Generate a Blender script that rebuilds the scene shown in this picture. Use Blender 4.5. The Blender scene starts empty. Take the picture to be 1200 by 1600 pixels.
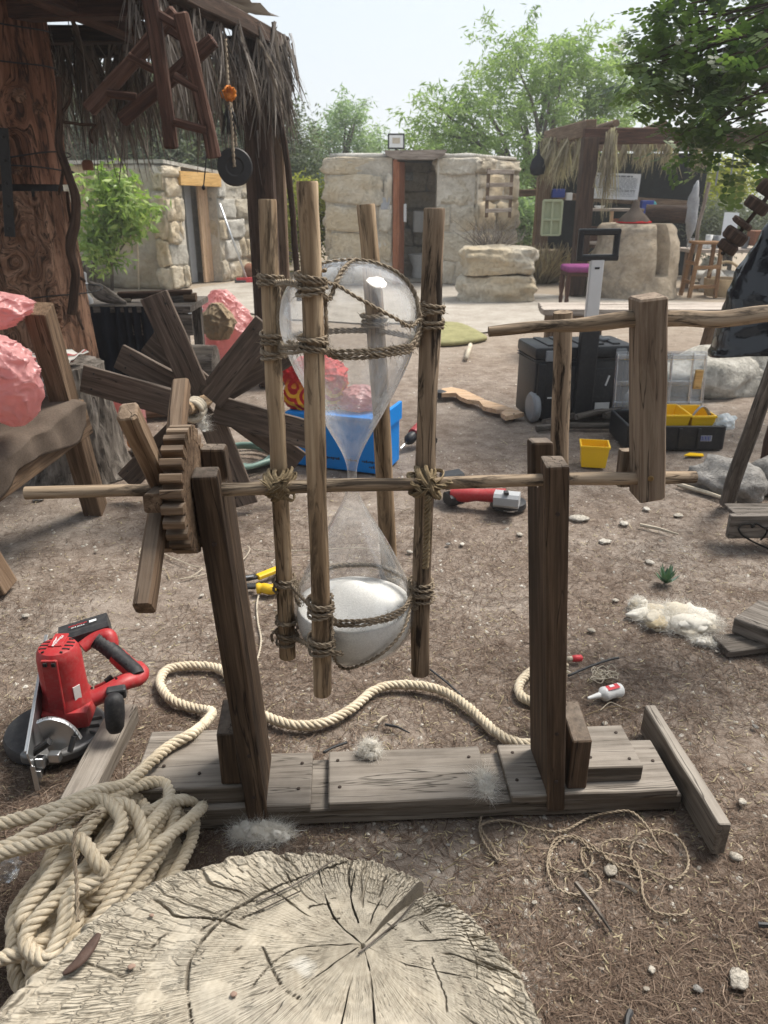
import bpy, bmesh, math, random
import numpy as np
from mathutils import Vector, Matrix, noise as mnoise
random.seed(7); np.random.seed(7)
S = bpy.context.scene
COL = S.collection
R = math.radians

# ------------------------------------------------------------ camera, sky, sun, exposure
CAM_H = 1.4; PITCH = R(22.5); FPX = 1200.0
cam = bpy.data.cameras.new('camera'); camo = bpy.data.objects.new('camera', cam); COL.objects.link(camo)
camo.location = (0, 0, CAM_H); camo.rotation_euler = (R(90) - PITCH, 0, 0)
cam.sensor_fit = 'VERTICAL'; cam.sensor_height = 36.0; cam.lens = 36.0 * FPX / 1600.0
cam.clip_start = 0.02; cam.clip_end = 3000
cam.dof.use_dof = True; cam.dof.focus_distance = 1.75; cam.dof.aperture_fstop = 8.5
S.camera = camo

SUN_EL, SUN_AZ = R(58), R(58)          # azimuth: degrees clockwise from +Y (away from the camera)
w = bpy.data.worlds.new('World'); S.world = w; w.use_nodes = True
wt = w.node_tree; wt.nodes.clear()
sky = wt.nodes.new('ShaderNodeTexSky'); sky.sky_type = 'NISHITA'; sky.sun_disc = False
sky.sun_elevation = SUN_EL; sky.sun_rotation = SUN_AZ
sky.air_density = 1.0; sky.dust_density = 6.0; sky.ozone_density = 1.0
bg = wt.nodes.new('ShaderNodeBackground'); bg.inputs['Strength'].default_value = 0.1
# a bright hazy veil, even over the whole sky, over the clear-sky blue
veil = wt.nodes.new('ShaderNodeMix'); veil.data_type = 'RGBA'; veil.inputs['Factor'].default_value = 0.86
veil.inputs[7].default_value = (2.10, 2.30, 2.47, 1)
wo = wt.nodes.new('ShaderNodeOutputWorld')
wt.links.new(sky.outputs[0], veil.inputs[6]); wt.links.new(veil.outputs[2], bg.inputs['Color'])
wt.links.new(bg.outputs[0], wo.inputs['Surface'])
sun = bpy.data.lights.new('sun', 'SUN'); sun.energy = 1.5; sun.angle = R(22); sun.color = (1.0, 0.95, 0.87)
suno = bpy.data.objects.new('sun', sun); COL.objects.link(suno); suno.location = (0, 0, 30)
_d = Vector((math.sin(SUN_AZ) * math.cos(SUN_EL), math.cos(SUN_AZ) * math.cos(SUN_EL), math.sin(SUN_EL)))
suno.rotation_euler = (-_d).to_track_quat('-Z', 'Y').to_euler()
S.view_settings.view_transform = 'Standard'; S.view_settings.look = 'None'
S.view_settings.exposure = 1.88; S.view_settings.gamma = 1.0; S.view_settings.use_curve_mapping = False
S.render.engine = 'CYCLES'
S.cycles.use_denoising = True
S.cycles.max_bounces = 10; S.cycles.transparent_max_bounces = 24
S.cycles.caustics_reflective = False; S.cycles.caustics_refractive = False

# ------------------------------------------------------------ pixel helpers: a photo pixel plus a real distance gives a place
def ray(px, py):
    a = (px - 600) / FPX; b = (800 - py) / FPX
    return Vector((a, math.cos(PITCH) + b * math.sin(PITCH), -math.sin(PITCH) + b * math.cos(PITCH)))
def G(px, py, z=0.0):
    d = ray(px, py); t = (CAM_H - z) / -d.z
    return Vector((d.x * t, d.y * t, z))
def Y(px, py, y):
    d = ray(px, py); t = y / d.y
    return Vector((d.x * t, y, CAM_H + d.z * t))

# ------------------------------------------------------------ node helper
class NG:
    def __init__(s, name):
        s.m = bpy.data.materials.new(name); s.m.use_nodes = True
        s.t = s.m.node_tree; s.t.nodes.clear()
        s.out = s.t.nodes.new('ShaderNodeOutputMaterial')
    def n(s, typ, props=None, **ins):
        nd = s.t.nodes.new('ShaderNode' + typ)
        for k, v in (props or {}).items(): setattr(nd, k, v)
        for k, v in ins.items():
            key = int(k[1:]) if k[0] == 'i' and k[1:].isdigit() else k.replace('_', ' ')
            s.put(nd.inputs[key], v)
        return nd
    def put(s, sock, v):
        if isinstance(v, bpy.types.NodeSocket): s.t.links.new(v, sock)
        elif isinstance(v, bpy.types.Node): s.t.links.new(v.outputs[0], sock)
        else:
            if isinstance(v, tuple) and len(v) == 3 and sock.type == 'RGBA': v = v + (1,)
            sock.default_value = v
    def attr(s, name): return s.n('Attribute', {'attribute_name': name})
    def noise(s, vec, scale, detail=4, rough=0.55, dist=0.0, d3='3D'):
        return s.n('TexNoise', {'noise_dimensions': d3}, Vector=vec, Scale=scale, Detail=detail, Roughness=rough, Distortion=dist).outputs[0]
    def ramp(s, fac, stops):
        nd = s.n('ValToRGB', None, Fac=fac); e = nd.color_ramp.elements
        while len(e) < len(stops): e.new(0.5)
        for i, (p, c) in enumerate(stops):
            e[i].position = p
            e[i].color = (c, c, c, 1) if not isinstance(c, tuple) else tuple(c) + (1,)
        return nd.outputs[0]
    def mix(s, fac, a, b, blend='MIX'):
        nd = s.n('Mix', {'data_type': 'RGBA', 'blend_type': blend})
        s.put(nd.inputs[0], fac); s.put(nd.inputs[6], a); s.put(nd.inputs[7], b)
        return nd.outputs[2]
    def math(s, op, a, b=0.5, c=None):
        nd = s.n('Math', {'operation': op}); s.put(nd.inputs[0], a); s.put(nd.inputs[1], b)
        if c is not None: s.put(nd.inputs[2], c)
        return nd.outputs[0]
    def scale(s, vec, sc):
        return s.n('VectorMath', {'operation': 'MULTIPLY'}, i0=vec, i1=sc).outputs[0]
    def bump(s, h, strength, dist, normal=None):
        nd = s.n('Bump', None, Height=h, Strength=strength, Distance=dist)
        if normal is not None: s.put(nd.inputs['Normal'], normal)
        return nd.outputs[0]
    def bsdf(s, col, rough=0.8, normal=None, spec=0.3, **kw):
        nd = s.n('BsdfPrincipled'); s.put(nd.inputs['Base Color'], col); s.put(nd.inputs['Roughness'], rough)
        s.put(nd.inputs['Specular IOR Level'], spec)
        if normal is not None: s.put(nd.inputs['Normal'], normal)
        for k, v in kw.items(): s.put(nd.inputs[k.replace('_', ' ')], v)
        return nd.outputs[0]
    def done(s, sh, disp=None):
        s.t.links.new(sh, s.out.inputs['Surface']); return s.m
    def updot(s):   # how far a face looks up
        g = s.n('NewGeometry'); sp = s.n('SeparateXYZ', None, i0=g.outputs['Normal']); return sp.outputs['Z']
    def objrand(s): return s.n('ObjectInfo').outputs['Random']

M = {}
def wood(name, dark, mid, light, fine=1.0, streak=None, streak_amt=0.0, dust=None, dust_amt=0.0, rough=0.85, bumpd=0.0025, spec=0.2):
    g = NG(name); v = g.attr('grain').outputs['Vector']
    v1 = g.scale(v, (3.0 * fine, 60 * fine, 60 * fine)); n1 = g.noise(v1, 1.0, 6, 0.62, 0.35)
    v2 = g.scale(v, (1.3, 9, 9)); n2 = g.noise(v2, 1.0, 4, 0.6, 0.6)
    v3 = g.scale(v, (10 * fine, 260 * fine, 260 * fine)); n3 = g.noise(v3, 1.0, 3, 0.6)
    f = g.math('MULTIPLY_ADD', n1, 0.62, g.math('MULTIPLY', n2, 0.38))
    f = g.math('MULTIPLY_ADD', n3, 0.22, g.math('SUBTRACT', f, 0.11))
    r = g.objrand(); f = g.math('ADD', f, g.math('MULTIPLY_ADD', r, 0.10, -0.05))
    c = g.ramp(f, [(0.36, dark), (0.5, mid), (0.64, light)])
    if streak:
        v4 = g.scale(v, (5, 34, 34)); n4 = g.noise(v4, 1.0, 5, 0.7, 0.8)
        c = g.mix(g.math('MULTIPLY', g.ramp(n4, [(0.5, 0.0), (0.6, 1.0)]), streak_amt), c, streak)
    if dust:
        u = g.ramp(g.updot(), [(0.55, 0.0), (0.92, 1.0)])
        geo = g.n('NewGeometry').outputs['Position']
        dn = g.math('MULTIPLY_ADD', n1, 0.5, g.math('MULTIPLY', g.noise(geo, 14.0, 5, 0.65), 0.5)); dn = g.ramp(dn, [(0.3, 0.25), (0.65, 1.0)])
        c = g.mix(g.math('MULTIPLY', g.math('MULTIPLY', u, dn), dust_amt), c, dust)
    # drying cracks along the grain, and a few knots
    n5 = g.noise(g.scale(v, (1.6, 30, 30)), 1.0, 3, 0.5, 0.4); ck = g.ramp(g.math('ABSOLUTE', g.math('SUBTRACT', n5, 0.5)), [(0.004, 1.0), (0.014, 0.0)])
    ck = g.math('MULTIPLY', ck, g.ramp(n2, [(0.45, 0.0), (0.55, 1.0)])); c = g.mix(g.math('MULTIPLY', ck, 0.75), c, tuple(x * 0.25 for x in dark))
    kv = g.n('TexVoronoi', {'feature': 'F1'}, Vector=g.scale(v, (3.2, 9, 9)), Scale=1.0).outputs['Distance']
    kn = g.ramp(kv, [(0.05, 1.0), (0.13, 0.0)]); c = g.mix(g.math('MULTIPLY', kn, 0.7), c, tuple(x * 0.6 for x in dark))
    h = g.math('SUBTRACT', g.math('MULTIPLY_ADD', n1, 0.7, g.math('MULTIPLY', n3, 0.3)), g.math('MULTIPLY', ck, 0.8))
    nrm = g.bump(h, 0.7, bumpd)
    M[name] = g.done(g.bsdf(c, rough, nrm, spec)); return M[name]

def plain(name, col, rough=0.5, spec=0.4, var=0.12, vscale=18.0, bump=0.0, metallic=0.0, dirt=None, dirt_amt=0.0, bscale=60.0, **kw):
    g = NG(name); pos = g.n('NewGeometry').outputs['Position']
    n = g.noise(pos, vscale, 5, 0.6)
    c = g.mix(1.0, col, g.ramp(n, [(0.25, 1 - var), (0.75, 1 + 0.0 if var > 1 else 1.0)]), 'MULTIPLY')
    if dirt:
        d = g.noise(pos, vscale * 2.3, 6, 0.7); c = g.mix(g.math('MULTIPLY', g.ramp(d, [(0.45, 0.0), (0.7, 1.0)]), dirt_amt), c, dirt)
    nrm = g.bump(g.noise(pos, bscale, 5, 0.6), 0.6, bump) if bump else None
    M[name] = g.done(g.bsdf(c, rough, nrm, spec, Metallic=metallic, **kw)); return M[name]

def stone(name, dark, mid, light, stain, stain_amt, scale=3.0, bumpd=0.03, warm=None):
    g = NG(name); tc = g.n('NewGeometry').outputs['Position']
    n1 = g.noise(tc, scale, 7, 0.62, 0.3); n2 = g.noise(tc, scale * 6, 6, 0.7)
    f = g.math('MULTIPLY_ADD', n2, 0.45, g.math('MULTIPLY', n1, 0.55))
    f = g.math('ADD', f, g.math('MULTIPLY_ADD', g.objrand(), 0.12, -0.06))
    c = g.ramp(f, [(0.33, dark), (0.5, mid), (0.66, light)])
    if warm: c = g.mix(g.ramp(g.noise(tc, scale * 0.55, 3, 0.5), [(0.45, 0.0), (0.62, 0.8)]), c, warm)
    n3 = g.noise(tc, scale * 0.8, 8, 0.72, 0.5)
    c = g.mix(g.math('MULTIPLY', g.ramp(n3, [(0.5, 0.0), (0.63, 1.0)]), stain_amt), c, stain)
    pit = g.ramp(g.noise(tc, scale * 14, 4, 0.7), [(0.3, 0.0), (0.5, 1.0)])
    h = g.math('MULTIPLY_ADD', n2, 0.6, g.math('MULTIPLY_ADD', n1, 0.6, g.math('MULTIPLY', pit, 0.25)))
    M[name] = g.done(g.bsdf(c, 0.95, g.bump(h, 0.8, bumpd), 0.15)); return M[name]

def leafmat(name, c0, c1, c2, trans=0.35, rough=0.55, tcol=(1.0, 1.15, 0.6)):
    g = NG(name); t = g.attr('tint').outputs['Fac']
    c = g.ramp(t, [(0.0, c0), (0.5, c1), (1.0, c2)])
    d = g.bsdf(c, rough, None, 0.3)
    tr = g.n('BsdfTranslucent', None, Color=g.mix(1.0, c, tcol, 'MULTIPLY')).outputs[0]
    ms = g.n('MixShader', None, i0=trans, i1=d, i2=tr).outputs[0]
    M[name] = g.done(ms); return M[name]

def ropemat(name, dark, mid, light, fz=1.0):
    g = NG(name); v = g.attr('grain').outputs['Vector']
    pos = g.n('NewGeometry').outputs['Position']
    n1 = g.noise(g.scale(v, (90 * fz, 500 * fz, 500 * fz)), 1.0, 4, 0.6)
    n2 = g.noise(pos, 12.0, 4, 0.6)
    f = g.math('MULTIPLY_ADD', n1, 0.6, g.math('MULTIPLY', n2, 0.4))
    c = g.ramp(f, [(0.32, dark), (0.5, mid), (0.68, light)])
    M[name] = g.done(g.bsdf(c, 0.95, g.bump(n1, 0.6, 0.0015), 0.1)); return M[name]

# ------------------------------------------------------------ mesh builder
def frame(d, up=Vector((0, 0, 1))):
    d = Vector(d).normalized(); up = Vector(up)
    if abs(d.dot(up.normalized())) > 0.98: up = Vector((0, 1, 0)) if abs(d.y) < 0.9 else Vector((1, 0, 0))
    s = d.cross(up).normalized(); u = s.cross(d).normalized()
    return d, s, u
def catmull(pts, n=8, closed=False):
    P = [Vector(p) for p in pts]; out = []
    m = len(P)
    for i in range(m if closed else m - 1):
        if closed: a, b, c, d = P[i - 1], P[i], P[(i + 1) % m], P[(i + 2) % m]
        else: a, b, c, d = P[max(i - 1, 0)], P[i], P[i + 1], P[min(i + 2, m - 1)]
        for k in range(n):
            t = k / n
            out.append(0.5 * ((2 * b) + (-a + c) * t + (2 * a - 5 * b + 4 * c - d) * t * t + (-a + 3 * b - 3 * c + d) * t ** 3))
    if not closed: out.append(P[-1].copy())
    return out
def resample(pts, step):
    out = [pts[0].copy()]; acc = 0.0
    for i in range(1, len(pts)):
        a, b = pts[i - 1], pts[i]; L = (b - a).length
        if L < 1e-9: continue
        t = step - acc
        while t <= L:
            out.append(a.lerp(b, t / L)); t += step
        acc = L - (t - step)
    return out

class MB:
    def __init__(s): s.v = []; s.f = []; s.g = []; s.fm = []; s.mi = 0
    def add(s, vs, fs, gr=None):
        o = len(s.v); s.v += [tuple(v) for v in vs]
        s.g += ([tuple(x) for x in gr] if gr is not None else [tuple(v) for v in vs])
        s.f += [tuple(i + o for i in f) for f in fs]; s.fm += [s.mi] * len(fs)
        return s
    def beam(s, p0, p1, wd, th, up=(0, 0, 1), ch=0.003, seg=5, jit=0.0012, taper=1.0, bow=0.0, cut=(0, 0)):
        p0 = Vector(p0); p1 = Vector(p1); d, sd, u = frame(p1 - p0, up); L = (p1 - p0).length
        a, b = wd / 2, th / 2; ch = min(ch, a * 0.45, b * 0.45)
        prof = [(-a, -b + ch), (-a + ch, -b), (a - ch, -b), (a, -b + ch), (a, b - ch), (a - ch, b), (-a + ch, b), (-a, b - ch)]
        off = Vector((random.uniform(0, 50), random.uniform(0, 50), random.uniform(0, 50)))
        vs = []; gr = []
        ks = [0.0, min(0.01, ch / L)] + [i / seg for i in range(1, seg)] + [1 - min(0.01, ch / L), 1.0]
        for j, k in enumerate(ks):
            tp = 1 + (taper - 1) * k
            e = 1 - (ch / a * 0.7 if j in (0, len(ks) - 1) else 0); e2 = 1 - (ch / b * 0.7 if j in (0, len(ks) - 1) else 0)
            bo = bow * 4 * k * (1 - k)
            for (x, y) in prof:
                xx, yy = x * tp * e, y * tp * e2
                nz = mnoise.noise_vector(off + Vector((k * L * 7, xx * 25, yy * 25))) * jit
                sk = (cut[0] * (1 - k) + cut[1] * k) * (x / a)
                vs.append(p0 + d * (k * L + sk) + sd * xx + u * (yy + bo) + nz)
                gr.append((off.x + k * L, off.y + x, off.z + y))
        fs = []; n = 8
        for j in range(len(ks) - 1):
            for i in range(n):
                fs.append((j * n + i, j * n + (i + 1) % n, (j + 1) * n + (i + 1) % n, (j + 1) * n + i))
        fs.append(tuple(range(n - 1, -1, -1))); fs.append(tuple((len(ks) - 1) * n + i for i in range(n)))
        return s.add(vs, fs, gr)
    def box(s, c, size, rot=None, ch=0.0):
        c = Vector(c); hx, hy, hz = size[0] / 2, size[1] / 2, size[2] / 2
        rm = rot if rot is not None else Matrix.Identity(3)
        if isinstance(rm, (int, float)): rm = Matrix.Rotation(rm, 3, 'Z')
        if ch <= 0:
            vs = [Vector((x * hx, y * hy, z * hz)) for z in (-1, 1) for y in (-1, 1) for x in (-1, 1)]
            fs = [(0, 2, 3, 1), (4, 5, 7, 6), (0, 1, 5, 4), (2, 6, 7, 3), (0, 4, 6, 2), (1, 3, 7, 5)]
        else:
            bm = bmesh.new(); bmesh.ops.create_cube(bm, size=1.0)
            for v in bm.verts: v.co = Vector((v.co.x * size[0], v.co.y * size[1], v.co.z * size[2]))
            bmesh.ops.bevel(bm, geom=bm.edges[:], offset=ch, segments=2, affect='EDGES', profile=0.5)
            bm.verts.index_update(); vs = [v.co.copy() for v in bm.verts]; fs = [tuple(v.index for v in f.verts) for f in bm.faces]; bm.free()
        return s.add([rm @ v + c for v in vs], fs, vs)
    def tube(s, pts, r, sides=8, cap=True, jit=0.0, wob=0.0, goff=None, flat=1.0, up=None):
        P = [Vector(p) for p in pts]; n = len(P)
        rr = r if isinstance(r, (list, tuple)) else [r] * n
        off = goff if goff is not None else Vector((random.uniform(0, 50), random.uniform(0, 50), random.uniform(0, 50)))
        T = [(P[min(i + 1, n - 1)] - P[max(i - 1, 0)]).normalized() for i in range(n)]
        d, a, b = frame(T[0], up or (0, 0, 1)); b = T[0].cross(a); vs = []; gr = []; L = 0
        for i in range(n):
            if i:
                L += (P[i] - P[i - 1]).length
                a = (a - T[i] * a.dot(T[i]));
                a = a.normalized() if a.length > 1e-6 else frame(T[i])[1]
                b = T[i].cross(a)
            for k in range(sides):
                th = 2 * math.pi * k / sides; q = rr[i]
                if jit: q *= 1 + jit * mnoise.noise(off + Vector((L * (9 + wob), math.cos(th) * 1.2, math.sin(th) * 1.2)))
                vs.append(P[i] + a * (q * math.cos(th)) + b * (q * flat * math.sin(th)))
                gr.append((off.x + L, off.y + rr[i] * math.cos(th), off.z + rr[i] * math.sin(th)))
        fs = [(i * sides + k, i * sides + (k + 1) % sides, (i + 1) * sides + (k + 1) % sides, (i + 1) * sides + k) for i in range(n - 1) for k in range(sides)]
        if cap: fs += [tuple(range(sides - 1, -1, -1)), tuple((n - 1) * sides + k for k in range(sides))]
        return s.add(vs, fs, gr)
    def lathe(s, prof, c=(0, 0, 0), sides=24, axis=None, cap=True, jit=0.0, rough=0.0):
        c = Vector(c); d, a, b = frame(axis or (0, 0, 1)); vs = []; gr = []
        if axis is None: a, b = Vector((1, 0, 0)), Vector((0, 1, 0))
        off = Vector((random.uniform(0, 50),) * 3)
        for (r, z) in prof:
            for k in range(sides):
                th = 2 * math.pi * k / sides; q = r
                if jit: q *= 1 + jit * mnoise.noise(off + Vector((math.cos(th) * 2, math.sin(th) * 2, z * 5)))
                p = d * z + a * (q * math.cos(th)) + b * (q * math.sin(th))
                if rough: p += mnoise.noise_vector(off + p * 20) * rough
                vs.append(c + p); gr.append((z, q * math.cos(th), q * math.sin(th)))
        n = len(prof)
        fs = [(i * sides + k, i * sides + (k + 1) % sides, (i + 1) * sides + (k + 1) % sides, (i + 1) * sides + k) for i in range(n - 1) for k in range(sides)]
        if cap: fs += [tuple(range(sides - 1, -1, -1)), tuple((n - 1) * sides + k for k in range(sides))]
        return s.add(vs, fs, gr)
    def prism(s, poly, z0, z1, M4=None):    # polygon in local xy extruded along local z
        n = len(poly); vs = [Vector((x, y, z0)) for x, y in poly] + [Vector((x, y, z1)) for x, y in poly]
        fs = [tuple(range(n - 1, -1, -1)), tuple(range(n, 2 * n))] + [(i, (i + 1) % n, n + (i + 1) % n, n + i) for i in range(n)]
        gr = [tuple(v) for v in vs]
        if M4 is not None: vs = [M4 @ v for v in vs]
        return s.add(vs, fs, gr)
    def blob(s, c, size, seed=0, amp=0.25, freq=1.6, lev=3, rot=0.0, box=0.0, fine=0.0):
        bm = bmesh.new()
        if box > 0:
            bmesh.ops.create_cube(bm, size=2.0); bmesh.ops.subdivide_edges(bm, edges=bm.edges[:], cuts=2 ** lev - 1, use_grid_fill=True)
            for v in bm.verts:
                sp = v.co.normalized() * 1.2; v.co = v.co.lerp(sp, 1 - box)
        else: bmesh.ops.create_icosphere(bm, subdivisions=lev, radius=1.0)
        o = Vector((seed * 7.3, seed * 3.1, seed * 1.7)); rm = Matrix.Rotation(rot, 3, 'Z'); vs = []
        for v in bm.verts:
            nn = v.co.normalized()
            q = mnoise.fractal(v.co * freq + o, 1.0, 2.0, 4) * amp
            if fine: q += mnoise.noise(v.co * freq * 6 + o) * fine
            p = v.co + nn * q
            vs.append(rm @ Vector((p.x * size[0], p.y * size[1], p.z * size[2])) + Vector(c))
        bm.verts.index_update(); fs = [tuple(v.index for v in f.verts) for f in bm.faces]; bm.free()
        return s.add(vs, fs)
    def mesh(s, name, mats, shift=Vector((0, 0, 0)), smooth=False, attrs=None):
        me = bpy.data.meshes.new(name)
        me.from_pydata([(x - shift.x, y - shift.y, z - shift.z) for x, y, z in s.v], [], s.f)
        for mt in (mats if isinstance(mats, (list, tuple)) else [mats]): me.materials.append(M[mt] if isinstance(mt, str) else mt)
        at = me.attributes.new('grain', 'FLOAT_VECTOR', 'POINT'); at.data.foreach_set('vector', np.array(s.g, dtype=np.float32).ravel())
        for k, arr in (attrs or {}).items():
            q = me.attributes.new(k, 'FLOAT', 'POINT'); q.data.foreach_set('value', np.array(arr, dtype=np.float32))
        if len(set(s.fm)) > 1: me.polygons.foreach_set('material_index', s.fm)
        if smooth is True: me.polygons.foreach_set('use_smooth', [True] * len(me.polygons))
        elif smooth:
            me.polygons.foreach_set('use_smooth', [True] * len(me.polygons)); me.set_sharp_from_angle(angle=R(smooth))
        me.update(); return me
    def build(s, name, mats, parent=None, smooth=False, attrs=None):
        base = WL.get(parent.name, Vector((0, 0, 0))) if parent else None
        if parent is None:
            A = np.array(s.v); base = Vector((float((A[:, 0].min() + A[:, 0].max()) / 2), float((A[:, 1].min() + A[:, 1].max()) / 2), float(A[:, 2].min())))
        me = s.mesh(name, mats, base, smooth, attrs)
        o = bpy.data.objects.new(name, me); COL.objects.link(o)
        if parent: o.parent = parent; WL[o.name] = base
        else: o.location = base; WL[o.name] = base
        return o
WL = {}
def tag(o, label=None, cat=None, group=None, kind=None):
    if label: o['label'] = label
    if cat: o['category'] = cat
    if group: o['group'] = group
    if kind: o['kind'] = kind
    return o
def thing(name, label, cat, loc=(0, 0, 0), group=None):
    o = bpy.data.objects.new(name, None); COL.objects.link(o); o.location = loc; o.empty_display_size = 0.05
    WL[o.name] = Vector(loc); return tag(o, label, cat, group)
def inst(name, me, parent, loc, rot=(0, 0, 0), sc=(1, 1, 1)):
    o = bpy.data.objects.new(name, me); COL.objects.link(o); o.parent = parent
    o.location = Vector(loc) - (WL.get(parent.name, Vector((0, 0, 0))) if parent else Vector((0, 0, 0)))
    o.rotation_euler = rot; o.scale = sc; return o
def raw(name, V, F, mats, parent=None, tint=None, smooth=False, loc=None):
    """numpy vertices and equal-sized faces into one mesh object"""
    V = np.asarray(V, dtype=np.float32); F = np.asarray(F, dtype=np.int32)
    base = WL.get(parent.name, Vector((0, 0, 0))) if parent else (Vector(loc) if loc is not None else Vector((0, 0, 0)))
    me = bpy.data.meshes.new(name); me.vertices.add(len(V)); me.vertices.foreach_set('co', (V - np.array(base, dtype=np.float32)).ravel())
    k = F.shape[1]; me.loops.add(F.size); me.loops.foreach_set('vertex_index', F.ravel())
    me.polygons.add(len(F)); me.polygons.foreach_set('loop_start', np.arange(0, F.size, k, dtype=np.int32))
    if smooth: me.polygons.foreach_set('use_smooth', np.ones(len(F), dtype=bool))
    for mt in (mats if isinstance(mats, (list, tuple)) else [mats]): me.materials.append(M[mt])
    if tint is not None:
        a = me.attributes.new('tint', 'FLOAT', 'POINT'); a.data.foreach_set('value', np.asarray(tint, dtype=np.float32))
    me.update(calc_edges=True); me.validate()
    o = bpy.data.objects.new(name, me); COL.objects.link(o)
    if parent: o.parent = parent; WL[o.name] = base
    else: o.location = base; WL[o.name] = base
    return o

# ropes: strands laid round a path
def rope(mb, path, r, pitch, strands=3, sides=6, step=None, fill=1.02, loose=0.0):
    pts = resample(path, step or pitch / 12); n = len(pts)
    T = [(pts[min(i + 1, n - 1)] - pts[max(i - 1, 0)]).normalized() for i in range(n)]
    a = frame(T[0])[1]; fr = []
    for i in range(n):
        a = (a - T[i] * a.dot(T[i])); a = a.normalized() if a.length > 1e-6 else frame(T[i])[1]
        fr.append((a.copy(), T[i].cross(a)))
    rs = r / (1 + 1 / math.sin(math.pi / strands)) if strands > 2 else r * 0.5
    rc = r - rs; st = step or pitch / 12
    for k in range(strands):
        q = []
        for i in range(n):
            th = 2 * math.pi * (i * st / pitch + k / strands)
            q.append(pts[i] + (fr[i][0] * math.cos(th) + fr[i][1] * math.sin(th)) * rc * (1 + loose * mnoise.noise(pts[i] * 30 + Vector((k * 9, 0, 0)))))
        mb.tube(q, rs * fill, sides)
def fuzz(mb, path, r, count, ln, wd=0.0004):
    n = len(path)
    for _ in range(count):
        i = random.randrange(0, n - 1); p = path[i]; t = (path[i + 1] - path[i])
        if t.length < 1e-7: continue
        t.normalize(); rd = Vector((random.gauss(0, 1), random.gauss(0, 1), random.gauss(0, 1))); rd = (rd - t * rd.dot(t)).normalized()
        q = p + rd * r * 0.9; l = ln * random.uniform(0.4, 1.2)
        e1 = q + (rd * 0.7 + t * random.uniform(-1, 1)).normalized() * l * 0.6
        e2 = e1 + (rd * 0.4 + t * random.uniform(-1, 1) + Vector((0, 0, -0.3))).normalized() * l * 0.5
        sd = t.cross(rd) * wd
        mb.add([q - sd, q + sd, e1 + sd * 0.8, e1 - sd * 0.8, e2], [(0, 1, 2, 3), (3, 2, 4)])
# ------------------------------------------------------------ materials
wood('wood_post', (0.0366, 0.0242, 0.0159), (0.0878, 0.0575, 0.037), (0.1646, 0.1115, 0.0719), dust=(0.27, 0.235, 0.20), dust_amt=0.55)
wood('wood_base', (0.075, 0.061, 0.048), (0.165, 0.140, 0.115), (0.27, 0.240, 0.205), dust=(0.34, 0.305, 0.265), dust_amt=0.6)
wood('wood_gear', (0.0722, 0.0462, 0.0285), (0.1641, 0.1075, 0.0689), (0.2888, 0.2063, 0.1366), dust=(0.33, 0.275, 0.22), dust_amt=0.45)
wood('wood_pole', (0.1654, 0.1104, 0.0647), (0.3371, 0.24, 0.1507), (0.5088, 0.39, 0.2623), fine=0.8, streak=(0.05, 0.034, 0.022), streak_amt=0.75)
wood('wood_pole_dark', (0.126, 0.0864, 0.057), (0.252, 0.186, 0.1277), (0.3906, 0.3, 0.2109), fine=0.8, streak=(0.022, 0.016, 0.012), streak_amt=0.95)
wood('wood_axle', (0.1207, 0.0851, 0.0546), (0.2656, 0.1978, 0.1333), (0.4588, 0.3565, 0.2567), fine=0.8, streak=(0.030, 0.022, 0.017), streak_amt=0.85)
wood('wood_crank', (0.0926, 0.0661, 0.045), (0.1785, 0.1296, 0.0926), (0.2843, 0.2183, 0.1613), streak=(0.33, 0.27, 0.20), streak_amt=0.35, dust=(0.30, 0.25, 0.2), dust_amt=0.3)
wood('wood_trunk', (0.0714, 0.034, 0.0204), (0.1785, 0.0799, 0.0459), (0.323, 0.1666, 0.1054), fine=0.5, streak=(0.02, 0.011, 0.008), streak_amt=0.8, bumpd=0.012)
wood('wood_trunk_low', (0.0731, 0.0373, 0.0227), (0.1826, 0.0951, 0.0574), (0.3651, 0.2185, 0.1434), fine=0.5, streak=(0.025, 0.016, 0.012), streak_amt=0.8, bumpd=0.014)
wood('wood_grey', (0.055, 0.045, 0.037), (0.135, 0.116, 0.098), (0.25, 0.222, 0.195), fine=0.7, streak=(0.03, 0.024, 0.019), streak_amt=0.7, bumpd=0.006)
wood('wood_darkbeam', (0.016, 0.010, 0.007), (0.040, 0.023, 0.015), (0.085, 0.052, 0.036))
wood('wood_redbeam', (0.0325, 0.0163, 0.0112), (0.075, 0.0363, 0.025), (0.1562, 0.0875, 0.0625))
wood('wood_paddle', (0.0515, 0.0379, 0.0297), (0.0999, 0.0743, 0.0581), (0.1741, 0.1344, 0.1071), dust=(0.2, 0.18, 0.16), dust_amt=0.4)
wood('wood_trestle', (0.0686, 0.0429, 0.0257), (0.1416, 0.0927, 0.0583), (0.2317, 0.163, 0.1115))
wood('wood_fresh', (0.42, 0.27, 0.16), (0.56, 0.38, 0.24), (0.66, 0.48, 0.33), fine=0.7)
wood('wood_orange', (0.42, 0.24, 0.08), (0.60, 0.37, 0.14), (0.70, 0.48, 0.22))
wood('wood_door', (0.16, 0.060, 0.030), (0.27, 0.105, 0.055), (0.36, 0.16, 0.09))
wood('wood_bench', (0.16, 0.125, 0.10), (0.31, 0.26, 0.22), (0.46, 0.40, 0.35), dust=(0.52, 0.46, 0.40), dust_amt=0.6)
wood('wood_stool', (0.12, 0.062, 0.028), (0.23, 0.125, 0.058), (0.34, 0.20, 0.10))
ropemat('rope_mat', (0.38, 0.31, 0.21), (0.60, 0.515, 0.385), (0.74, 0.665, 0.535))
ropemat('twine_mat', (0.135, 0.106, 0.074), (0.285, 0.23, 0.168), (0.43, 0.36, 0.275))
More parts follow.
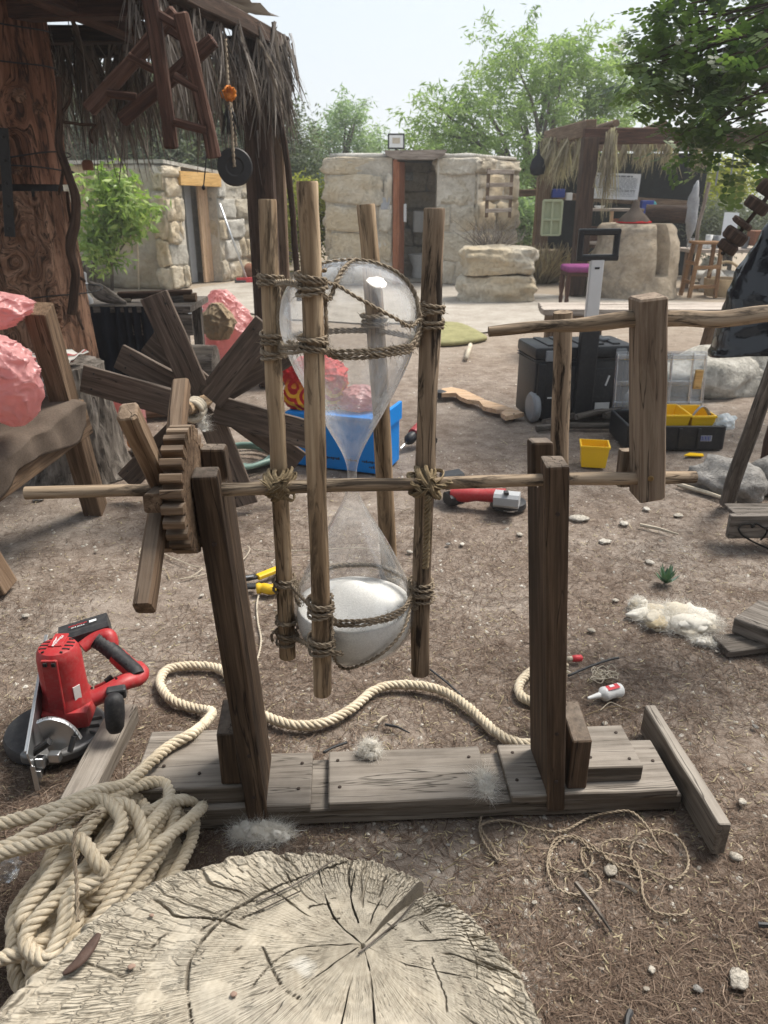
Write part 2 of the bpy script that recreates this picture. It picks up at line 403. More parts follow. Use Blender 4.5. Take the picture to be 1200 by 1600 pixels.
ropemat('raffia_mat', (0.075, 0.053, 0.030), (0.23, 0.175, 0.105), (0.42, 0.34, 0.225))
ropemat('string_mat', (0.30, 0.26, 0.20), (0.48, 0.42, 0.33), (0.60, 0.54, 0.44))
ropemat('dark_cord', (0.008, 0.008, 0.008), (0.015, 0.014, 0.013), (0.03, 0.028, 0.026))
leafmat('wool_mat', (0.58, 0.47, 0.29), (0.74, 0.70, 0.62), (0.86, 0.84, 0.79), 0.25, 0.9, (1, 1, 1))

# ground: trodden brown earth, greyer dust where it is worn
g = NG('earth'); pos = g.n('NewGeometry').outputs['Position']
n1 = g.noise(pos, 1.1, 6, 0.6, 0.3); n2 = g.noise(pos, 9.0, 7, 0.65); n3 = g.noise(pos, 70.0, 5, 0.7); n4 = g.noise(pos, 260.0, 3, 0.7)
f = g.math('MULTIPLY_ADD', n2, 0.45, g.math('MULTIPLY', n3, 0.35)); f = g.math('MULTIPLY_ADD', n4, 0.2, f)
c = g.ramp(f, [(0.34, (0.098, 0.071, 0.054)), (0.48, (0.205, 0.160, 0.128)), (0.60, (0.315, 0.262, 0.218)), (0.72, (0.43, 0.378, 0.325))])
c = g.mix(g.ramp(n1, [(0.46, 0.0), (0.66, 0.75)]), c, g.mix(g.ramp(f, [(0.4, 0.0), (0.6, 1.0)]), (0.20, 0.165, 0.136), (0.41, 0.362, 0.315)))
fleck = g.ramp(g.n('TexVoronoi', {'feature': 'F1'}, Vector=pos, Scale=75.0).outputs['Distance'], [(0.10, 1.0), (0.2, 0.0)])
fl2 = g.ramp(g.noise(pos, 24.0, 3, 0.6), [(0.52, 0.0), (0.6, 1.0)])
c = g.mix(g.math('MULTIPLY', fleck, g.math('MULTIPLY', fl2, 0.55)), c, (0.45, 0.40, 0.33))
sp = g.n('SeparateXYZ', None, i0=pos)   # far ground turns to paler dry earth and straw
far = g.ramp(g.math('MULTIPLY_ADD', sp.outputs['Y'], 0.05, g.math('MULTIPLY', n1, 0.12)), [(0.36, 0.0), (0.60, 1.0)])
c = g.mix(far, c, g.mix(n2, (0.25, 0.20, 0.15), (0.39, 0.33, 0.26)))
h = g.math('MULTIPLY_ADD', n2, 0.5, g.math('MULTIPLY_ADD', n3, 0.35, g.math('MULTIPLY', n4, 0.2)))
M['earth'] = g.done(g.bsdf(c, 0.97, g.bump(h, 0.9, 0.02), 0.1))
g = NG('path_mat'); pos = g.n('NewGeometry').outputs['Position']
n2 = g.noise(pos, 3.0, 7, 0.7); n3 = g.noise(pos, 40.0, 5, 0.7)
f = g.math('MULTIPLY_ADD', n3, 0.4, g.math('MULTIPLY', n2, 0.6))
c = g.ramp(f, [(0.34, (0.23, 0.20, 0.165)), (0.52, (0.355, 0.32, 0.275)), (0.7, (0.47, 0.435, 0.385))])
M['path_mat'] = g.done(g.bsdf(c, 0.95, g.bump(f, 0.8, 0.015), 0.1))
stone('limestone', (0.36, 0.305, 0.225), (0.57, 0.51, 0.405), (0.72, 0.665, 0.57), (0.24, 0.215, 0.18), 0.45, 2.4, 0.07, (0.58, 0.47, 0.315))
stone('limestone_white', (0.30, 0.28, 0.24), (0.50, 0.475, 0.42), (0.68, 0.655, 0.60), (0.20, 0.185, 0.16), 0.5, 3.0, 0.04)
stone('mortar', (0.40, 0.36, 0.295), (0.56, 0.515, 0.435), (0.70, 0.66, 0.585), (0.26, 0.24, 0.205), 0.45, 3.5, 0.03)
stone('well_stone', (0.30, 0.235, 0.165), (0.46, 0.375, 0.275), (0.60, 0.51, 0.39), (0.14, 0.13, 0.115), 0.6, 2.0, 0.06)
stone('pale_rock', (0.32, 0.28, 0.225), (0.52, 0.48, 0.415), (0.70, 0.665, 0.60), (0.17, 0.14, 0.11), 0.5, 9.0, 0.02)
stone('grey_rock', (0.15, 0.14, 0.13), (0.28, 0.265, 0.245), (0.42, 0.40, 0.375), (0.10, 0.09, 0.08), 0.5, 4.0, 0.03)

# ------------------------------------------------------------ ground
def vnoise(x, y, seed=0):
    def h(i, j): 
        q = np.sin(i * 127.1 + j * 311.7 + seed * 74.7) * 43758.5453; return q - np.floor(q)
    xi, yi = np.floor(x), np.floor(y); fx, fy = x - xi, y - yi; fx = fx * fx * (3 - 2 * fx); fy = fy * fy * (3 - 2 * fy)
    return (h(xi, yi) * (1 - fx) + h(xi + 1, yi) * fx) * (1 - fy) + (h(xi, yi + 1) * (1 - fx) + h(xi + 1, yi + 1) * fx) * fy
def gz(x, y):
    x = np.asarray(x, float); y = np.asarray(y, float)
    z = (vnoise(x * 2.1, y * 2.1, 1) - 1) * 0.014 + (vnoise(x * 9, y * 9, 2) - 1) * 0.007 + (vnoise(x * 31, y * 31, 3) - 1) * 0.003
    d = np.hypot(x, y)
    return z + np.where(d > 45, -(d - 45) * 0.05, 0.0)     # beyond the yard the hilltop falls away
def spread(lo, hi, c, n, p):
    t = np.linspace(-1, 1, n); s = np.sign(t) * np.abs(t) ** p
    return np.where(s < 0, c + s * (c - lo), c + s * (hi - c))
gx = spread(-130, 130, 0.1, 320, 3.2); gy = spread(-12, 160, 1.9, 360, 3.4)
XX, YY = np.meshgrid(gx, gy); V = np.stack([XX, YY, gz(XX, YY)], -1).reshape(-1, 3)
ny, nx = XX.shape; idx = np.arange(nx * ny).reshape(ny, nx)
F = np.stack([idx[:-1, :-1], idx[:-1, 1:], idx[1:, 1:], idx[1:, :-1]], -1).reshape(-1, 4)
tag(raw('ground', V, F, 'earth', smooth=True), kind='structure')

# pale trodden path between the huts
pl = [(330, 470), (300, 452), (420, 437), (520, 452), (610, 441), (690, 444), (745, 452), (860, 462), (960, 468), (1250, 480), (1250, 505), (1000, 505), (850, 512), (760, 520), (690, 512), (640, 508), (560, 505), (470, 500), (400, 492)]
pp = [G(a, b) for a, b in pl]; pp = catmull(pp, 6, True)
pp = [Vector((p.x + mnoise.noise(p * 2.0) * 0.12, p.y + mnoise.noise(p * 2.0 + Vector((9, 0, 0))) * 0.25, 0.006)) for p in pp]
bm = bmesh.new(); bm.faces.new([bm.verts.new(p) for p in pp]); bmesh.ops.triangulate(bm, faces=bm.faces[:])
if sum(f.normal.z * f.calc_area() for f in bm.faces) < 0: bmesh.ops.reverse_faces(bm, faces=bm.faces[:])
bm.verts.index_update(); mb = MB(); mb.add([v.co.copy() for v in bm.verts], [tuple(v.index for v in f.verts) for f in bm.faces]); bm.free()
tag(mb.build('path', 'path_mat'), kind='structure')
# ------------------------------------------------------------ the hourglass machine: stand
OX, OY = 0.13, 1.432; RZ = math.atan2(0.068, 1.232); CR, SR = math.cos(RZ), math.sin(RZ)
def D(x, y, z): return Vector((OX + x * CR - y * SR, OY + x * SR + y * CR, z))     # machine frame: x along the base, y away from the camera
UX = Vector((CR, SR, 0)); UY = Vector((-SR, CR, 0))
st = thing('hourglass_stand', 'weathered timber stand of two notched uprights on a long plank base carrying the hourglass', 'stand', D(0, 0.09, 0))
PT = 0.066
def dbeam(name, a, b, wd, th, mat, parent=st, up=(0, 0, 1), **k):
    return MB().beam(a, b, wd, th, up, **k).build(name, mat, parent)
dbeam('base_plank', D(-0.615, 0.092, 0.022), D(0.60, 0.092, 0.022), 0.180, 0.044, 'wood_base', seg=14, jit=0.003)
# planks lapped on the base with open channels between them
for (x0, x1, nm) in ((-0.60, -0.305, 'lap_plank'), (-0.262, 0.128, 'lap_plank'), (0.176, 0.585, 'lap_plank')):
    dbeam(nm, D(x0, 0.090, 0.0555), D(x1, 0.090, 0.0555), 0.186, 0.023, 'wood_base', seg=8, jit=0.003)
dbeam('end_block', D(-0.72, 0.118, 0.092), D(-0.452, 0.118, 0.092), 0.215, 0.048, 'wood_base', seg=6, jit=0.003)
dbeam('end_block', D(0.365, 0.112, 0.089), D(0.505, 0.112, 0.089), 0.16, 0.044, 'wood_base', seg=4, jit=0.002)
def wedge_block(x0, x1, y0, y1, z0, zf, zb):
    mb = MB(); vs = [D(x, y, z) for x in (x0, x1) for (y, z) in ((y0, z0), (y1, z0), (y1, zb), (y0, zf))]
    mb.add(vs, [(0, 1, 2, 3), (7, 6, 5, 4), (0, 3, 7, 4), (1, 5, 6, 2), (3, 2, 6, 7), (0, 4, 5, 1)], [(v.z, (v - D(0, 0, 0)).dot(UX) + 3, (v - D(0, 0, 0)).dot(UY)) for v in vs])
    o = mb.build('brace_block', 'wood_post', st); bv = o.modifiers.new('b', 'BEVEL'); bv.width = 0.003; bv.segments = 1; return o
wedge_block(-0.512, -0.452, 0.018, 0.135, 0.117, 0.262, 0.275)
wedge_block(0.315, 0.362, 0.012, 0.135, 0.0675, 0.21, 0.235)
# cross feet
dbeam('cross_foot', G(196, 1112, 0.028), G(118, 1262, 0.028), 0.075, 0.054, 'wood_base', seg=6, jit=0.003)
dbeam('cross_foot', G(1012, 1122, 0.045), G(1128, 1312, 0.045), 0.032, 0.092, 'wood_base', seg=6, jit=0.003)
# notched uprights
def upright(xa, xb, wd, zt_f, zt_b):
    prof = [(-0.008, 0.018), (0.165, 0.0675), (0.172, zt_b), (0.118, zt_b + 0.006), (0.116, 0.845), (0.100, 0.829), (0.068, 0.829), (0.054, 0.845), (0.050, zt_f + 0.004), (-0.006, zt_f)]
    prof = [(-0.008, 0.018), (0.010, 0.018), (0.010, 0.0675)] + prof[1:]
    n = len(prof); vs = []; gr = []
    for sx in (-0.5, 0.5):
        for (y, z) in prof:
            k = z / 0.9; x = xa + (xb - xa) * k + sx * wd * (0.92 + 0.08 * k); p = D(x, y, z) + mnoise.noise_vector(Vector((x * 9, y * 14, z * 5))) * 0.003
            vs.append(p); gr.append((z + xa * 5, sx * wd, y))
    fs = [tuple(range(n)), tuple(range(2 * n - 1, n - 1, -1))] + [(i, n + i, n + (i + 1) % n, (i + 1) % n) for i in range(n)]
    mb = MB(); mb.add(vs, fs, gr); bm = bmesh.new(); me = mb.mesh('upright', 'wood_post'); 
    bm.from_mesh(me); bmesh.ops.recalc_face_normals(bm, faces=bm.faces); bmesh.ops.triangulate(bm, faces=[f for f in bm.faces if len(f.verts) > 4])
    bm.to_mesh(me); bm.free(); me.transform(Matrix.Translation(-WL[st.name]))
    o = bpy.data.objects.new('upright', me); COL.objects.link(o); o.parent = st
    bv = o.modifiers.new('b', 'BEVEL'); bv.width = 0.006; bv.segments = 2; bv.limit_method = 'ANGLE'; bv.angle_limit = R(35)
    return o
upright(-0.428, -0.482, 0.052, 0.893, 0.906)
upright(0.287, 0.215, 0.047, 0.903, 0.908)
plain('rusty_iron', (0.06, 0.042, 0.034), 0.8, 0.3, 0.4, 200)
for (x, y, z) in ((-0.57, 0.06, 0.118), (-0.53, 0.17, 0.118), (-0.66, 0.09, 0.118), (-0.66, 0.18, 0.118), (-0.335, 0.05, 0.0685), (-0.33, 0.14, 0.0685), (-0.235, 0.05, 0.0685), (-0.24, 0.145, 0.0685), (0.10, 0.06, 0.0685), (0.095, 0.14, 0.0685), (0.20, 0.05, 0.0685), (0.21, 0.15, 0.0685), (0.385, 0.07, 0.1125), (0.48, 0.16, 0.1125), (0.48, 0.06, 0.1125), (0.56, 0.10, 0.0685)):
    mb = MB(); mb.lathe([(0.0045, -0.001), (0.0042, 0.0012), (0.0005, 0.0016)], D(x, y, z), 9, jit=0.1); mb.build('nail_head', 'rusty_iron', st)
for (x, z) in ((-0.434, 0.10), (-0.437, 0.22), (-0.472, 0.75), (0.279, 0.11), (0.268, 0.25), (0.222, 0.80)):
    mb = MB(); mb.lathe([(0.0048, -0.003), (0.0045, 0.0012), (0.0005, 0.0016)], D(x, -0.0085, z), 9, -UY, jit=0.1); mb.build('nail_head', 'rusty_iron', st)
mb = MB(); mb.box(D(0.222, 0.058, 0.872), (0.03, 0.012, 0.03), RZ, 0.003); mb.build('plastic_shim', plain('white_plastic', (0.75, 0.75, 0.73), 0.4), st)

# ------------------------------------------------------------ the hourglass machine: turning part
AX = 0.033 + 0.0            # axle line, machine y
def A(x, dy=0.0, z=0.847): return D(x, AX + dy, z)
hg = thing('hourglass', 'tall blown glass hourglass lashed with twine inside four upright poles on a wooden axle', 'hourglass', Vector((-0.066, 1.505, 0.40)))
AXL = [Y(40, 771, 1.425), Y(250, 766, 1.437), Y(420, 761, 1.446), Y(600, 756, 1.456), Y(860, 750, 1.471), Y(1087, 745, 1.484)]
mb = MB(); pa = catmull(AXL, 10); mb.tube([p + mnoise.noise_vector(p * 4) * 0.004 for p in pa], [0.0135 + 0.002 * mnoise.noise(p * 9) for p in pa], 14, True, 0.08)
mb.build('axle', 'wood_axle', hg, 50)
def pole(pt, pb, r0, r1, mat, nm='pole', par=None, seed=0):
    pt, pb = Vector(pt), Vector(pb); n = 26; pts = []; rr = []
    for i in range(n):
        t = i / (n - 1); p = pt.lerp(pb, t) + mnoise.noise_vector(Vector((seed * 9, t * 2.4, 3))) * 0.007; p.z = pt.z + (pb.z - pt.z) * t
        q = r0 + (r1 - r0) * t
        if i in (0, n - 1): q *= 0.93
        pts.append(p); rr.append(q)
    pts.insert(1, pts[0].lerp(pts[1], 0.08)); rr.insert(1, r0); pts.insert(-1, pts[-1].lerp(pts[-2], 0.08)); rr.insert(-1, r1)
    mb = MB(); mb.tube(pts, rr, 18, True, 0.13); return mb.build(nm, mat, par or hg, 50)
PA = (Y(417, 311, 1.492), Y(451, 1026, 1.492)); PB = (Y(482, 283, 1.352), Y(505, 1084, 1.362)); PD = (Y(679, 325, 1.505), Y(653, 1052, 1.495)); PC = (Y(572, 319, 1.64), Y(618, 985, 1.64))
pole(PA[0], PA[1], 0.0165, 0.0185, 'wood_pole', seed=1); pole(PB[0], PB[1], 0.0180, 0.0195, 'wood_pole', seed=2)
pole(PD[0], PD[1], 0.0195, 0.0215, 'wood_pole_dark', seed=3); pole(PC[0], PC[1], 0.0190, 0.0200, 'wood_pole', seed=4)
GC = Vector((-0.066, 1.502, 0.858))
gprof = [(0.0095, 0.0), (0.0105, 0.018), (0.0165, 0.042), (0.030, 0.072), (0.050, 0.108), (0.073, 0.150), (0.094, 0.192), (0.1125, 0.232), (0.1255, 0.268), (0.1325, 0.298), (0.1345, 0.322), (0.1315, 0.346), (0.123, 0.370), (0.108, 0.392), (0.086, 0.410), (0.058, 0.423), (0.028, 0.429), (0.0005, 0.431)]
gpp = catmull([Vector((a, b, 0)) for a, b in gprof], 4); gp = [(max(p.x, 0.0004), p.y) for p in gpp]
def grad(t):
    t = abs(t)
    for i in range(len(gp) - 1):
        if gp[i][1] <= t <= gp[i + 1][1]:
            k = (t - gp[i][1]) / max(1e-6, gp[i + 1][1] - gp[i][1]); return gp[i][0] + (gp[i + 1][0] - gp[i][0]) * k
    return 0.0
g = NG('bulb_glass'); pos = g.n('NewGeometry').outputs['Position']
gi = g.n('NewGeometry'); cosv = g.math('ABSOLUTE', g.n('VectorMath', {'operation': 'DOT_PRODUCT'}, i0=gi.outputs['Normal'], i1=gi.outputs['Incoming']).outputs['Value'])
fz_ = g.math('SUBTRACT', 1.0, cosv); lw = g.math('MULTIPLY_ADD', g.math('POWER', fz_, 4.0), 0.75, 0.035)
nz = g.noise(pos, 9.0, 5, 0.65); nzs = g.noise(g.scale(pos, (60, 60, 9)), 1.0, 4, 0.7)
smear = g.math('MULTIPLY', g.ramp(nz, [(0.35, 0.2), (0.7, 1.0)]), g.ramp(nzs, [(0.3, 0.5), (0.7, 1.0)]))
nrm = g.bump(g.noise(pos, 14.0, 2, 0.5), 0.25, 0.01)
gl = g.n('BsdfGlossy', None, Color=(1, 1, 1), Roughness=0.03, Normal=nrm).outputs[0]
tr = g.n('BsdfTransparent', None, Color=(0.985, 0.99, 0.99)).outputs[0]
df = g.n('BsdfTranslucent', None, Color=(0.93, 0.94, 0.95)).outputs[0]; d2 = g.n('BsdfDiffuse', None, Color=(0.85, 0.86, 0.86)).outputs[0]
dust = g.n('MixShader', None, i0=0.3, i1=df, i2=d2).outputs[0]
edge = g.math('MULTIPLY_ADD', g.math('POWER', fz_, 1.5), 0.34, 0.085)
upz = g.ramp(g.math('SUBTRACT', g.n('SeparateXYZ', None, i0=pos).outputs['Z'], 0.5), [(0.34, 0.42), (0.50, 1.0)])   # powder still clings in the emptied upper bulb
edge = g.math('MULTIPLY', g.math('MULTIPLY', edge, upz), 3.1)
a1 = g.n('MixShader', None, i0=g.math('MULTIPLY', smear, edge), i1=tr, i2=dust).outputs[0]
a2 = g.n('MixShader', None, i0=lw, i1=a1, i2=gl).outputs[0]
M['bulb_glass'] = g.done(a2)
g = NG('clear_glass'); gi = g.n('NewGeometry'); cosv = g.math('ABSOLUTE', g.n('VectorMath', {'operation': 'DOT_PRODUCT'}, i0=gi.outputs['Normal'], i1=gi.outputs['Incoming']).outputs['Value']); lw = g.math('MULTIPLY_ADD', g.math('POWER', g.math('SUBTRACT', 1.0, cosv), 4.0), 0.7, 0.04)
M['clear_glass'] = g.done(g.n('MixShader', None, i0=lw, i1=g.n('BsdfTransparent').outputs[0], i2=g.n('BsdfGlossy', None, Roughness=0.02, Normal=g.bump(g.noise(gi.outputs['Position'], 10.0, 2, 0.5), 0.3, 0.012)).outputs[0]).outputs[0])
mb = MB(); full = [(r, -t) for r, t in reversed(gp)] + gp[1:]
mb.lathe(full, GC, 64, cap=False, jit=0.012); mb.build('glass_bulbs', 'bulb_glass', hg, True)
mb = MB(); mb.lathe([(max(0.0004, r_ - 0.0035), z_ * 0.994) for r_, z_ in full], GC + Vector((0, 0, 0.0)), 64, cap=False, jit=0.02); mb.build('inner_wall', 'clear_glass', hg, True)
# sand: fills the lower bulb to a level and heaps up a little
plain('sand_mat', (0.90, 0.885, 0.85), 0.95, 0.1, 0.25, 260, 0.003, bscale=420)
SL = 0.298; sp_ = [(grad(t) - 0.0065, -t) for t in np.linspace(0.424, SL, 22)]
rtop = sp_[-1][0]; sp_ += [(rtop * k, -SL + 0.05 * (math.cos(math.pi * k) * 0.5 + 0.5) ** 1.6) for k in (0.97, 0.85, 0.7, 0.55, 0.4, 0.25, 0.1, 0.01)]
mb = MB(); mb.lathe([(max(0.001, a), b) for a, b in sp_], GC, 48, jit=0.01); mb.build('sand', 'sand_mat', hg, True)

# ---- gear wheel beside the left upright: toothed rim, hub and four spoke handles
def axle_at(X):
    for i in range(len(pa) - 1):
        if pa[i].x <= X <= pa[i + 1].x: return pa[i].lerp(pa[i + 1], (X - pa[i].x) / (pa[i + 1].x - pa[i].x))
gc = axle_at(-0.397); AD = (axle_at(-0.3) - axle_at(-0.5)).normalized()
e_up = Vector((0, 0, 1)); e_up = (e_up - AD * e_up.dot(AD)).normalized(); e_fr = AD.cross(e_up); e_fr = e_fr if e_fr.y < 0 else -e_fr   # toward the camera
def wheel_pt(r, a, x=0.0): return gc + AD * x + (e_fr * math.cos(a) + e_up * math.sin(a)) * r      # a=0 toward camera, 90 up
NT = 26; RI = 0.108
mb = MB(); n = NT * 2
for sx in (-0.019, 0.019):
    mb.add([wheel_pt(RI, 2 * math.pi * i / n, sx) for i in range(n)] + [wheel_pt(0.012, 2 * math.pi * i / n, sx) for i in range(n)], [((i, (i + 1) % n, n + (i + 1) % n, n + i) if sx < 0 else (i, n + i, n + (i + 1) % n, (i + 1) % n)) for i in range(n)])
mb.add([wheel_pt(RI, 2 * math.pi * i / n, -0.019) for i in range(n)] + [wheel_pt(RI, 2 * math.pi * i / n, 0.019) for i in range(n)], [(i, n + i, n + (i + 1) % n, (i + 1) % n) for i in range(n)])
gear = mb.build('gear_wheel', 'wood_gear', hg)
for i in range(NT):
    a = 2 * math.pi * (i + 0.2) / NT; rd = (e_fr * math.cos(a) + e_up * math.sin(a)); c = wheel_pt(RI + 0.006, a)
    MB().beam(c - AD * 0.021, c + AD * 0.0205, 0.0165, 0.030, rd, ch=0.0025, seg=2, jit=0.0015).build('tooth', 'wood_gear', gear)
for (a, r0, r1, x) in ((R(52), -0.05, 0.262, -0.044), (R(-31), -0.05, 0.272, -0.046), (R(140), -0.05, 0.265, -0.030), (R(228), -0.05, 0.24, -0.046)):
    MB().beam(wheel_pt(max(r0, 0.028), a, x), wheel_pt(r1, a, x), 0.036, 0.034, AD, ch=0.005, seg=6, jit=0.003).build('spoke_handle', 'wood_gear', gear)
for (a, r) in ((R(8), 0.115), (R(-52), 0.125), (R(180), 0.11)):
    MB().beam(wheel_pt(0.02, a, -0.038), wheel_pt(r, a, -0.038), 0.036, 0.034, AD, ch=0.004, seg=3, jit=0.002).build('hub_block', 'wood_gear', gear)

# ---- crank: two boards pinching the axle, handle rod near the top
cbT, cbB = Y(1019, 466, 1.452), Y(1017, 783, 1.458); dn = (cbB - cbT).normalized(); sdv = dn.cross(Vector((0, 1, 0))).normalized(); fw = dn.cross(sdv)
crk = MB().beam(cbT + Vector((0.002, 0.031, 0)), cbB + Vector((0.002, 0.031, 0)), 0.066, 0.0535, (1, 0.05, 0), ch=0.004, seg=8, jit=0.002).build('crank_board', 'wood_crank', hg)
MB().beam(cbB + Vector((-0.020, 0.082, 0.085)), cbB + Vector((-0.020, 0.082, 0.004)), 0.028, 0.0565, (1, 0.05, 0), ch=0.004, seg=8, jit=0.002).build('crank_board', 'wood_crank', hg)
sc0 = Y(1017, 748, 1.4545); mb = MB(); mb.lathe([(0.0005, -0.002), (0.0065, -0.002), (0.0062, 0.0), (0.004, 0.0012), (0.002, -0.0002), (0.0004, -0.0002)], sc0, 14, Vector((0, -1, 0)))
plain('brass', (0.30, 0.20, 0.09), 0.45, 0.5, 0.2, 60, metallic=0.8); mb.build('screw', 'brass', crk, True)
mb = MB(); hp = catmull([Y(764, 518, 1.50), Y(840, 511, 1.50), Y(930, 505, 1.492), Y(1000, 497, 1.487), Y(1060, 497, 1.487), Y(1120, 499, 1.487), Y(1190, 490, 1.487), Y(1260, 487, 1.487)], 7)
hp = [p + mnoise.noise_vector(p * 9) * 0.004 for p in hp]; mb.tube(hp, [0.0105 + 0.0055 * min(1, i / 26) + 0.002 * mnoise.noise(p * 11) for i, p in enumerate(hp)], 14, True, 0.15)
mb.build('handle_rod', 'wood_axle', hg, 50)

# ---- lashings
def lash(mb, c, ax, r, turns, height, tr, seed, tilt=0.25, plies=2, mess=0.3):
    """several turns of twine round a pole, a little crossed and uneven"""
    d, a, b = frame(ax); rs = random.Random(seed); pts = []
    n = turns * 16; ph = rs.uniform(0, 6.28); dirn = 1
    for i in range(n + 1):
        th = ph + 2 * math.pi * i / 16; lay = i / n
        z = (lay - 0.5) * height + math.sin(lay * 9.0 + ph) * height * mess * 0.35 + math.cos(th + ph) * r * tilt * math.sin(lay * 5 + ph)
        q = r + tr * (1.0 + 0.9 * (0.5 + 0.5 * math.sin(lay * 17 + ph)))
        pts.append(Vector(c) + d * z + a * (q * math.cos(th)) + b * (q * math.sin(th)))
    pts = catmull(pts, 2); rope(mb, pts, tr, tr * 6.5, plies, 5, tr * 1.1); return pts
def along(P, z):
    t = (z - P[0].z) / (P[1].z - P[0].z); return P[0].lerp(P[1], t)
def at_py(P, py):      # the point of a pole at a photo height
    b = (800 - py) / FPX; best = None
    for i in range(200):
        q = P[0].lerp(P[1], i / 199); zc = q.y * math.cos(PITCH) - (q.z - CAM_H) * math.sin(PITCH); v = (q.y * math.sin(PITCH) + (q.z - CAM_H) * math.cos(PITCH)) / zc
        if best is None or abs(v - b) < best[0]: best = (abs(v - b), q)
    return best[1]
TW = 0.0040; fz = MB(); poleax = Vector((0, 0, 1)); sd = 11
for (P, r, py, turns, hh) in ((PA, 0.017, 440, 3, 0.020), (PA, 0.017, 530, 4, 0.026), (PA, 0.0172, 553, 3, 0.018), (PB, 0.0185, 440, 5, 0.034), (PB, 0.0187, 538, 4, 0.030),
                             (PD, 0.020, 483, 3, 0.020), (PD, 0.020, 503, 3, 0.022), (PA, 0.018, 912, 4, 0.026), (PA, 0.018, 992, 4, 0.030), (PA, 0.018, 968, 2, 0.012), (PB, 0.0192, 945, 5, 0.034), (PB, 0.0194, 1003, 5, 0.034),
                             (PD, 0.021, 925, 7, 0.052), (PC, 0.0195, 500, 4, 0.03), (PC, 0.0195, 900, 4, 0.03)):
    sd += 1; mb = MB(); q = lash(mb, at_py(P, py), (P[1] - P[0]), r, turns, hh, TW, sd); fuzz(fz, q, TW, 16 * turns, 0.014); mb.build('twine_lashing', 'twine_mat', hg, True)
def onglass(px_list, off=0.0045, lower=False):
    """points given as (angle from camera side deg, + to the right; height above neck)"""
    out = []
    for (an, t) in px_list:
        r = grad(t) + off; a = R(an); out.append(GC + Vector((math.sin(a) * r, -math.cos(a) * r, t)))
    return out
def net(pts, tr=TW, n=1):
    mb = MB()
    for k in range(n):
        path = catmull([Vector(p) + (mnoise.noise_vector(Vector(p) * 30 + Vector((k * 5, 0, 0))) * 0.004 if k else Vector()) + Vector((0, 0, -k * 0.006)) for p in pts], 10)
        rope(mb, path, tr, tr * 6.5, 2, 5, tr * 1.1); fuzz(fz, path, tr, int(sum((path[i + 1] - path[i]).length for i in range(len(path) - 1)) * 420), 0.014)
    mb.build('twine', 'twine_mat', hg, True)
def arc(a0, a1, t, n=7, sag=0.0): return [(a0 + (a1 - a0) * i / (n - 1), t + sag * math.sin(math.pi * i / (n - 1))) for i in range(n)]
qa, qb, qd = at_py(PA, 440), at_py(PB, 445), at_py(PD, 485)
net([qa + Vector((0.01, -0.02, 0)), qa.lerp(qb, 0.5) + Vector((0, -0.02, 0.004)), qb + Vector((-0.012, -0.014, 0.002))], n=2)
q2 = at_py(PA, 535); q3 = at_py(PB, 535); q4 = at_py(PD, 500)
net([q2 + Vector((0.012, -0.016, 0.0)), q2.lerp(q3, 0.5) + Vector((0, -0.012, -0.004)), q3 + Vector((-0.012, -0.016, 0.0))], n=3)
# belt round the upper bulb, from the front pole to the right pole and on round the back
net([q3 + Vector((0.012, -0.012, 0.003))] + onglass(arc(-12, 62, 0.285, 7)) + [q4 + Vector((-0.016, -0.016, 0.0))], n=3)
net(onglass(arc(80, 290, 0.280, 14)), n=2)
net(onglass(arc(-55, -15, 0.292, 5)), n=1)
# strands over the crown
net([qb + Vector((0.014, -0.013, 0.002))] + onglass([(-10, 0.395), (10, 0.374), (38, 0.338), (58, 0.318)]) + [qd + Vector((-0.016, -0.016, 0))], n=1)
net(onglass([(-28, 0.372), (-40, 0.400), (-60, 0.420), (20, 0.430), (70, 0.421), (78, 0.398), (78, 0.368), (74, 0.335)]) + [qd + Vector((-0.018, -0.012, -0.008))], n=2)
net([qb + Vector((0.012, -0.014, -0.004))] + onglass([(-14, 0.375), (-10, 0.402), (-4, 0.421), (40, 0.430)]), n=2)
net([qb + Vector((0.015, -0.012, -0.01))] + onglass([(-17, 0.372), (-15, 0.34), (-15, 0.31)]) + [q3 + Vector((0.018, -0.012, -0.004))], n=2)
net([q3 + Vector((0.02, -0.01, 0.0)), q3 + Vector((0.024, -0.012, -0.014)), q3 + Vector((0.008, -0.022, -0.010))], n=1)
net([qd + Vector((-0.014, -0.016, 0.018)), qd + Vector((-0.019, -0.017, -0.005)), q4 + Vector((-0.018, -0.018, -0.012)), q4 + Vector((-0.024, -0.014, -0.026))], n=2)
net([q4 + Vector((-0.02, -0.016, -0.004)), q4 + Vector((-0.050, -0.024, 0.0)), q4 + Vector((-0.056, -0.026, -0.006)), q4 + Vector((-0.034, -0.024, -0.008)), q4 + Vector((-0.026, -0.024, -0.022))], n=1)
net([qa + Vector((0.014, -0.012, -0.004)), qa + Vector((0.016, -0.014, -0.03)), qa + Vector((0.012, -0.018, -0.07)), q2 + Vector((0.014, -0.014, 0.01)), q2 + Vector((0.02, -0.012, -0.016))], n=2)
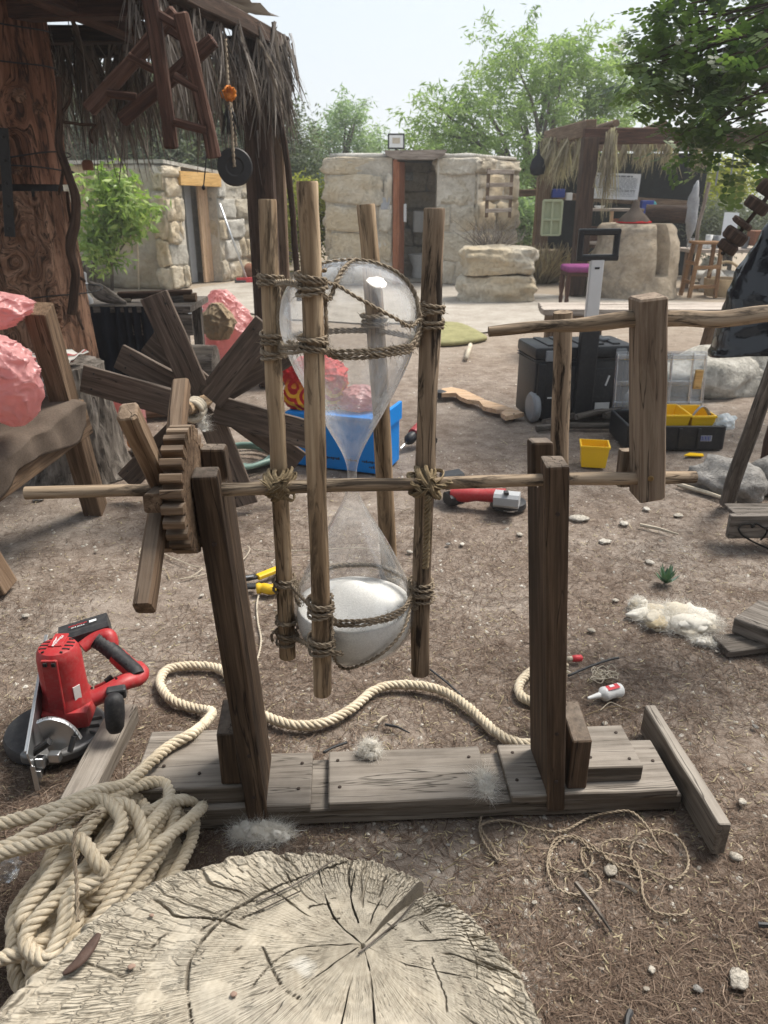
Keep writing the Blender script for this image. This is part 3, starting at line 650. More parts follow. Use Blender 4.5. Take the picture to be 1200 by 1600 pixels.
# lower net
q5, q6, q7 = at_py(PA, 912), at_py(PB, 945), at_py(PD, 918)
net([q5 + Vector((0.014, -0.014, 0.006)), q5.lerp(q6, 0.5) + Vector((0.0, -0.008, -0.004)), q6 + Vector((-0.014, -0.016, 0.006))], n=2)
net([q6 + Vector((0.014, -0.014, 0.006))] + onglass(arc(-16, 60, -0.268, 7)) + [q7 + Vector((-0.018, -0.014, 0.0))], n=3)
net(onglass(arc(80, 300, -0.265, 14)), n=2)
q8, q9 = at_py(PA, 990), at_py(PB, 1005)
net([q8 + Vector((0.014, -0.014, 0.0)), q8.lerp(q9, 0.5) + Vector((0.0, -0.008, -0.004)), q9 + Vector((-0.014, -0.018, 0.0))], n=2)
net([q9 + Vector((0.016, -0.012, 0.0))] + onglass([(-16, -0.402), (5, -0.388), (30, -0.350), (52, -0.312)]) + [q7 + Vector((-0.02, -0.014, -0.02))], n=1)
net([q9 + Vector((0.012, -0.016, -0.006)), q9 + Vector((0.03, -0.018, -0.010)), q9 + Vector((0.045, -0.012, -0.012))], n=2)
net([q6 + Vector((0.02, -0.006, 0.0)), q6 + Vector((0.022, -0.004, -0.03)), q9 + Vector((0.018, -0.008, 0.0))], n=1)
net([q8 + Vector((-0.018, -0.012, 0.014)), q8 + Vector((-0.032, -0.02, 0.008)), q8 + Vector((-0.03, -0.022, -0.012))], n=1)
net([q7 + Vector((-0.014, -0.016, 0.024)), q7 + Vector((-0.02, -0.02, 0.0)), q7 + Vector((-0.022, -0.02, -0.028)), q7 + Vector((-0.006, -0.026, -0.034))], n=2)
fz.build('twine_fibres', 'twine_mat', hg)['kind'] = 'stuff'
# raffia knots where the axle crosses the two outer poles, one with a plaited tail
def knot(c, seed):
    rs = random.Random(seed); mb = MB()
    for k in range(20):
        ax = Vector((rs.choice((-1, 1)) * rs.uniform(0.35, 1.1), 0, rs.uniform(0.35, 1.1))).normalized()
        d, a, b = frame(ax, Vector((0, 1, 0))); off = Vector((rs.uniform(-0.012, 0.012), rs.uniform(-0.006, 0.006), rs.uniform(-0.010, 0.010))); pts = []
        rx, ry = rs.uniform(0.026, 0.034), rs.uniform(0.036, 0.043)
        for i in range(21):
            th = 2 * math.pi * i / 20; pts.append(Vector(c) + off + (a * math.cos(th) * rx if abs(a.y) < 0.5 else a * math.cos(th) * ry) + (b * math.sin(th) * ry if abs(b.y) > 0.5 else b * math.sin(th) * rx))
        mb.tube(pts, 0.0042, 5, flat=0.5)
    for k in range(12):
        s_ = Vector(c) + Vector((rs.uniform(-0.02, 0.02), -0.035, rs.uniform(-0.01, 0.022))); dv = Vector((rs.choice((-1, 1)) * rs.uniform(0.3, 1), rs.uniform(-0.6, 0.2), rs.uniform(-0.1, 0.8))).normalized()
        mb.tube([s_, s_ + dv * 0.014, s_ + dv * 0.03 + Vector((0, 0, -0.003))], [0.003, 0.003, 0.0015], 5, flat=0.4)
    return mb.build('raffia_knot', 'raffia_mat', hg, 40)
ka = along(PA, 0.851).lerp(axle_at(PA[0].x), 0.5); kd = along(PD, 0.851).lerp(axle_at(0.088), 0.5)
knot(ka, 3); kn = knot(kd, 5)
mb = MB(); tail = catmull([kd + Vector((0.004, -0.040, -0.015)), Y(668, 790, kd.y - 0.045), Y(667, 840, kd.y - 0.04), Y(665, 880, kd.y - 0.035), Y(664, 888, kd.y - 0.035)], 8)
rope(mb, tail, 0.0075, 0.030, 3, 6, 0.0022); mb.build('plaited_tail', 'raffia_mat', hg, True)
mb = MB(); tail = [kd + Vector((0.012, -0.036, 0.0)), kd + Vector((0.03, -0.04, 0.004)), kd + Vector((0.05, -0.036, 0.014))]; rope(mb, catmull(tail, 8), 0.006, 0.026, 3, 5, 0.002); mb.build('plaited_tail', 'raffia_mat', hg, True)
# ------------------------------------------------------------ chopping block in the foreground
SZ = 0.35; pith = G(567, 1476, SZ); ccx, ccy, crad = -0.155, 0.605, 0.405
split = math.atan2(G(655, 1390, SZ).y - pith.y, G(655, 1390, SZ).x - pith.x)
NTH, NR = 1700, 200
th = np.linspace(0, 1, NTH + 1); rho = np.linspace(0, 1, NR + 1) ** 0.8
def rim(a):
    dx, dy = np.cos(a), np.sin(a); ox, oy = pith.x - ccx, pith.y - ccy
    b = ox * dx + oy * dy; c = ox * ox + oy * oy - crad ** 2; r = -b + np.sqrt(b * b - c)
    return r * (1 + 0.012 * np.sin(a * 5 + 1) + 0.009 * np.sin(a * 13 + 2) + 0.018 * (vnoise(a * 14, a * 0 + 3, 5) - 0.5) + 0.02 * (vnoise(a * 55, a * 0, 6) - 0.5))
TH, RH = np.meshgrid(th, rho)
slit = (0.0025 + 0.027 * np.clip(RH, 0, 1) ** 1.4) / np.maximum(RH * 0.33, 0.02)
slit += 0.012 * (vnoise(RH * 14, RH * 0, 9) - 0.5)
ANG = split + slit + (2 * math.pi - 2 * slit) * TH + 0.05 * np.sin(RH * 4.0)
RR = RH * rim(split + 2 * math.pi * TH)
PX = pith.x + RR * np.cos(ANG); PY = pith.y + RR * np.sin(ANG)
Z = np.full_like(PX, SZ) + 0.006 * (vnoise(PX * 9, PY * 9, 11) - 0.5) + 0.003 * (vnoise(PX * 60, PY * 60, 12) - 0.5)
rs = np.random.RandomState(5); crk_v = np.zeros_like(PX)
U = 2 * math.pi * TH
for k in range(46):      # drying checks, running out from the heart
    a0 = rs.uniform(0, 2 * math.pi); r0 = rs.uniform(0.08, 0.85) if k < 14 else rs.uniform(0.4, 0.9); r1 = min(1.03, r0 + rs.uniform(0.15, 0.75)); wd = rs.uniform(0.0008, 0.0017); dp = rs.uniform(0.003, 0.009)
    wig = 0.02 * np.sin(RH * rs.uniform(6, 22) + rs.uniform(0, 6)) + 0.012 * (vnoise(RH * 25, RH * 0, k) - 0.5)
    dist = np.abs(U - a0 - wig) * np.maximum(RR, 0.02); env = np.clip((RH - r0) / 0.08, 0, 1) * np.clip((r1 - RH) / 0.08, 0, 1)
    crk_v = np.maximum(crk_v, env * np.clip(1.25 - dist / (wd * (0.6 + RH)), 0, 1) * dp)
for k in range(26):      # short breaks along the year rings
    rr_ = rs.uniform(0.25, 0.99); a0 = rs.uniform(0, 2 * math.pi); da = rs.uniform(0.05, 0.4) * (1.6 if rr_ < 0.5 else 1); wd = rs.uniform(0.0012, 0.0024); dp = rs.uniform(0.004, 0.009)
    wig = 0.012 * np.sin(U * rs.uniform(5, 14)) + 0.012 * (vnoise(U * 18, U * 0, 100 + k) - 0.5)
    dist = np.abs(RH - rr_ - wig) * 0.4; env = np.clip((U - a0) / 0.03, 0, 1) * np.clip((a0 + da - U) / 0.03, 0, 1)
    crk_v = np.maximum(crk_v, env * np.clip(1.25 - dist / wd, 0, 1) * dp)
for (pl_, wd, dp) in (([(300, 1600), (292, 1540), (302, 1490), (345, 1440), (400, 1402), (470, 1370), (540, 1345)], 0.0022, 0.012), ([(567, 1476), (580, 1530), (585, 1600)], 0.0016, 0.010), ([(567, 1476), (640, 1510), (735, 1530)], 0.0010, 0.007), ([(720, 1440), (742, 1490), (745, 1530)], 0.0011, 0.006),
    ([(567, 1476), (500, 1520), (470, 1545)], 0.0016, 0.010), ([(567, 1476), (520, 1430), (495, 1350)], 0.0016, 0.010), ([(555, 1360), (548, 1400), (560, 1440)], 0.0018, 0.010), ([(567, 1476), (480, 1478), (430, 1500), (395, 1540)], 0.0012, 0.007), ([(410, 1480), (440, 1540), (470, 1560)], 0.0018, 0.008)):
    q_ = [G(a, b, SZ) for a, b in pl_]; q_ = catmull(q_, 5); best = np.full_like(PX, 9.0)
    for a, b in zip(q_[:-1], q_[1:]):
        ex_, ey_ = b.x - a.x, b.y - a.y; tt = np.clip(((PX - a.x) * ex_ + (PY - a.y) * ey_) / (ex_ * ex_ + ey_ * ey_ + 1e-12), 0, 1); best = np.minimum(best, np.hypot(PX - a.x - tt * ex_, PY - a.y - tt * ey_))
    best = best + 0.0016 * (vnoise(PX * 90, PY * 90, 77) - 0.5); wv_ = wd * 0.75 * (0.25 + 1.1 * vnoise(PX * 26 + 3, PY * 26, 78)); crk_v = np.maximum(crk_v, np.clip(1.25 - best / wv_, 0, 1) * dp)
blk = vnoise(U * 30, RH * 22, 31)
# the outer wood has broken up into small blocks: rows of them, each at its own height
row = np.floor(RH * 17 + 0.5 * (vnoise(U * 9, RH * 3, 51) - 0.5)); col_n = 118.0; cu = U / (2 * math.pi) * col_n + np.sin(row * 12.9) * 3.7 + 0.55 * (vnoise(U * 20, RH * 6, 52) - 0.5); cf = cu - np.floor(cu); rf = RH * 17 + 0.5 * (vnoise(U * 9, RH * 3, 51) - 0.5); rf = rf - np.floor(rf)
hsh = np.sin(np.floor(cu) * 127.1 + row * 311.7) * 43758.5453; hsh = hsh - np.floor(hsh); edge_ = np.minimum(np.minimum(cf, 1 - cf) * (RR / np.maximum(RH, 0.01)) * RH * 2 * math.pi / col_n, np.minimum(rf, 1 - rf) * 0.4 / 17 + np.where(hsh > 0.55, 1.0, 0.0))
outw = np.clip((RH - 0.52) / 0.25, 0, 1) * (0.45 + 0.55 * vnoise(PX * 7, PY * 7, 53)); gapm = np.clip(1.15 - edge_ / 0.0013, 0, 1) * outw
crk_v = np.maximum(crk_v, gapm * 0.0042); Z += outw * (hsh - 0.5) * 0.0028
Z -= crk_v * 0.75; Z -= np.clip((RH - 0.965) / 0.035, 0, 1) ** 2 * 0.014; Z += np.clip((RH - 0.75) / 0.2, 0, 1) * (blk - 0.6) * 0.010
Z[0] = SZ - 0.012
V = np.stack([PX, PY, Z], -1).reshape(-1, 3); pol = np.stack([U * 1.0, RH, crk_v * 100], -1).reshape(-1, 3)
na = NTH + 1; idx = np.arange(V.shape[0]).reshape(NR + 1, na)
F = np.stack([idx[:-1, :-1], idx[1:, :-1], idx[1:, 1:], idx[:-1, 1:]], -1).reshape(-1, 4)
# split walls, with shade painted into their tint, and the outside of the log
ex = []; exf = []; exp_ = []; o0 = len(V)
for col in (0, NTH):
    for i in range(0, NR + 1, 2):
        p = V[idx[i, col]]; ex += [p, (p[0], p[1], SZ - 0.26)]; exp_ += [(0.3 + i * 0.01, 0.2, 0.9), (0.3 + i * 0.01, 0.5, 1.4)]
    m = (NR // 2) + 1; b0 = o0 + (0 if col == 0 else 2 * m)
    for i in range(m - 1):
        q = (b0 + 2 * i, b0 + 2 * i + 1, b0 + 2 * i + 3, b0 + 2 * i + 2); exf.append(q if col else q[::-1])
b1 = o0 + len(ex); lev = [0, 0.06, 0.15, 0.24, SZ]
for li, dz in enumerate(lev):
    for j in range(0, na, 4):
        p = V[idx[NR, j]]; s_ = 1 + 0.05 * (dz / SZ) + 0.01 * math.sin(j * 0.05 + dz * 9)
        ex.append((pith.x + (p[0] - pith.x) * s_, pith.y + (p[1] - pith.y) * s_, (p[2] if li == 0 else SZ - dz))); exp_.append((j * 0.02, 1.5 + dz, 0))
m = len(range(0, na, 4))
for li in range(len(lev) - 1):
    for j in range(m - 1): exf.append((b1 + li * m + j, b1 + (li + 1) * m + j, b1 + (li + 1) * m + j + 1, b1 + li * m + j + 1))
V = np.concatenate([V, np.array(ex)]); F = np.concatenate([F, np.array(exf)]); pol = np.concatenate([pol, np.array(exp_)])
g = NG('stump_top'); v = g.attr('grain').outputs['Vector']; pos = g.n('NewGeometry').outputs['Position']
s3 = g.n('SeparateXYZ', None, i0=v)
n1 = g.noise(pos, 5.0, 5, 0.6); n2 = g.noise(pos, 38.0, 6, 0.68); nf = g.noise(g.scale(v, (60, 5, 0)), 1.0, 4, 0.6)
ringn = g.math('SINE', g.math('MULTIPLY', g.math('ADD', s3.outputs['Y'], g.math('MULTIPLY', n1, 0.05)), 260.0))
f = g.math('MULTIPLY_ADD', n2, 0.5, g.math('MULTIPLY', nf, 0.35)); f = g.math('MULTIPLY_ADD', ringn, 0.03, g.math('ADD', f, 0.07))
c = g.ramp(f, [(0.32, (0.23, 0.196, 0.15)), (0.42, (0.37, 0.325, 0.255)), (0.56, (0.47, 0.42, 0.335)), (0.75, (0.56, 0.51, 0.425))])
c = g.mix(g.ramp(n1, [(0.45, 0.0), (0.7, 0.7)]), c, g.mix(n2, (0.27, 0.245, 0.205), (0.42, 0.39, 0.335)))
wv = g.n('VectorMath', {'operation': 'ADD'}, i0=v, i1=g.scale(g.n('TexNoise', None, Vector=pos, Scale=14.0, Detail=3.0).outputs['Color'], (0.016, 0.022, 0.0))).outputs[0]
def cells(su, sv, lo, hi, rnd=0.8):
    e = g.n('TexVoronoi', {'feature': 'DISTANCE_TO_EDGE', 'voronoi_dimensions': '2D'}, Vector=g.scale(wv, (su, sv, 0)), Scale=1.0, Randomness=rnd).outputs['Distance']
    return g.ramp(e, [(lo, 1.0), (hi, 0.0)])
outer = g.ramp(s3.outputs['Y'], [(0.42, 0.0), (0.62, 1.0)])
k1 = cells(60, 5, 0.01, 0.05, 0.5); k2 = cells(34, 3, 0.006, 0.024, 0.6); k3 = cells(95, 14, 0.02, 0.08, 0.5)
gap = g.ramp(g.noise(pos, 11.0, 4, 0.6), [(0.40, 0.0), (0.56, 1.0)])
cr = g.math('MAXIMUM', g.math('MULTIPLY', k1, g.math('MULTIPLY', gap, 0.6)), g.math('MULTIPLY', k2, gap))
cr = g.math('MAXIMUM', cr, g.math('MULTIPLY', k3, g.math('MULTIPLY', gap, g.math('MULTIPLY', outer, 0.55))))
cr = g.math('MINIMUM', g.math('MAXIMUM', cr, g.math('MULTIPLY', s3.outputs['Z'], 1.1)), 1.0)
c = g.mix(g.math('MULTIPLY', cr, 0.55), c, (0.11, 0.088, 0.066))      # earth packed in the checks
spot = g.ramp(g.noise(pos, 7.0, 3, 0.4, 0.2), [(0.72, 0.0), (0.76, 0.7)]); c = g.mix(spot, c, (0.70, 0.68, 0.62))
h = g.math('SUBTRACT', g.math('MULTIPLY_ADD', n2, 0.35, g.math('MULTIPLY', nf, 0.3)), g.math('MULTIPLY', cr, 1.2))
M['stump_top'] = g.done(g.bsdf(c, 0.95, g.bump(h, 0.9, 0.006), 0.12))
blkroot = thing('chopping_block', 'big cracked tree stump chopping block with a deep split, in the foreground', 'stump', (ccx, ccy, 0))
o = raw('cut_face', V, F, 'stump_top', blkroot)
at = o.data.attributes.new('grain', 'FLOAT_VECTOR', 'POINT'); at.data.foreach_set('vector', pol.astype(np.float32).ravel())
# curled dead leaf on the block
plain('dead_leaf', (0.10, 0.062, 0.048), 0.7, 0.3, 0.4, 90, 0.003)
mb = MB(); lp = catmull([G(98, 1522, SZ + 0.006), G(122, 1503, SZ + 0.012), G(140, 1480, SZ + 0.014), G(155, 1458, SZ + 0.02)], 6)
mb.tube(lp, [0.003 + 0.006 * math.sin(math.pi * i / (len(lp) - 1)) ** 0.8 for i in range(len(lp))], 7, True, 0.4, flat=0.45)
tag(mb.build('dead_leaf', 'dead_leaf', None, True), 'curled dark dead leaf lying on the cracked stump', 'leaf')
for (px, py, r) in ((205, 1510, 0.006), (632 - 395, 1430, 0.004), (365, 1553, 0.005)):
    mb = MB(); mb.blob(G(px, py, SZ + 0.004), (r, r * 0.8, 0.0015), px, 0.3, 1.4, 2); tag(mb.build('bark_flake', 'bark_flake' if 'bark_flake' in M else plain('bark_flake', (0.28, 0.19, 0.145), 0.8), None, True), {205: 'largest reddish bark flake on the stump, right of the dead leaf', 237: 'small reddish bark flake on the stump above the dead leaf', 365: 'reddish bark flake on the stump beside the curved crack'}[px], 'bark flake')
# dry twigs across the split
for (pts, r) in (([(400, 1410), (455, 1385), (520, 1345)], 0.0016), ([(560, 1490), (620, 1440), (650, 1405)], 0.0014), ([(400, 1425), (470, 1392)], 0.0012)):
    mb = MB(); mb.tube(catmull([G(a, b, SZ + 0.006) for a, b in pts], 6), r, 5); tag(mb.build('dry_twig', 'wood_grey', None, True), {400: 'long thin dry twig lying across the far left of the cracked stump', 560: 'thin dry twig lying along the deep split of the stump'}[pts[0][0]] if r != 0.0012 else 'short thin dry twig beside the long one on the cracked stump', 'twig')

# ------------------------------------------------------------ thick rope: pile on the left, then a snake across the ground
RP = 0.0142; rs = random.Random(21)
run = [G(300, 1146, 0.132), G(322, 1128, 0.08), G(330, 1112, 0.03), (G(298, 1105, RP)), G(268, 1093, RP), G(250, 1068, RP), G(262, 1046, RP), G(300, 1040, RP), G(345, 1046, RP), G(372, 1075, RP), G(400, 1110, RP), G(450, 1131, RP), G(500, 1131, RP), G(545, 1110, RP), G(590, 1076, RP), G(640, 1070, RP), G(690, 1079, RP), G(730, 1104, RP), G(770, 1140, RP), G(800, 1158, RP), G(838, 1160, RP), G(868, 1135, RP), G(846, 1105, RP), G(815, 1088, RP), G(812, 1068, RP), G(835, 1046, RP), G(862, 1046, RP), G(885, 1040, RP)]
lead = [G(196, 1226, 0.16), G(222, 1203, 0.148), G(262, 1168, 0.134)]
pc = Vector((-0.585, 1.245, 0)); la = (G(0, 1490) - G(215, 1240)); la = Vector((la.x, la.y, 0)).normalized(); lb = Vector((la.y, -la.x, 0))
heap = []
for k in range(13):
    a_ = rs.uniform(0.17, 0.27); b_ = rs.uniform(0.045, 0.115); tw = rs.uniform(-0.35, 0.35); zc = 0.02 + 0.012 * k; off = Vector((rs.uniform(-0.05, 0.05), rs.uniform(-0.05, 0.05), 0))
    ca, sa = math.cos(tw), math.sin(tw); u = la * ca + lb * sa; v_ = lb * ca - la * sa
    for j in range(8):
        t = 2 * math.pi * (j + 0.5 * (k % 2)) / 8
        q = pc + off + u * (a_ * math.cos(t)) + v_ * (b_ * math.sin(t)); rel = (q - pc).length
        q.z = max(RP, zc * max(0.25, 1 - (rel / 0.32) ** 2) + rs.uniform(-0.012, 0.016)); heap.append(q)
# the top turns, laid where they show
top = [Vector((-0.62, 1.10, 0.10)), G(30, 1440, 0.14), G(110, 1330, 0.18), G(165, 1262, 0.195), G(205, 1262, 0.19), G(222, 1300, 0.17), G(212, 1348, 0.13), G(150, 1400, 0.10), G(60, 1475, 0.11), G(-40, 1500, 0.10), G(-90, 1440, 0.12), G(-30, 1352, 0.19), G(60, 1318, 0.215), G(118, 1308, 0.222), G(150, 1345, 0.20), G(158, 1368, 0.17), G(110, 1400, 0.165), G(98, 1450, 0.14), G(72, 1500, 0.12), G(40, 1470, 0.13), G(62, 1430, 0.15), G(140, 1350, 0.175), G(190, 1290, 0.19), G(160, 1250, 0.205), G(110, 1262, 0.21), G(20, 1318, 0.20), G(-40, 1330, 0.19), G(-60, 1300, 0.2), G(10, 1285, 0.21), G(90, 1262, 0.215), G(150, 1236, 0.195)]
full_ = catmull(heap + top + lead + run, 9)
full_ = [p if p.z > RP * 0.8 else Vector((p.x, p.y, RP * 0.8)) for p in full_]
mb = MB(); rope(mb, full_, RP, 0.064, 4, 6, 0.0064, 1.15, 0.25)
rt = thing('rope', 'thick cream rope piled beside the stump and snaking across the ground behind the stand', 'rope', Vector((-0.58, 1.25, 0)))
mb.build('rope_strands', 'rope_mat', rt, True); mb = MB(); fuzz(mb, full_, RP, 6500, 0.018, 0.00028); mb.build('rope_fibres', 'rope_mat', rt)['kind'] = 'stuff'
# thin brown cord wound over the pile
mb = MB(); rope(mb, catmull([G(90, 1290, 0.235), G(118, 1275, 0.245), G(160, 1268, 0.235), G(118, 1300, 0.245), G(120, 1380, 0.2), G(122, 1440, 0.18)], 8), 0.0045, 0.03, 2, 5, 0.004)
tag(mb.build('cord', 'twine_mat', None, True), 'thin brown cord laid over the pile of thick rope', 'cord')
g = NG('clear_plastic'); fr = g.n('Fresnel', None, IOR=1.5); pos = g.n('NewGeometry').outputs['Position']
gl = g.n('BsdfGlossy', None, Color=(1, 1, 1), Roughness=0.08, Normal=g.bump(g.noise(pos, 60, 3, 0.6), 0.5, 0.004)).outputs[0]
tr = g.n('BsdfTransparent', None, Color=(0.93, 0.94, 0.95)).outputs[0]; df = g.n('BsdfDiffuse', None, Color=(0.8, 0.82, 0.84)).outputs[0]
mm = g.n('MixShader', None, i0=0.12, i1=tr, i2=df).outputs[0]; M['clear_plastic'] = g.done(g.n('MixShader', None, i0=g.math('MULTIPLY', fr.outputs[0], 1.8), i1=mm, i2=gl).outputs[0])
mb = MB(); mb.blob(G(2, 1352, 0.12), (0.035, 0.03, 0.04), 4, 0.3, 2.2, 3); tag(mb.build('plastic_bottle', 'clear_plastic', None, 30), 'crumpled clear plastic bottle half hidden in the pile of rope', 'bottle')

# ------------------------------------------------------------ wool
def wool(label, c, size, n, ln, seed, fold=None, rot=0.0):
    """a tuft of fleece: wavy locks wound over a low mound, with loose single fibres standing off it"""
    r_ = random.Random(seed); rt = thing('wool_tuft', label, 'wool', c); rm = Matrix.Rotation(rot, 3, 'Z'); c = Vector(c)
    def on(p, k):
        p = p.normalized() * k; return c + rm @ Vector((p.x * size[0], p.y * size[1], max(0.03, p.z) * size[2])) + Vector((0, 0, 0.001))
    mb = MB(); tn = []
    for i in range(34):      # soft overlapping puffs
        p = Vector((r_.gauss(0, 1), r_.gauss(0, 1), abs(r_.gauss(0, 0.8)))).normalized(); q = on(p, r_.uniform(0.25, 0.8)); k = r_.uniform(0.2, 0.42); m_ = min(size[0], size[1]); o = len(mb.v)
        mb.blob(q, (m_ * k * r_.uniform(0.9, 1.7), m_ * k * r_.uniform(0.8, 1.3), min(size[2], m_) * k * 1.1), seed * 40 + i, 0.35, 1.5, 3, r_.uniform(0, 6), fine=0.06)
        yl = 0.45 if (fold and mnoise.noise(q * 22) > 0.05) else 0.0; t_ = min(1, max(0.05, r_.gauss(0.72, 0.12) - yl)); tn += [t_] * (len(mb.v) - o)
    mb.v = [(x, y, max(z, c.z + 0.001)) for x, y, z in mb.v]
    mb.build('wool_puffs', 'wool_mat', rt, True, {'tint': tn})['kind'] = 'stuff'
    V = []; F = []; T = []
    for i in range(int(n * 1.5)):
        p = Vector((r_.gauss(0, 1), r_.gauss(0, 1), abs(r_.gauss(0, 1)))).normalized(); q = on(p, r_.uniform(0.5, 1.0)); d = Vector((r_.gauss(0, 1), r_.gauss(0, 1), r_.gauss(0.1, 0.6))).normalized(); cur = Vector((r_.gauss(0, 1), r_.gauss(0, 1), r_.gauss(0, 0.5))) * 0.6; l = ln * r_.uniform(0.3, 1.1) / 4; sd_ = d.cross(Vector((r_.gauss(0, 1), r_.gauss(0, 1), 1))).normalized() * r_.uniform(0.00018, 0.00036); o = len(V); t = min(1, max(0, r_.gauss(0.8, 0.15)))
        for j in range(5):
            V += [q - sd_ * (1 - j / 5), q + sd_ * (1 - j / 5)]; T += [t, t]; d = (d + cur).normalized(); q = q + d * l; q.z = max(q.z, c.z + 0.002)
        F += [(o + 2 * j, o + 2 * j + 1, o + 2 * j + 3, o + 2 * j + 2) for j in range(4)]
    raw('wool_fibres', np.array([tuple(v) for v in V]), F, 'wool_mat', rt, T)['kind'] = 'stuff'
wool('small white wool tuft lying on the middle plank of the base', G(577, 1178, 0.067), (0.032, 0.026, 0.045), 1500, 0.035, 1)
wool('thin wisp of white wool caught in the base channel beside the right upright', G(758, 1228, 0.07), (0.018, 0.05, 0.016), 900, 0.05, 2)
wool('white wool tuft on the ground between the plank base and the stump', G(408, 1306, 0.0), (0.085, 0.03, 0.035), 2200, 0.05, 3)
wool('yellowish wool tuft tucked against the rope pile', G(245, 1318, 0.0), (0.05, 0.04, 0.06), 1600, 0.03, 4, True)
wool('large matted cream fleece lying on the ground right of the stand', G(1058, 972, 0.0), (0.165, 0.10, 0.055), 5200, 0.06, 5, True, -0.25)
wool('little yellow-tipped lock of wool beside the large fleece', G(996, 950, 0.0), (0.035, 0.03, 0.05), 1300, 0.03, 6, True)
wool('loose wisp of wool trailing from the large fleece to the planks', G(1104, 1006, 0.0), (0.07, 0.022, 0.02), 900, 0.05, 7, False, -0.4)

# ------------------------------------------------------------ circular saw lying on its blade guard
def text_mb(txt, size, M4, extrude=0.0004, shear=0.0):
    cu = bpy.data.curves.new('t', 'FONT'); cu.body = txt; cu.size = size; cu.extrude = extrude; cu.align_x = 'CENTER'; cu.align_y = 'CENTER'; cu.shear = shear; cu.resolution_u = 2
    ob = bpy.data.objects.new('t', cu); COL.objects.link(ob); bpy.context.view_layer.update()
    me = bpy.data.meshes.new_from_object(ob.evaluated_get(bpy.context.evaluated_depsgraph_get())); bpy.data.objects.remove(ob); bpy.data.curves.remove(cu)
    mb = MB(); mb.add([M4 @ v.co for v in me.vertices], [tuple(p.vertices) for p in me.polygons]); bpy.data.meshes.remove(me); return mb
def mat4(o, x, y):      # local x and y axes at a place
    x = Vector(x).normalized(); y = Vector(y); z = x.cross(y).normalized(); y = z.cross(x)
    return Matrix(((x.x, y.x, z.x, o[0]), (x.y, y.y, z.y, o[1]), (x.z, y.z, z.z, o[2]), (0, 0, 0, 1)))
plain('tool_red', (0.40, 0.026, 0.030), 0.45, 0.4, 0.15, 30, 0.0006, dirt=(0.35, 0.20, 0.17), dirt_amt=0.25)
plain('rubber_black', (0.018, 0.018, 0.020), 0.6, 0.35, 0.2, 40, 0.0006, dirt=(0.08, 0.075, 0.07), dirt_amt=0.4)
plain('guard_black', (0.030, 0.031, 0.034), 0.55, 0.4, 0.2, 25, 0.0, dirt=(0.10, 0.095, 0.09), dirt_amt=0.4)
plain('cast_alloy', (0.20, 0.20, 0.20), 0.5, 0.5, 0.2, 30, 0.0008, 0.55, dirt=(0.10, 0.095, 0.085), dirt_amt=0.4)
plain('bright_steel', (0.60, 0.61, 0.62), 0.32, 0.5, 0.1, 30, 0.0, 0.9)
plain('white_print', (0.80, 0.80, 0.80), 0.6); plain('red_print', (0.62, 0.05, 0.06), 0.5); plain('dark_hole', (0.012, 0.010, 0.010), 0.8)
SB = Y(108, 1108, 1.745); SB.z = 0.0
sw = thing('circular_saw', 'red and black cordless circular saw lying on its blade guard', 'saw', (SB.x, SB.y, 0))
def sp(x, y, z): return Vector((SB.x + x, SB.y + y, z))
# blade guard: two shells, wide flat drum
mb = MB(); mb.lathe([(0.02, 0.002), (0.112, 0.002), (0.120, 0.008), (0.122, 0.030), (0.116, 0.042), (0.085, 0.048), (0.02, 0.048)], sp(-0.055, -0.012, 0), 40); mb.build('lower_guard', 'guard_black', sw, 40)
outl = [(0.135 * math.cos(R(a)) * (1.0 if a < 60 or a > 300 else 0.9), 0.122 * math.sin(R(a))) for a in range(-115, 100, 9)]
mb = MB(); mb.prism([(x, y) for x, y in outl], 0.012, 0.046, Matrix.Translation(sp(-0.035, -0.02, 0))); o = mb.build('upper_guard', 'cast_alloy', sw, 30); bv = o.modifiers.new('b', 'BEVEL'); bv.width = 0.010; bv.segments = 3
for k in range(3): MB().beam(sp(0.045 + 0.012 * k, 0.005 - 0.026 * k, 0.048), sp(0.080 + 0.004 * k, 0.016 - 0.034 * k, 0.050), 0.005, 0.016, seg=2, jit=0).build('guard_rib', 'cast_alloy', sw)
mb = MB(); mb.lathe([(0.03, 0.0), (0.045, 0.004), (0.045, 0.03), (0.02, 0.045)], sp(0, 0, 0.045), 24); mb.build('gear_case', 'cast_alloy', sw, 40)
# shoe: bright plate on edge
n0, n1_ = Y(44, 1168, 1.54), Y(73, 992, 1.885); pd = (n1_ - n0).normalized()
mb = MB(); mb.beam(n0 + Vector((0.001, 0, -0.075)), n1_ + Vector((0.001, 0, -0.075)), 0.0035, 0.155, seg=3, jit=0, ch=0.001)
shoe = mb.build('shoe_plate', 'bright_steel', sw); mb = MB(); mb.beam(n0 + Vector((-0.001, -0.012, -0.004)), n1_ + Vector((-0.001, 0, 0.0)), 0.009, 0.005, seg=3, jit=0, ch=0.002); mb.build('plate_lip', 'bright_steel', shoe)
mb = MB(); mb.beam(Vector((n0.x + 0.004, n0.y - 0.006, 0.075)), Vector((n0.x + 0.006, n0.y - 0.010, 0.002)), 0.012, 0.004, (0, 1, 0), seg=2, jit=0, ch=0.001); mb.build('plate_lip', 'bright_steel', shoe)
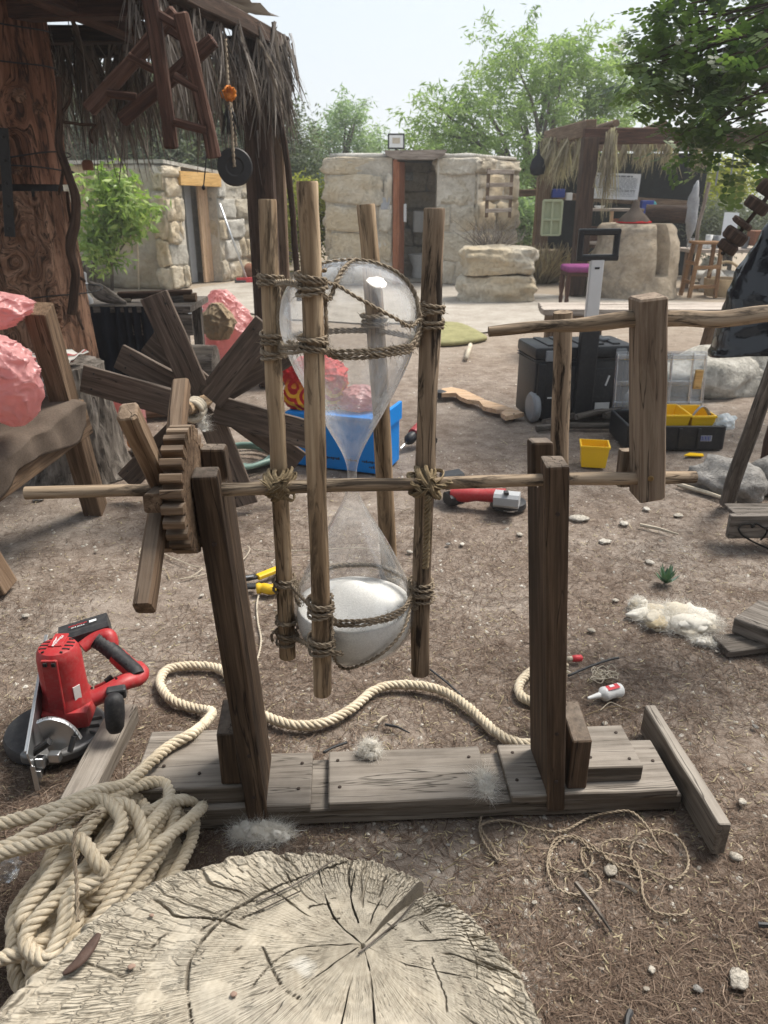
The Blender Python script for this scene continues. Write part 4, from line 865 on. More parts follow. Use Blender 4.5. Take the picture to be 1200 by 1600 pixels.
# bevel quadrant with scale, thumb lever and bracket
def spy(px, py, y): return Y(px, py, y)
qpts = catmull([spy(58, 1128, 1.60), spy(76, 1122, 1.605), spy(98, 1126, 1.61), spy(116, 1138, 1.612), spy(127, 1153, 1.61)], 6)
mb = MB(); mb.tube(qpts, 0.0075, 6, flat=0.35); mb.build('bevel_quadrant', 'bright_steel', sw, 40)
mb = MB(); qc = spy(80, 1180, 1.60)
mb.add([qc] + qpts, [(0, i, i + 1) for i in range(1, len(qpts))]); mb.add([qc + Vector((0, -0.003, 0))] + [q + Vector((0, -0.003, 0)) for q in qpts], [(0, i + 1, i) for i in range(1, len(qpts))]); mb.build('quadrant_web', 'bright_steel', sw)
for i in range(2, len(qpts) - 2, 2):
    MB().beam(qpts[i] + Vector((0, -0.009, 0.004)), qpts[i] + Vector((0, -0.004, 0.008)), 0.0012, 0.0008, seg=1, jit=0, ch=0.0002).build('scale_mark', 'guard_black', sw)
mb = MB(); mb.beam(spy(52, 1176, 1.57), spy(78, 1158, 1.575), 0.022, 0.016, ch=0.006, seg=2, jit=0); mb.build('lever', 'rubber_black', sw, 40)
mb = MB(); mb.beam(spy(109, 1175, 1.58), spy(116, 1150, 1.60), 0.014, 0.010, ch=0.003, seg=2, jit=0); mb.build('lever', 'rubber_black', sw, 40)
mb = MB(); mb.box(spy(86, 1182, 1.575), (0.030, 0.02, 0.026), ch=0.003); mb.box(spy(64, 1190, 1.56), (0.022, 0.02, 0.03), ch=0.003); mb.build('bracket', 'bright_steel', sw)
mb = MB(); mb.box(spy(60, 1209, 1.545), (0.016, 0.006, 0.02), ch=0.001); mb.build('bracket', 'bright_steel', sw)
# motor
zt = Y(103, 1008, 1.745).z
mb = MB(); mb.lathe([(0.050, 0.085), (0.066, 0.088), (0.070, 0.10), (0.068, 0.135), (0.060, 0.15), (0.0585, 0.158), (0.0565, zt - 0.03), (0.0535, zt - 0.014), (0.047, zt - 0.003), (0.040, zt), (0.002, zt + 0.001)], sp(0, 0, 0), 40); mot = mb.build('motor_housing', 'tool_red', sw, 35)
mb = MB(); mb.box(sp(0.01, -0.02, 0.10), (0.125, 0.10, 0.055), 0.12, 0.012); mb.build('gear_cover', 'tool_red', sw, 35)
MB().beam(sp(-0.002, -0.010, zt + 0.0015), sp(-0.006, 0.052, zt + 0.0015), 0.036, 0.006, ch=0.002, seg=1, jit=0).build('badge_band', 'tool_red', sw)
MB().beam(sp(-0.002, -0.054, zt - 0.012), sp(0, -0.063, 0.12), 0.042, 0.008, (0, -1, 0), ch=0.003, seg=3, jit=0).build('badge_band', 'tool_red', sw)
for k in range(5):
    yy = -0.034 + 0.016 * k
    for sx in (-1, 1):
        hw = math.sqrt(max(0.0001, 0.044 ** 2 - yy ** 2))
        if hw > 0.024: MB().beam(sp(sx * 0.021, yy, zt + 0.001), sp(sx * hw, yy, zt - 0.001), 0.0055, 0.003, ch=0.0005, seg=1, jit=0).build('vent_slot', 'dark_hole', mot)
for sx in (-0.011, 0.011): MB().box(sp(sx, -0.0605, zt - 0.022), (0.010, 0.006, 0.010)).build('vent_slot', 'dark_hole', mot)
text_mb('Milwaukee', 0.0125, mat4(sp(-0.002, 0.014, zt + 0.0052), (-0.12, -1, 0), (1, -0.1, 0)), shear=0.25).build('badge_lettering', 'white_print', mot)
MB().add([sp(-0.014, 0.036, zt + 0.0052), sp(-0.008, 0.018, zt + 0.0052), sp(-0.011, 0.018, zt + 0.0052), sp(-0.008, -0.010, zt + 0.0052), sp(-0.012, 0.012, zt + 0.0052), sp(-0.0095, 0.012, zt + 0.0052)], [(0, 2, 1), (1, 2, 4, 5), (4, 3, 5)]).build('badge_bolt', 'white_print', mot)
pl_ = MB(); pl_.box(sp(0.047, -0.034, 0.165), (0.003, 0.02, 0.05), R(-36)); pl_.build('rating_label', 'white_plastic', mot)
# handle loop, grip, battery, side knob
H = lambda px, py, y: Y(px, py, y)
mb = MB(); mb.tube(catmull([H(145, 1092, 1.70), H(170, 1080, 1.72), H(195, 1066, 1.75), H(214, 1060, 1.78), H(219, 1052, 1.80), H(212, 1044, 1.82)], 6), 0.025, 14, True, flat=0.85); mb.build('handle_arm', 'tool_red', sw, 50)
mb = MB(); mb.tube(catmull([H(212, 1050, 1.81), H(195, 1036, 1.83), H(182, 1024, 1.845)], 6), 0.026, 14, flat=0.9); mb.build('handle_rear', 'tool_red', sw, 50)
mb = MB(); gp_ = catmull([H(205, 1044, 1.82), H(180, 1022, 1.845), H(163, 1008, 1.86), H(150, 1000, 1.865)], 8); mb.tube(gp_, [0.0235 + 0.0012 * math.sin(i * 2.2) for i in range(len(gp_))], 14, flat=0.95); mb.build('grip', 'rubber_black', sw, 50)
mb = MB(); mb.tube(catmull([H(128, 1012, 1.85), H(148, 998, 1.875), H(168, 992, 1.88), H(174, 1004, 1.87), H(172, 1018, 1.86)], 6), 0.021, 12, flat=0.8); mb.build('battery_socket', 'tool_red', sw, 50)
mb = MB(); mb.tube(catmull([H(186, 1024, 1.825), H(200, 1036, 1.805), H(212, 1047, 1.785), H(216, 1054, 1.775)], 5), [0.019] * 15 + [0.012], 12, flat=0.7); mb.build('handle_overmould', 'rubber_black', sw, 50)
MB().beam(H(205, 1052, 1.80), H(150, 1076, 1.80), 0.012, 0.018, seg=2, jit=0, ch=0.004).build('handle_bridge', 'tool_red', sw)
MB().beam(H(176, 1058, 1.80), H(166, 1066, 1.79), 0.012, 0.02, seg=2, jit=0, ch=0.004).build('trigger', 'rubber_black', sw)
bt0, bt1 = H(95, 1000, 1.89), H(172, 976, 1.94); bd, bs, bu = frame(bt1 - bt0)
bat = MB().beam(bt0, bt1, 0.075, 0.055, seg=2, jit=0, ch=0.010).build('battery', 'guard_black', sw, 30)
bm4 = mat4(bt0.lerp(bt1, 0.46) + bu * 0.0285, bd, -bs if bs.y < 0 else bs)
MB().add([bm4 @ Vector(v) for v in ((-0.035, -0.014, 0), (0.045, -0.014, 0), (0.045, 0.012, 0), (-0.035, 0.012, 0))], [(0, 1, 2, 3)]).build('battery_label', 'rubber_black', bat)
text_mb('REDLITHIUM', 0.009, bm4 @ Matrix.Translation((-0.008, 0.004, 0.0008))).build('label_lettering', 'red_print', bat)
text_mb('M18 XC5.0', 0.008, bm4 @ Matrix.Translation((-0.008, -0.006, 0.0008))).build('label_lettering', 'white_print', bat)
MB().add([bm4 @ Vector(v) for v in ((0.024, -0.004, 0.0006), (0.044, -0.004, 0.0006), (0.044, 0.008, 0.0006), (0.024, 0.008, 0.0006))], [(0, 1, 2, 3)]).build('label_panel', 'white_print', bat)
mb = MB(); kc = H(179, 1110, 1.665); mb.lathe([(0.004, -0.062), (0.016, -0.059), (0.023, -0.046), (0.026, -0.01), (0.0255, 0.022), (0.022, 0.036), (0.014, 0.045), (0.003, 0.047)], kc, 20, Vector((0.02, 0.25, 1))); mb.build('side_knob', 'rubber_black', sw, True)
mb = MB(); mb.box(H(182, 1082, 1.70), (0.05, 0.03, 0.03), 0.3, 0.006); mb.build('knob_mount', 'guard_black', sw)
for (px, py, y) in ((147, 1078, 1.668), (185, 1063, 1.725), (166, 1014, 1.835), (200, 1041, 1.80)):
    mb = MB(); mb.lathe([(0.0005, 0), (0.0035, 0)], H(px, py, y) + Vector((0, -0.012, 0.014)), 10, Vector((0, -0.6, 0.8))); mb.build('screw_hole', 'dark_hole', sw)

# ------------------------------------------------------------ small litter round the stand
def twine_on_ground(name, label, cat, pts, r, mat, pitch=None, lift=0.004, group=None):
    path = catmull([G(a, b, lift + (c_[0] if c_ else 0)) for a, b, *c_ in pts], 9); mb = MB()
    rope(mb, path, r, pitch or r * 7, 2, 5, r * 1.6); return tag(mb.build(name, mat, None, True), label, cat, group)
twine_on_ground('twine', 'loose tangle of grey-brown twine on the needles in front of the base, right side', 'twine',
    [(752, 1275), (750, 1300), (765, 1330), (782, 1345), (768, 1320), (752, 1290), (790, 1282), (840, 1296), (880, 1298), (920, 1278), (952, 1270, .03), (985, 1268, .05), (1010, 1290, .05), (1030, 1325, .03), (1040, 1335), (1000, 1318), (960, 1312, .02), (940, 1322, .02), (952, 1345), (1010, 1360), (1050, 1375), (1075, 1355), (1068, 1320), (1040, 1300), (1000, 1302, .02), (985, 1335), (1000, 1372), (960, 1350), (930, 1325), (895, 1306), (868, 1320), (858, 1350), (880, 1362), (918, 1358), (925, 1335), (905, 1312), (870, 1310), (855, 1350), (868, 1385), (900, 1398), (935, 1390), (935, 1372), (912, 1350), (912, 1325), (950, 1335, .02), (990, 1345), (1002, 1372), (1005, 1400), (1022, 1424), (1060, 1430), (1075, 1424)], 0.0036, 'twine_mat')
twine_on_ground('string', 'thin pale string lying on the earth behind the left upright', 'string', [(410, 916), (402, 940), (403, 970), (408, 1000), (402, 1030), (388, 1052), (378, 1062)], 0.0042, 'string_mat')
twine_on_ground('string', 'thin pale string looping on the ground below the gear wheel', 'string', [(226, 872), (218, 862), (230, 852), (262, 868), (300, 884), (316, 888), (300, 900), (280, 905), (318, 898), (372, 880), (390, 860), (386, 852)], 0.003, 'string_mat')
twine_on_ground('string', 'faint pale string lying behind the lower glass bulb', 'string', [(395, 858), (430, 862), (470, 860), (520, 858), (560, 856), (600, 862)], 0.003, 'string_mat')
# glue bottle
b0, b1 = G(945, 1085, 0.022), G(982, 1075, 0.022); bx = (b1 - b0).normalized()
gb = thing('glue_bottle', 'white plastic glue bottle with red label lying on the ground beside the base', 'bottle', (b0.x, b0.y, 0))
bq = G(938, 1086, 0.022); mb = MB()
mb.lathe([(0.003, -0.045), (0.0045, -0.044), (0.0085, -0.012), (0.009, -0.010), (0.009, -0.002), (0.014, 0.002), (0.0215, 0.010), (0.022, 0.016), (0.0195, 0.035), (0.0195, 0.045), (0.022, 0.068), (0.019, 0.074), (0.002, 0.075)], bq, 24, bx); mb.build('bottle_body', 'white_plastic', gb, 40)
lab = mat4(bq + bx * 0.04 + Vector((0, -0.004, 0.0205)), bx, Vector((-bx.y, bx.x, 0)) + Vector((0, 0, 0.1)))
MB().add([lab @ Vector(v) for v in ((-0.02, -0.010, 0.001), (0.022, -0.010, 0.001), (0.022, 0.010, 0.001), (-0.02, 0.010, 0.001))], [(0, 1, 2, 3)]).build('label', 'red_print', gb)
MB().add([lab @ Vector(v) for v in ((-0.008, 0.0, 0.0016), (0.008, 0.0, 0.0016), (0.008, 0.009, 0.0016), (-0.008, 0.009, 0.0016))], [(0, 1, 2, 3)]).build('label_patch', 'white_print', gb)
for (y0, s_) in ((-0.005, 0.008),): text_mb('GLUE', s_, lab @ Matrix.Translation((0.004, y0, 0.0018))).build('label_lettering', 'white_print', gb) if False else None
mb = MB(); mb.tube([G(886, 1030, 0.01), G(896, 1029, 0.01)], 0.009, 10); pen = thing('marker_pen', 'pale marker pen with a red cap lying behind the right upright', 'pen', G(895, 1030, 0))
mb.build('barrel', 'string_mat', pen, True); mb = MB(); mb.tube([G(894, 1029.3, 0.01), G(900, 1028.8, 0.01), G(908, 1028.2, 0.01), G(910, 1028, 0.01)], [0.010, 0.0115, 0.0110, 0.006], 12); mb.build('cap', 'red_print', pen, True)
mb = MB(); mb.tube(catmull([G(888, 1056, 0.006), G(920, 1042, 0.008), G(955, 1030, 0.008), G(968, 1028, 0.006)], 4), [0.004] * 12 + [0.0015], 6, True); tag(mb.build('metal_file', 'guard_black', None, True), 'thin dark metal rod lying behind the glue bottle', 'rod')
mb = MB()
rr_ = random.Random(3)
for k in range(14):
    c0 = G(946 + rr_.uniform(-14, 14), 1056 + rr_.uniform(-9, 9), 0.006); pts = [c0 + Vector((0.018 * math.cos(t) * rr_.uniform(.6, 1.2), 0.018 * math.sin(t) * rr_.uniform(.6, 1.2), rr_.uniform(0, 0.015))) for t in np.linspace(0, 6, 9)]; mb.tube(catmull(pts, 3), 0.0018, 4)
tag(mb.build('gauze_scrap', 'string_mat', None, True), 'crumpled pale net scrap on the ground behind the glue bottle', 'scrap')
twine_on_ground('wire', 'thin yellow and black wire curling in front of the glue bottle', 'wire', [(914, 1118), (940, 1108), (965, 1104), (985, 1110), (996, 1114)], 0.0018, 'raffia_mat')
twine_on_ground('straw', 'bent pale straw in front of the glue bottle', 'straw', [(938, 1110), (952, 1098), (962, 1100), (974, 1106)], 0.0018, 'string_mat')
mb = MB(); mb.tube(catmull([G(672, 1046, 0.004), G(700, 1068, 0.005), G(722, 1088, 0.004)], 4), 0.0035, 6); tag(mb.build('black_rod', 'guard_black', None, True), 'thin black cable lying on the ground behind the right pole', 'cable')
mb = MB(); mb.tube(catmull([G(505, 1176, 0.069), G(520, 1168, 0.071), G(542, 1160, 0.070)], 4), 0.0035, 6); tag(mb.build('black_rod', 'guard_black', None, True), 'short dark stick on the middle plank beside the wool tuft', 'stick')
mb = MB(); mb.blob(G(476, 1214, 0.052), (0.008, 0.007, 0.009), 3, 0.4, 2, 2); mb.blob(G(471, 1208, 0.052), (0.006, 0.006, 0.006), 4, 0.4, 2, 2); tag(mb.build('black_lump', 'guard_black', None, True), 'small black lump in the channel of the base near the left upright', 'lump')
# agave offset
leafmat('agave', (0.06, 0.12, 0.075), (0.12, 0.20, 0.13), (0.40, 0.52, 0.50), 0.15)
rs = random.Random(8); c0 = G(1040, 912, 0.0); ag = thing('succulent', 'small grey-green rosette plant growing from the earth above the fleece', 'plant', c0)
for k in range(17):
    a = k * 2.4; el = R(20 + 3.2 * k); L = rs.uniform(0.045, 0.075); d = Vector((math.cos(a) * math.cos(el), math.sin(a) * math.cos(el), math.sin(el))); sdv = Vector((-math.sin(a), math.cos(a), 0)); mb = MB()
    p = [c0 + d * (L * t) + Vector((0, 0, 0.015 * t * t)) for t in (0, 0.35, 0.7, 1)]; wv_ = [0.005, 0.0085, 0.007, 0.0006]; vs = []
    for q, w_ in zip(p, wv_): vs += [q - sdv * w_ + Vector((0, 0, 0.003)), q, q + sdv * w_ + Vector((0, 0, 0.003))]
    mb.add(vs, [(3 * i + j, 3 * i + j + 1, 3 * i + j + 4, 3 * i + j + 3) for i in range(3) for j in range(2)]); t = rs.uniform(0.1, 0.6) if k != 5 else 1.0
    mb.build('leaf', 'agave', ag, True, {'tint': [t] * len(mb.v)})
# snips in the middle distance behind the left upright
plain('tool_yellow', (0.72, 0.46, 0.02), 0.4, 0.4, 0.1, 20)
sn = thing('snips', 'cutting pliers with yellow handles lying on the ground behind the left pole', 'pliers', G(400, 915, 0))
MB().beam(G(378, 905, 0.02), G(404, 900, 0.02), 0.03, 0.014, seg=2, jit=0.001).build('jaw', 'guard_black', sn); MB().beam(G(376, 917, 0.015), G(400, 916, 0.015), 0.028, 0.014, seg=2, jit=0.001).build('jaw', 'guard_black', sn)
MB().beam(G(382, 902, 0.034), G(396, 900, 0.034), 0.012, 0.008, seg=1, jit=0).build('spring', 'bright_steel', sn)
MB().beam(G(402, 902, 0.022), G(445, 885, 0.022), 0.030, 0.02, seg=3, jit=0.0, ch=0.006).build('handle', 'tool_yellow', sn)
mb = MB(); mb.tube(catmull([G(401, 920, 0.02), G(412, 919, 0.022), G(424, 921, 0.022), G(445, 915, 0.02)], 4), [0.02, 0.021, 0.022, 0.018] + [0.02] * 9, 12); mb.build('handle', 'tool_yellow', sn, True)
# planks at the right edge
pr = MB().beam(G(1165, 962, 0.055), G(1420, 1060, 0.055), 0.19, 0.060, seg=6, jit=0.003).build('plank', 'wood_grey'); tag(pr, 'thick grey plank end lying on another plank at the right edge', 'plank')
pr = MB().beam(G(1125, 1010, 0.014), G(1260, 995, 0.014), 0.10, 0.026, seg=6, jit=0.003).build('plank', 'wood_grey'); tag(pr, 'split grey board lying flat beneath the thick plank at the right edge', 'plank')
b0 = Y(1140, 835, 2.98); hb = thing('low_bench', 'low grey board on edge with a black cord loop hanging on it, right edge', 'bench', (b0.x, b0.y, 0))
MB().beam(Y(1138, 822, 2.98), Y(1420, 818, 2.98), 0.030, 0.105, seg=5, jit=0.002, cut=(0.0, 0)).build('board', 'wood_grey', hb)
MB().beam(Y(1140, 799, 3.04), Y(1420, 795, 3.04), 0.13, 0.022, seg=5, jit=0.002).build('seat', 'wood_grey', hb)
mb = MB(); mb.box(Vector((2.0, 3.04, 0.12)), (0.06, 0.10, 0.27)); mb.build('leg', 'wood_grey', hb)
mb = MB(); mb.tube(catmull([Y(1178, 823, 2.955), Y(1172, 819, 2.955), Y(1160, 820, 2.955), Y(1154, 826, 2.955), Y(1160, 836, 2.955), Y(1178, 847, 2.955), Y(1200, 857, 2.955), Y(1230, 872, 2.95)], 6), 0.004, 7)
mb.tube(catmull([Y(1176, 822, 2.955), Y(1182, 818, 2.955), Y(1192, 824, 2.955), Y(1199, 828, 2.955), Y(1194, 838, 2.955), Y(1188, 844, 2.955)], 6), 0.004, 7); mb.blob(Y(1176, 822, 2.952), (0.009, 0.006, 0.009), 2, 0.2, 1, 2)
tag(mb.build('looped_cable', 'dark_cord', None, True), 'black cord looped over a nail on the grey board, right edge', 'cord')
# ============================================================ MIDDLE GROUND
rs = random.Random(77)
def film(name, col, trans=0.45, rough=0.28, cs=22.0, bs=0.7):
    g = NG(name); pos = g.n('NewGeometry').outputs['Position']
    cr = g.n('TexVoronoi', {'feature': 'DISTANCE_TO_EDGE'}, Vector=g.n('VectorMath', {'operation': 'ADD'}, i0=pos, i1=g.scale(g.n('TexNoise', None, Vector=pos, Scale=12.0).outputs['Color'], (0.08,) * 3)).outputs[0], Scale=cs).outputs['Distance']
    h = g.math('MULTIPLY_ADD', g.noise(pos, 18, 4, 0.6), 0.6, g.math('MULTIPLY', g.ramp(cr, [(0.0, 1.0), (0.25, 0.0)]), 0.5))
    nr = g.bump(h, bs, 0.02); d = g.bsdf(col, rough, nr, 0.5); t = g.n('BsdfTranslucent', None, Color=col + (1,) if len(col) == 3 else col).outputs[0]
    M[name] = g.done(g.n('MixShader', None, i0=trans, i1=d, i2=t).outputs[0]); return M[name]
film('pink_film', (0.78, 0.42, 0.41), 0.5, 0.3, 13.0, 0.6); film('white_film', (0.80, 0.84, 0.86)); film('black_film', (0.012, 0.013, 0.016), 0.0, 0.16, 7.0, 0.22)
def cloth_mat(name, col, sc=160):
    g = NG(name); pos = g.n('NewGeometry').outputs['Position']; n = g.noise(pos, 9, 5, 0.65); f = g.noise(pos, sc, 2, 0.6)
    c = g.mix(1.0, col, g.ramp(g.math('MULTIPLY_ADD', n, 0.6, g.math('MULTIPLY', f, 0.4)), [(0.3, 0.6), (0.7, 1.25)]), 'MULTIPLY')
    M[name] = g.done(g.bsdf(c, 0.95, g.bump(f, 0.5, 0.002), 0.05))
cloth_mat('brown_cloth', (0.125, 0.098, 0.078)); cloth_mat('black_cloth', (0.016, 0.018, 0.024)); cloth_mat('burlap', (0.33, 0.255, 0.17)); cloth_mat('red_cloth', (0.48, 0.02, 0.022)); cloth_mat('olive_cloth', (0.27, 0.255, 0.13)); cloth_mat('purple_cloth', (0.20, 0.055, 0.15)); cloth_mat('grey_cloth', (0.36, 0.37, 0.39)); cloth_mat('straw_weave', (0.42, 0.32, 0.20), 90)
plain('blue_card', (0.0, 0.22, 0.68), 0.5, 0.35, 0.08, 12); plain('yellow_plastic', (0.85, 0.52, 0.01), 0.4, 0.4, 0.06, 12); plain('black_plastic', (0.014, 0.015, 0.018), 0.45, 0.4, 0.2, 20, 0.0, dirt=(0.06, 0.058, 0.055), dirt_amt=0.3)
plain('grey_plastic', (0.22, 0.23, 0.24), 0.5, 0.4, 0.15, 15); plain('alu', (0.62, 0.64, 0.66), 0.35, 0.5, 0.08, 10, 0.0, 0.6); plain('iron', (0.035, 0.033, 0.032), 0.55, 0.4, 0.3, 40, 0.002, 0.4); plain('green_hose', (0.17, 0.26, 0.22), 0.4, 0.4, 0.1, 10)
plain('teal_plastic', (0.05, 0.33, 0.34), 0.45); plain('grey_paint', (0.38, 0.39, 0.40), 0.6, 0.3, 0.15, 10); plain('terracotta', (0.26, 0.12, 0.075), 0.85, 0.2, 0.25, 20, 0.002); plain('orange_leaf', (0.75, 0.25, 0.04), 0.7, 0.2, 0.4, 30); plain('blue_plastic', (0.02, 0.05, 0.30), 0.5)

# ---- trestle bench on the left, cloth and pink bags on it
LB0, LB1 = G(150, 797), Y(60, 482, 3.05)
tr = thing('trestle', 'rough timber trestle with two leaning legs and a rail, left edge', 'trestle', (LB0.x, LB0.y, 0))
MB().beam(LB0 + (LB0 - LB1) * 0.0, LB1, 0.085, 0.105, (0, 1, 0.2), ch=0.004, seg=7, jit=0.004).build('leg', 'wood_trestle', tr)
LA0 = G(4, 922); MB().beam(LA0, LA0 + Vector((-0.30, -0.06, 0.95)), 0.085, 0.105, (0, 1, 0.2), ch=0.004, seg=7, jit=0.004).build('leg', 'wood_trestle', tr)
r0, r1 = Y(134, 650, 3.20), Y(-60, 788, 2.50)
MB().beam(r0, r1, 0.032, 0.155, (0, 0.1, 1), ch=0.004, seg=6, jit=0.003).build('rail', 'wood_trestle', tr)
rd_ = (r1 - r0).normalized(); lft = Vector((-1, 0.15, 0)).normalized()
MB().beam(r0 + lft * 0.22 + Vector((0, 0, 0.03)), r1 + lft * 0.22 + Vector((0, 0, 0.03)), 0.36, 0.030, (0, 0, 1), seg=5, jit=0.003).build('seat_board', 'wood_trestle', tr)
# cloth: lies on the seat and folds over the rail
mb = MB(); NU, NV = 30, 26; vs = []
rs_ = random.Random(3)
for i in range(NU):
    u = i / (NU - 1); a = (r0 + rd_ * 0.05).lerp(r1, u)
    for j in range(NV):
        v = j / (NV - 1); 
        if v < 0.6: p = a + lft * (0.33 * (1 - v / 0.6) - 0.02) + Vector((0, 0, 0.100))
        else: p = a - lft * 0.040 + Vector((0, 0, 0.085 - (v - 0.6) / 0.4 * (0.11 + 0.03 * math.sin(u * 9)))); 
        p = p + Vector((0.006 * math.sin(u * 31 + v * 4), 0, 0.007 * math.sin(u * 17 + v * 9))) + mnoise.noise_vector(p * 9) * 0.008
        vs.append(p)
mb.add(vs, [(i * NV + j, (i + 1) * NV + j, (i + 1) * NV + j + 1, i * NV + j + 1) for i in range(NU - 1) for j in range(NV - 1)])
o = mb.build('sackcloth', 'brown_cloth', None, True); o.modifiers.new('s', 'SOLIDIFY').thickness = 0.004; tag(o, 'torn dark brown cloth draped over the trestle rail', 'cloth')
def bag(name, label, cat, c, size, mat, seed, amp=0.22, rot=0.0, pull=None, lev=5, group=None):
    mb = MB(); mb.blob(c, size, seed, amp, 1.5, lev, rot, fine=0.05)
    out = []
    for v in mb.v:
        p = Vector(v); q = p - Vector(c); n = q.normalized()
        ridge = 1.4 * (1 - abs(mnoise.noise(p * 5 + Vector((seed, 0, 0))))) ** 7 + 1.1 * (1 - abs(mnoise.noise(Vector((p.x * 7 + p.z * 5, p.y * 7, p.z * 19)) + Vector((0, seed, 0))))) ** 6 + 0.5 * (1 - abs(mnoise.noise(Vector((p.x * 24, p.y * 24, p.z * 30)) + Vector((0, seed, 3))))) ** 5
        p = p + n * (ridge * 0.065 - 0.03) * min(size)
        if pull is not None:
            t = max(0.0, min(1.0, (q.dot(pull[0]) / pull[1]))); p = p.lerp(Vector(c) + pull[0] * pull[2], t * t * 0.5)
        out.append(tuple(p))
    mb.v = out; return tag(mb.build(name, mat, None, True), label, cat, group)
def sack(name, label, cat, c, prof, mat, seed, crease=0.05, lean=(0, 0), group=None, NU=110, NV=70, oval=0.75, closed=True):
    """a soft plastic bag: rings of given half-width up its height, pinched into folds and crossed by sharp creases"""
    mb = MB(); c = Vector(c); vs = []; pr = catmull([Vector((r_, z_, 0)) for r_, z_ in prof], 12); zs = [p.y for p in pr]; o = Vector((seed * 3.7, seed * 1.3, 0))
    for i in range(NV):
        t = i / (NV - 1) * (len(pr) - 1); k = min(int(t), len(pr) - 2); p = pr[k].lerp(pr[k + 1], t - k); v = i / (NV - 1)
        for j in range(NU):
            a = 2 * math.pi * j / NU; ca, sa = math.cos(a), math.sin(a); q = Vector((ca * 1.6, sa * 1.6, v * 3.2)) + o
            rid = (1 - abs(mnoise.noise(q * 1.1))) ** 8 * 1.5 + (1 - abs(mnoise.noise(Vector((q.x * 1.4 + q.z * 0.8, q.y * 1.4, q.z * 2.6))))) ** 8 + 0.25 * (1 - abs(mnoise.noise(Vector((q.x * 2.4 - q.z * 1.5, q.y * 2.4, q.z * 4))))) ** 6
            big = mnoise.noise(q * 0.8) * 0.22; r_ = p.x * (1 + big + (rid - 0.7) * crease * 1.2)
            vs.append(c + Vector((r_ * ca + lean[0] * p.y, r_ * sa * oval + lean[1] * p.y, p.y + crease * 0.25 * prof[1][0] * mnoise.noise(q * 2))))
    fs = [(i * NU + j, i * NU + (j + 1) % NU, (i + 1) * NU + (j + 1) % NU, (i + 1) * NU + j) for i in range(NV - 1) for j in range(NU)] + [tuple(range(NU - 1, -1, -1)), tuple((NV - 1) * NU + j for j in range(NU))]
    mb.add(vs, fs); return tag(mb.build(name, mat, None, True), label, cat, group)
q = Y(26, 664, 2.74); sack('pink_bag', 'crinkled pink plastic bag resting on the cloth of the trestle', 'bag', q, [(0.03, 0), (0.085, 0.05), (0.15, 0.15), (0.155, 0.24), (0.11, 0.31), (0.03, 0.34)], 'pink_film', 2, 0.09, (-0.25, 0))
q = Y(-14, 515, 2.95); sack('pink_bag', 'rolled pink plastic bag hooked over the top of the leaning trestle leg', 'bag', q, [(0.04, 0), (0.10, 0.02), (0.135, 0.06), (0.125, 0.11), (0.05, 0.14)], 'pink_film', 5, 0.10)

# ---- grey stump behind the trestle
def gnarl(c, r0, r1, h, seed, mat, name, par=None, sides=96, lev=40, groove=0.10, flare=0.25, burls=()):
    mb = MB(); vs = []; gr = []; c = Vector(c)
    for i in range(lev + 1):
        t = i / lev; z = t * h; r = r0 + (r1 - r0) * t + flare * r0 * (1 - t) ** 6
        for k in range(sides):
            a = 2 * math.pi * k / sides; tw = a + 0.25 * math.sin(t * 2 + seed); sx, sy = math.cos(tw) * 2.2, math.sin(tw) * 2.2
            n1 = abs(mnoise.noise(Vector((sx * 1.3, sy * 1.3, t * 1.1 + seed)))); n2 = abs(mnoise.noise(Vector((sx * 4.5, sy * 4.5, t * 2.2 + seed)))); n3 = mnoise.noise(Vector((sx * 0.5, sy * 0.5, t * 1.5 + seed * 2)))
            q = r * (1 + groove * (n1 * 1.2 + n2 * 0.8 - 0.6) + 0.12 * n3)
            gd = 0.0
            for (ba, bz, br, bam) in burls:      # swirling burl: ripples round a centre
                da = (a - ba + math.pi) % (2 * math.pi) - math.pi; dd = math.hypot(da * r, (z - bz) * 0.8) / br * (1 + 0.35 * mnoise.noise(Vector((a * 4, z * 9, seed)))); e_ = math.exp(-dd * dd * 1.3); q += bam * e_ * (0.7 + 0.3 * math.cos(dd * 13)); gd += e_ * dd * br * 2.2
            vs.append(c + Vector((q * math.cos(a), q * math.sin(a), z))); gr.append((z * (1 - min(0.8, gd * 4)) + seed, q * math.cos(a) * 0.6 + gd, q * math.sin(a) * 0.6 + gd))
    fs = [(i * sides + k, i * sides + (k + 1) % sides, (i + 1) * sides + (k + 1) % sides, (i + 1) * sides + k) for i in range(lev) for k in range(sides)]
    fs.append(tuple(lev * sides + k for k in range(sides))); mb.add(vs, fs, gr); return mb.build(name, mat, par, 60)
sc = G(128, 735); sc.z = -0.01
tag(gnarl(sc, 0.235, 0.205, 0.60, 2, 'wood_grey', 'tree_stump', None, groove=0.13, flare=0.2), 'tall grey gnarled tree stump standing behind the trestle', 'stump')
mb = MB(); kn_ = Y(96, 622, 3.62); mb.tube(catmull([kn_ + Vector((-0.10, 0.05, 0.03)), kn_, kn_ + Vector((0.06, -0.04, -0.01)), kn_ + Vector((0.11, -0.03, -0.03))], 6), [0.05, 0.052, 0.05, 0.048, 0.045, 0.043, 0.042, 0.04, 0.04, 0.038, 0.036, 0.034, 0.032, 0.03, 0.03, 0.028, 0.026, 0.024, 0.02], 14, True, 0.3)
tag(mb.build('broken_branch', 'wood_grey', None, 60), 'grey broken branch stub lying against the grey stump', 'branch')
g = NG('striped_rag'); v = g.attr('grain').outputs['Vector']; s3 = g.n('SeparateXYZ', None, i0=v)
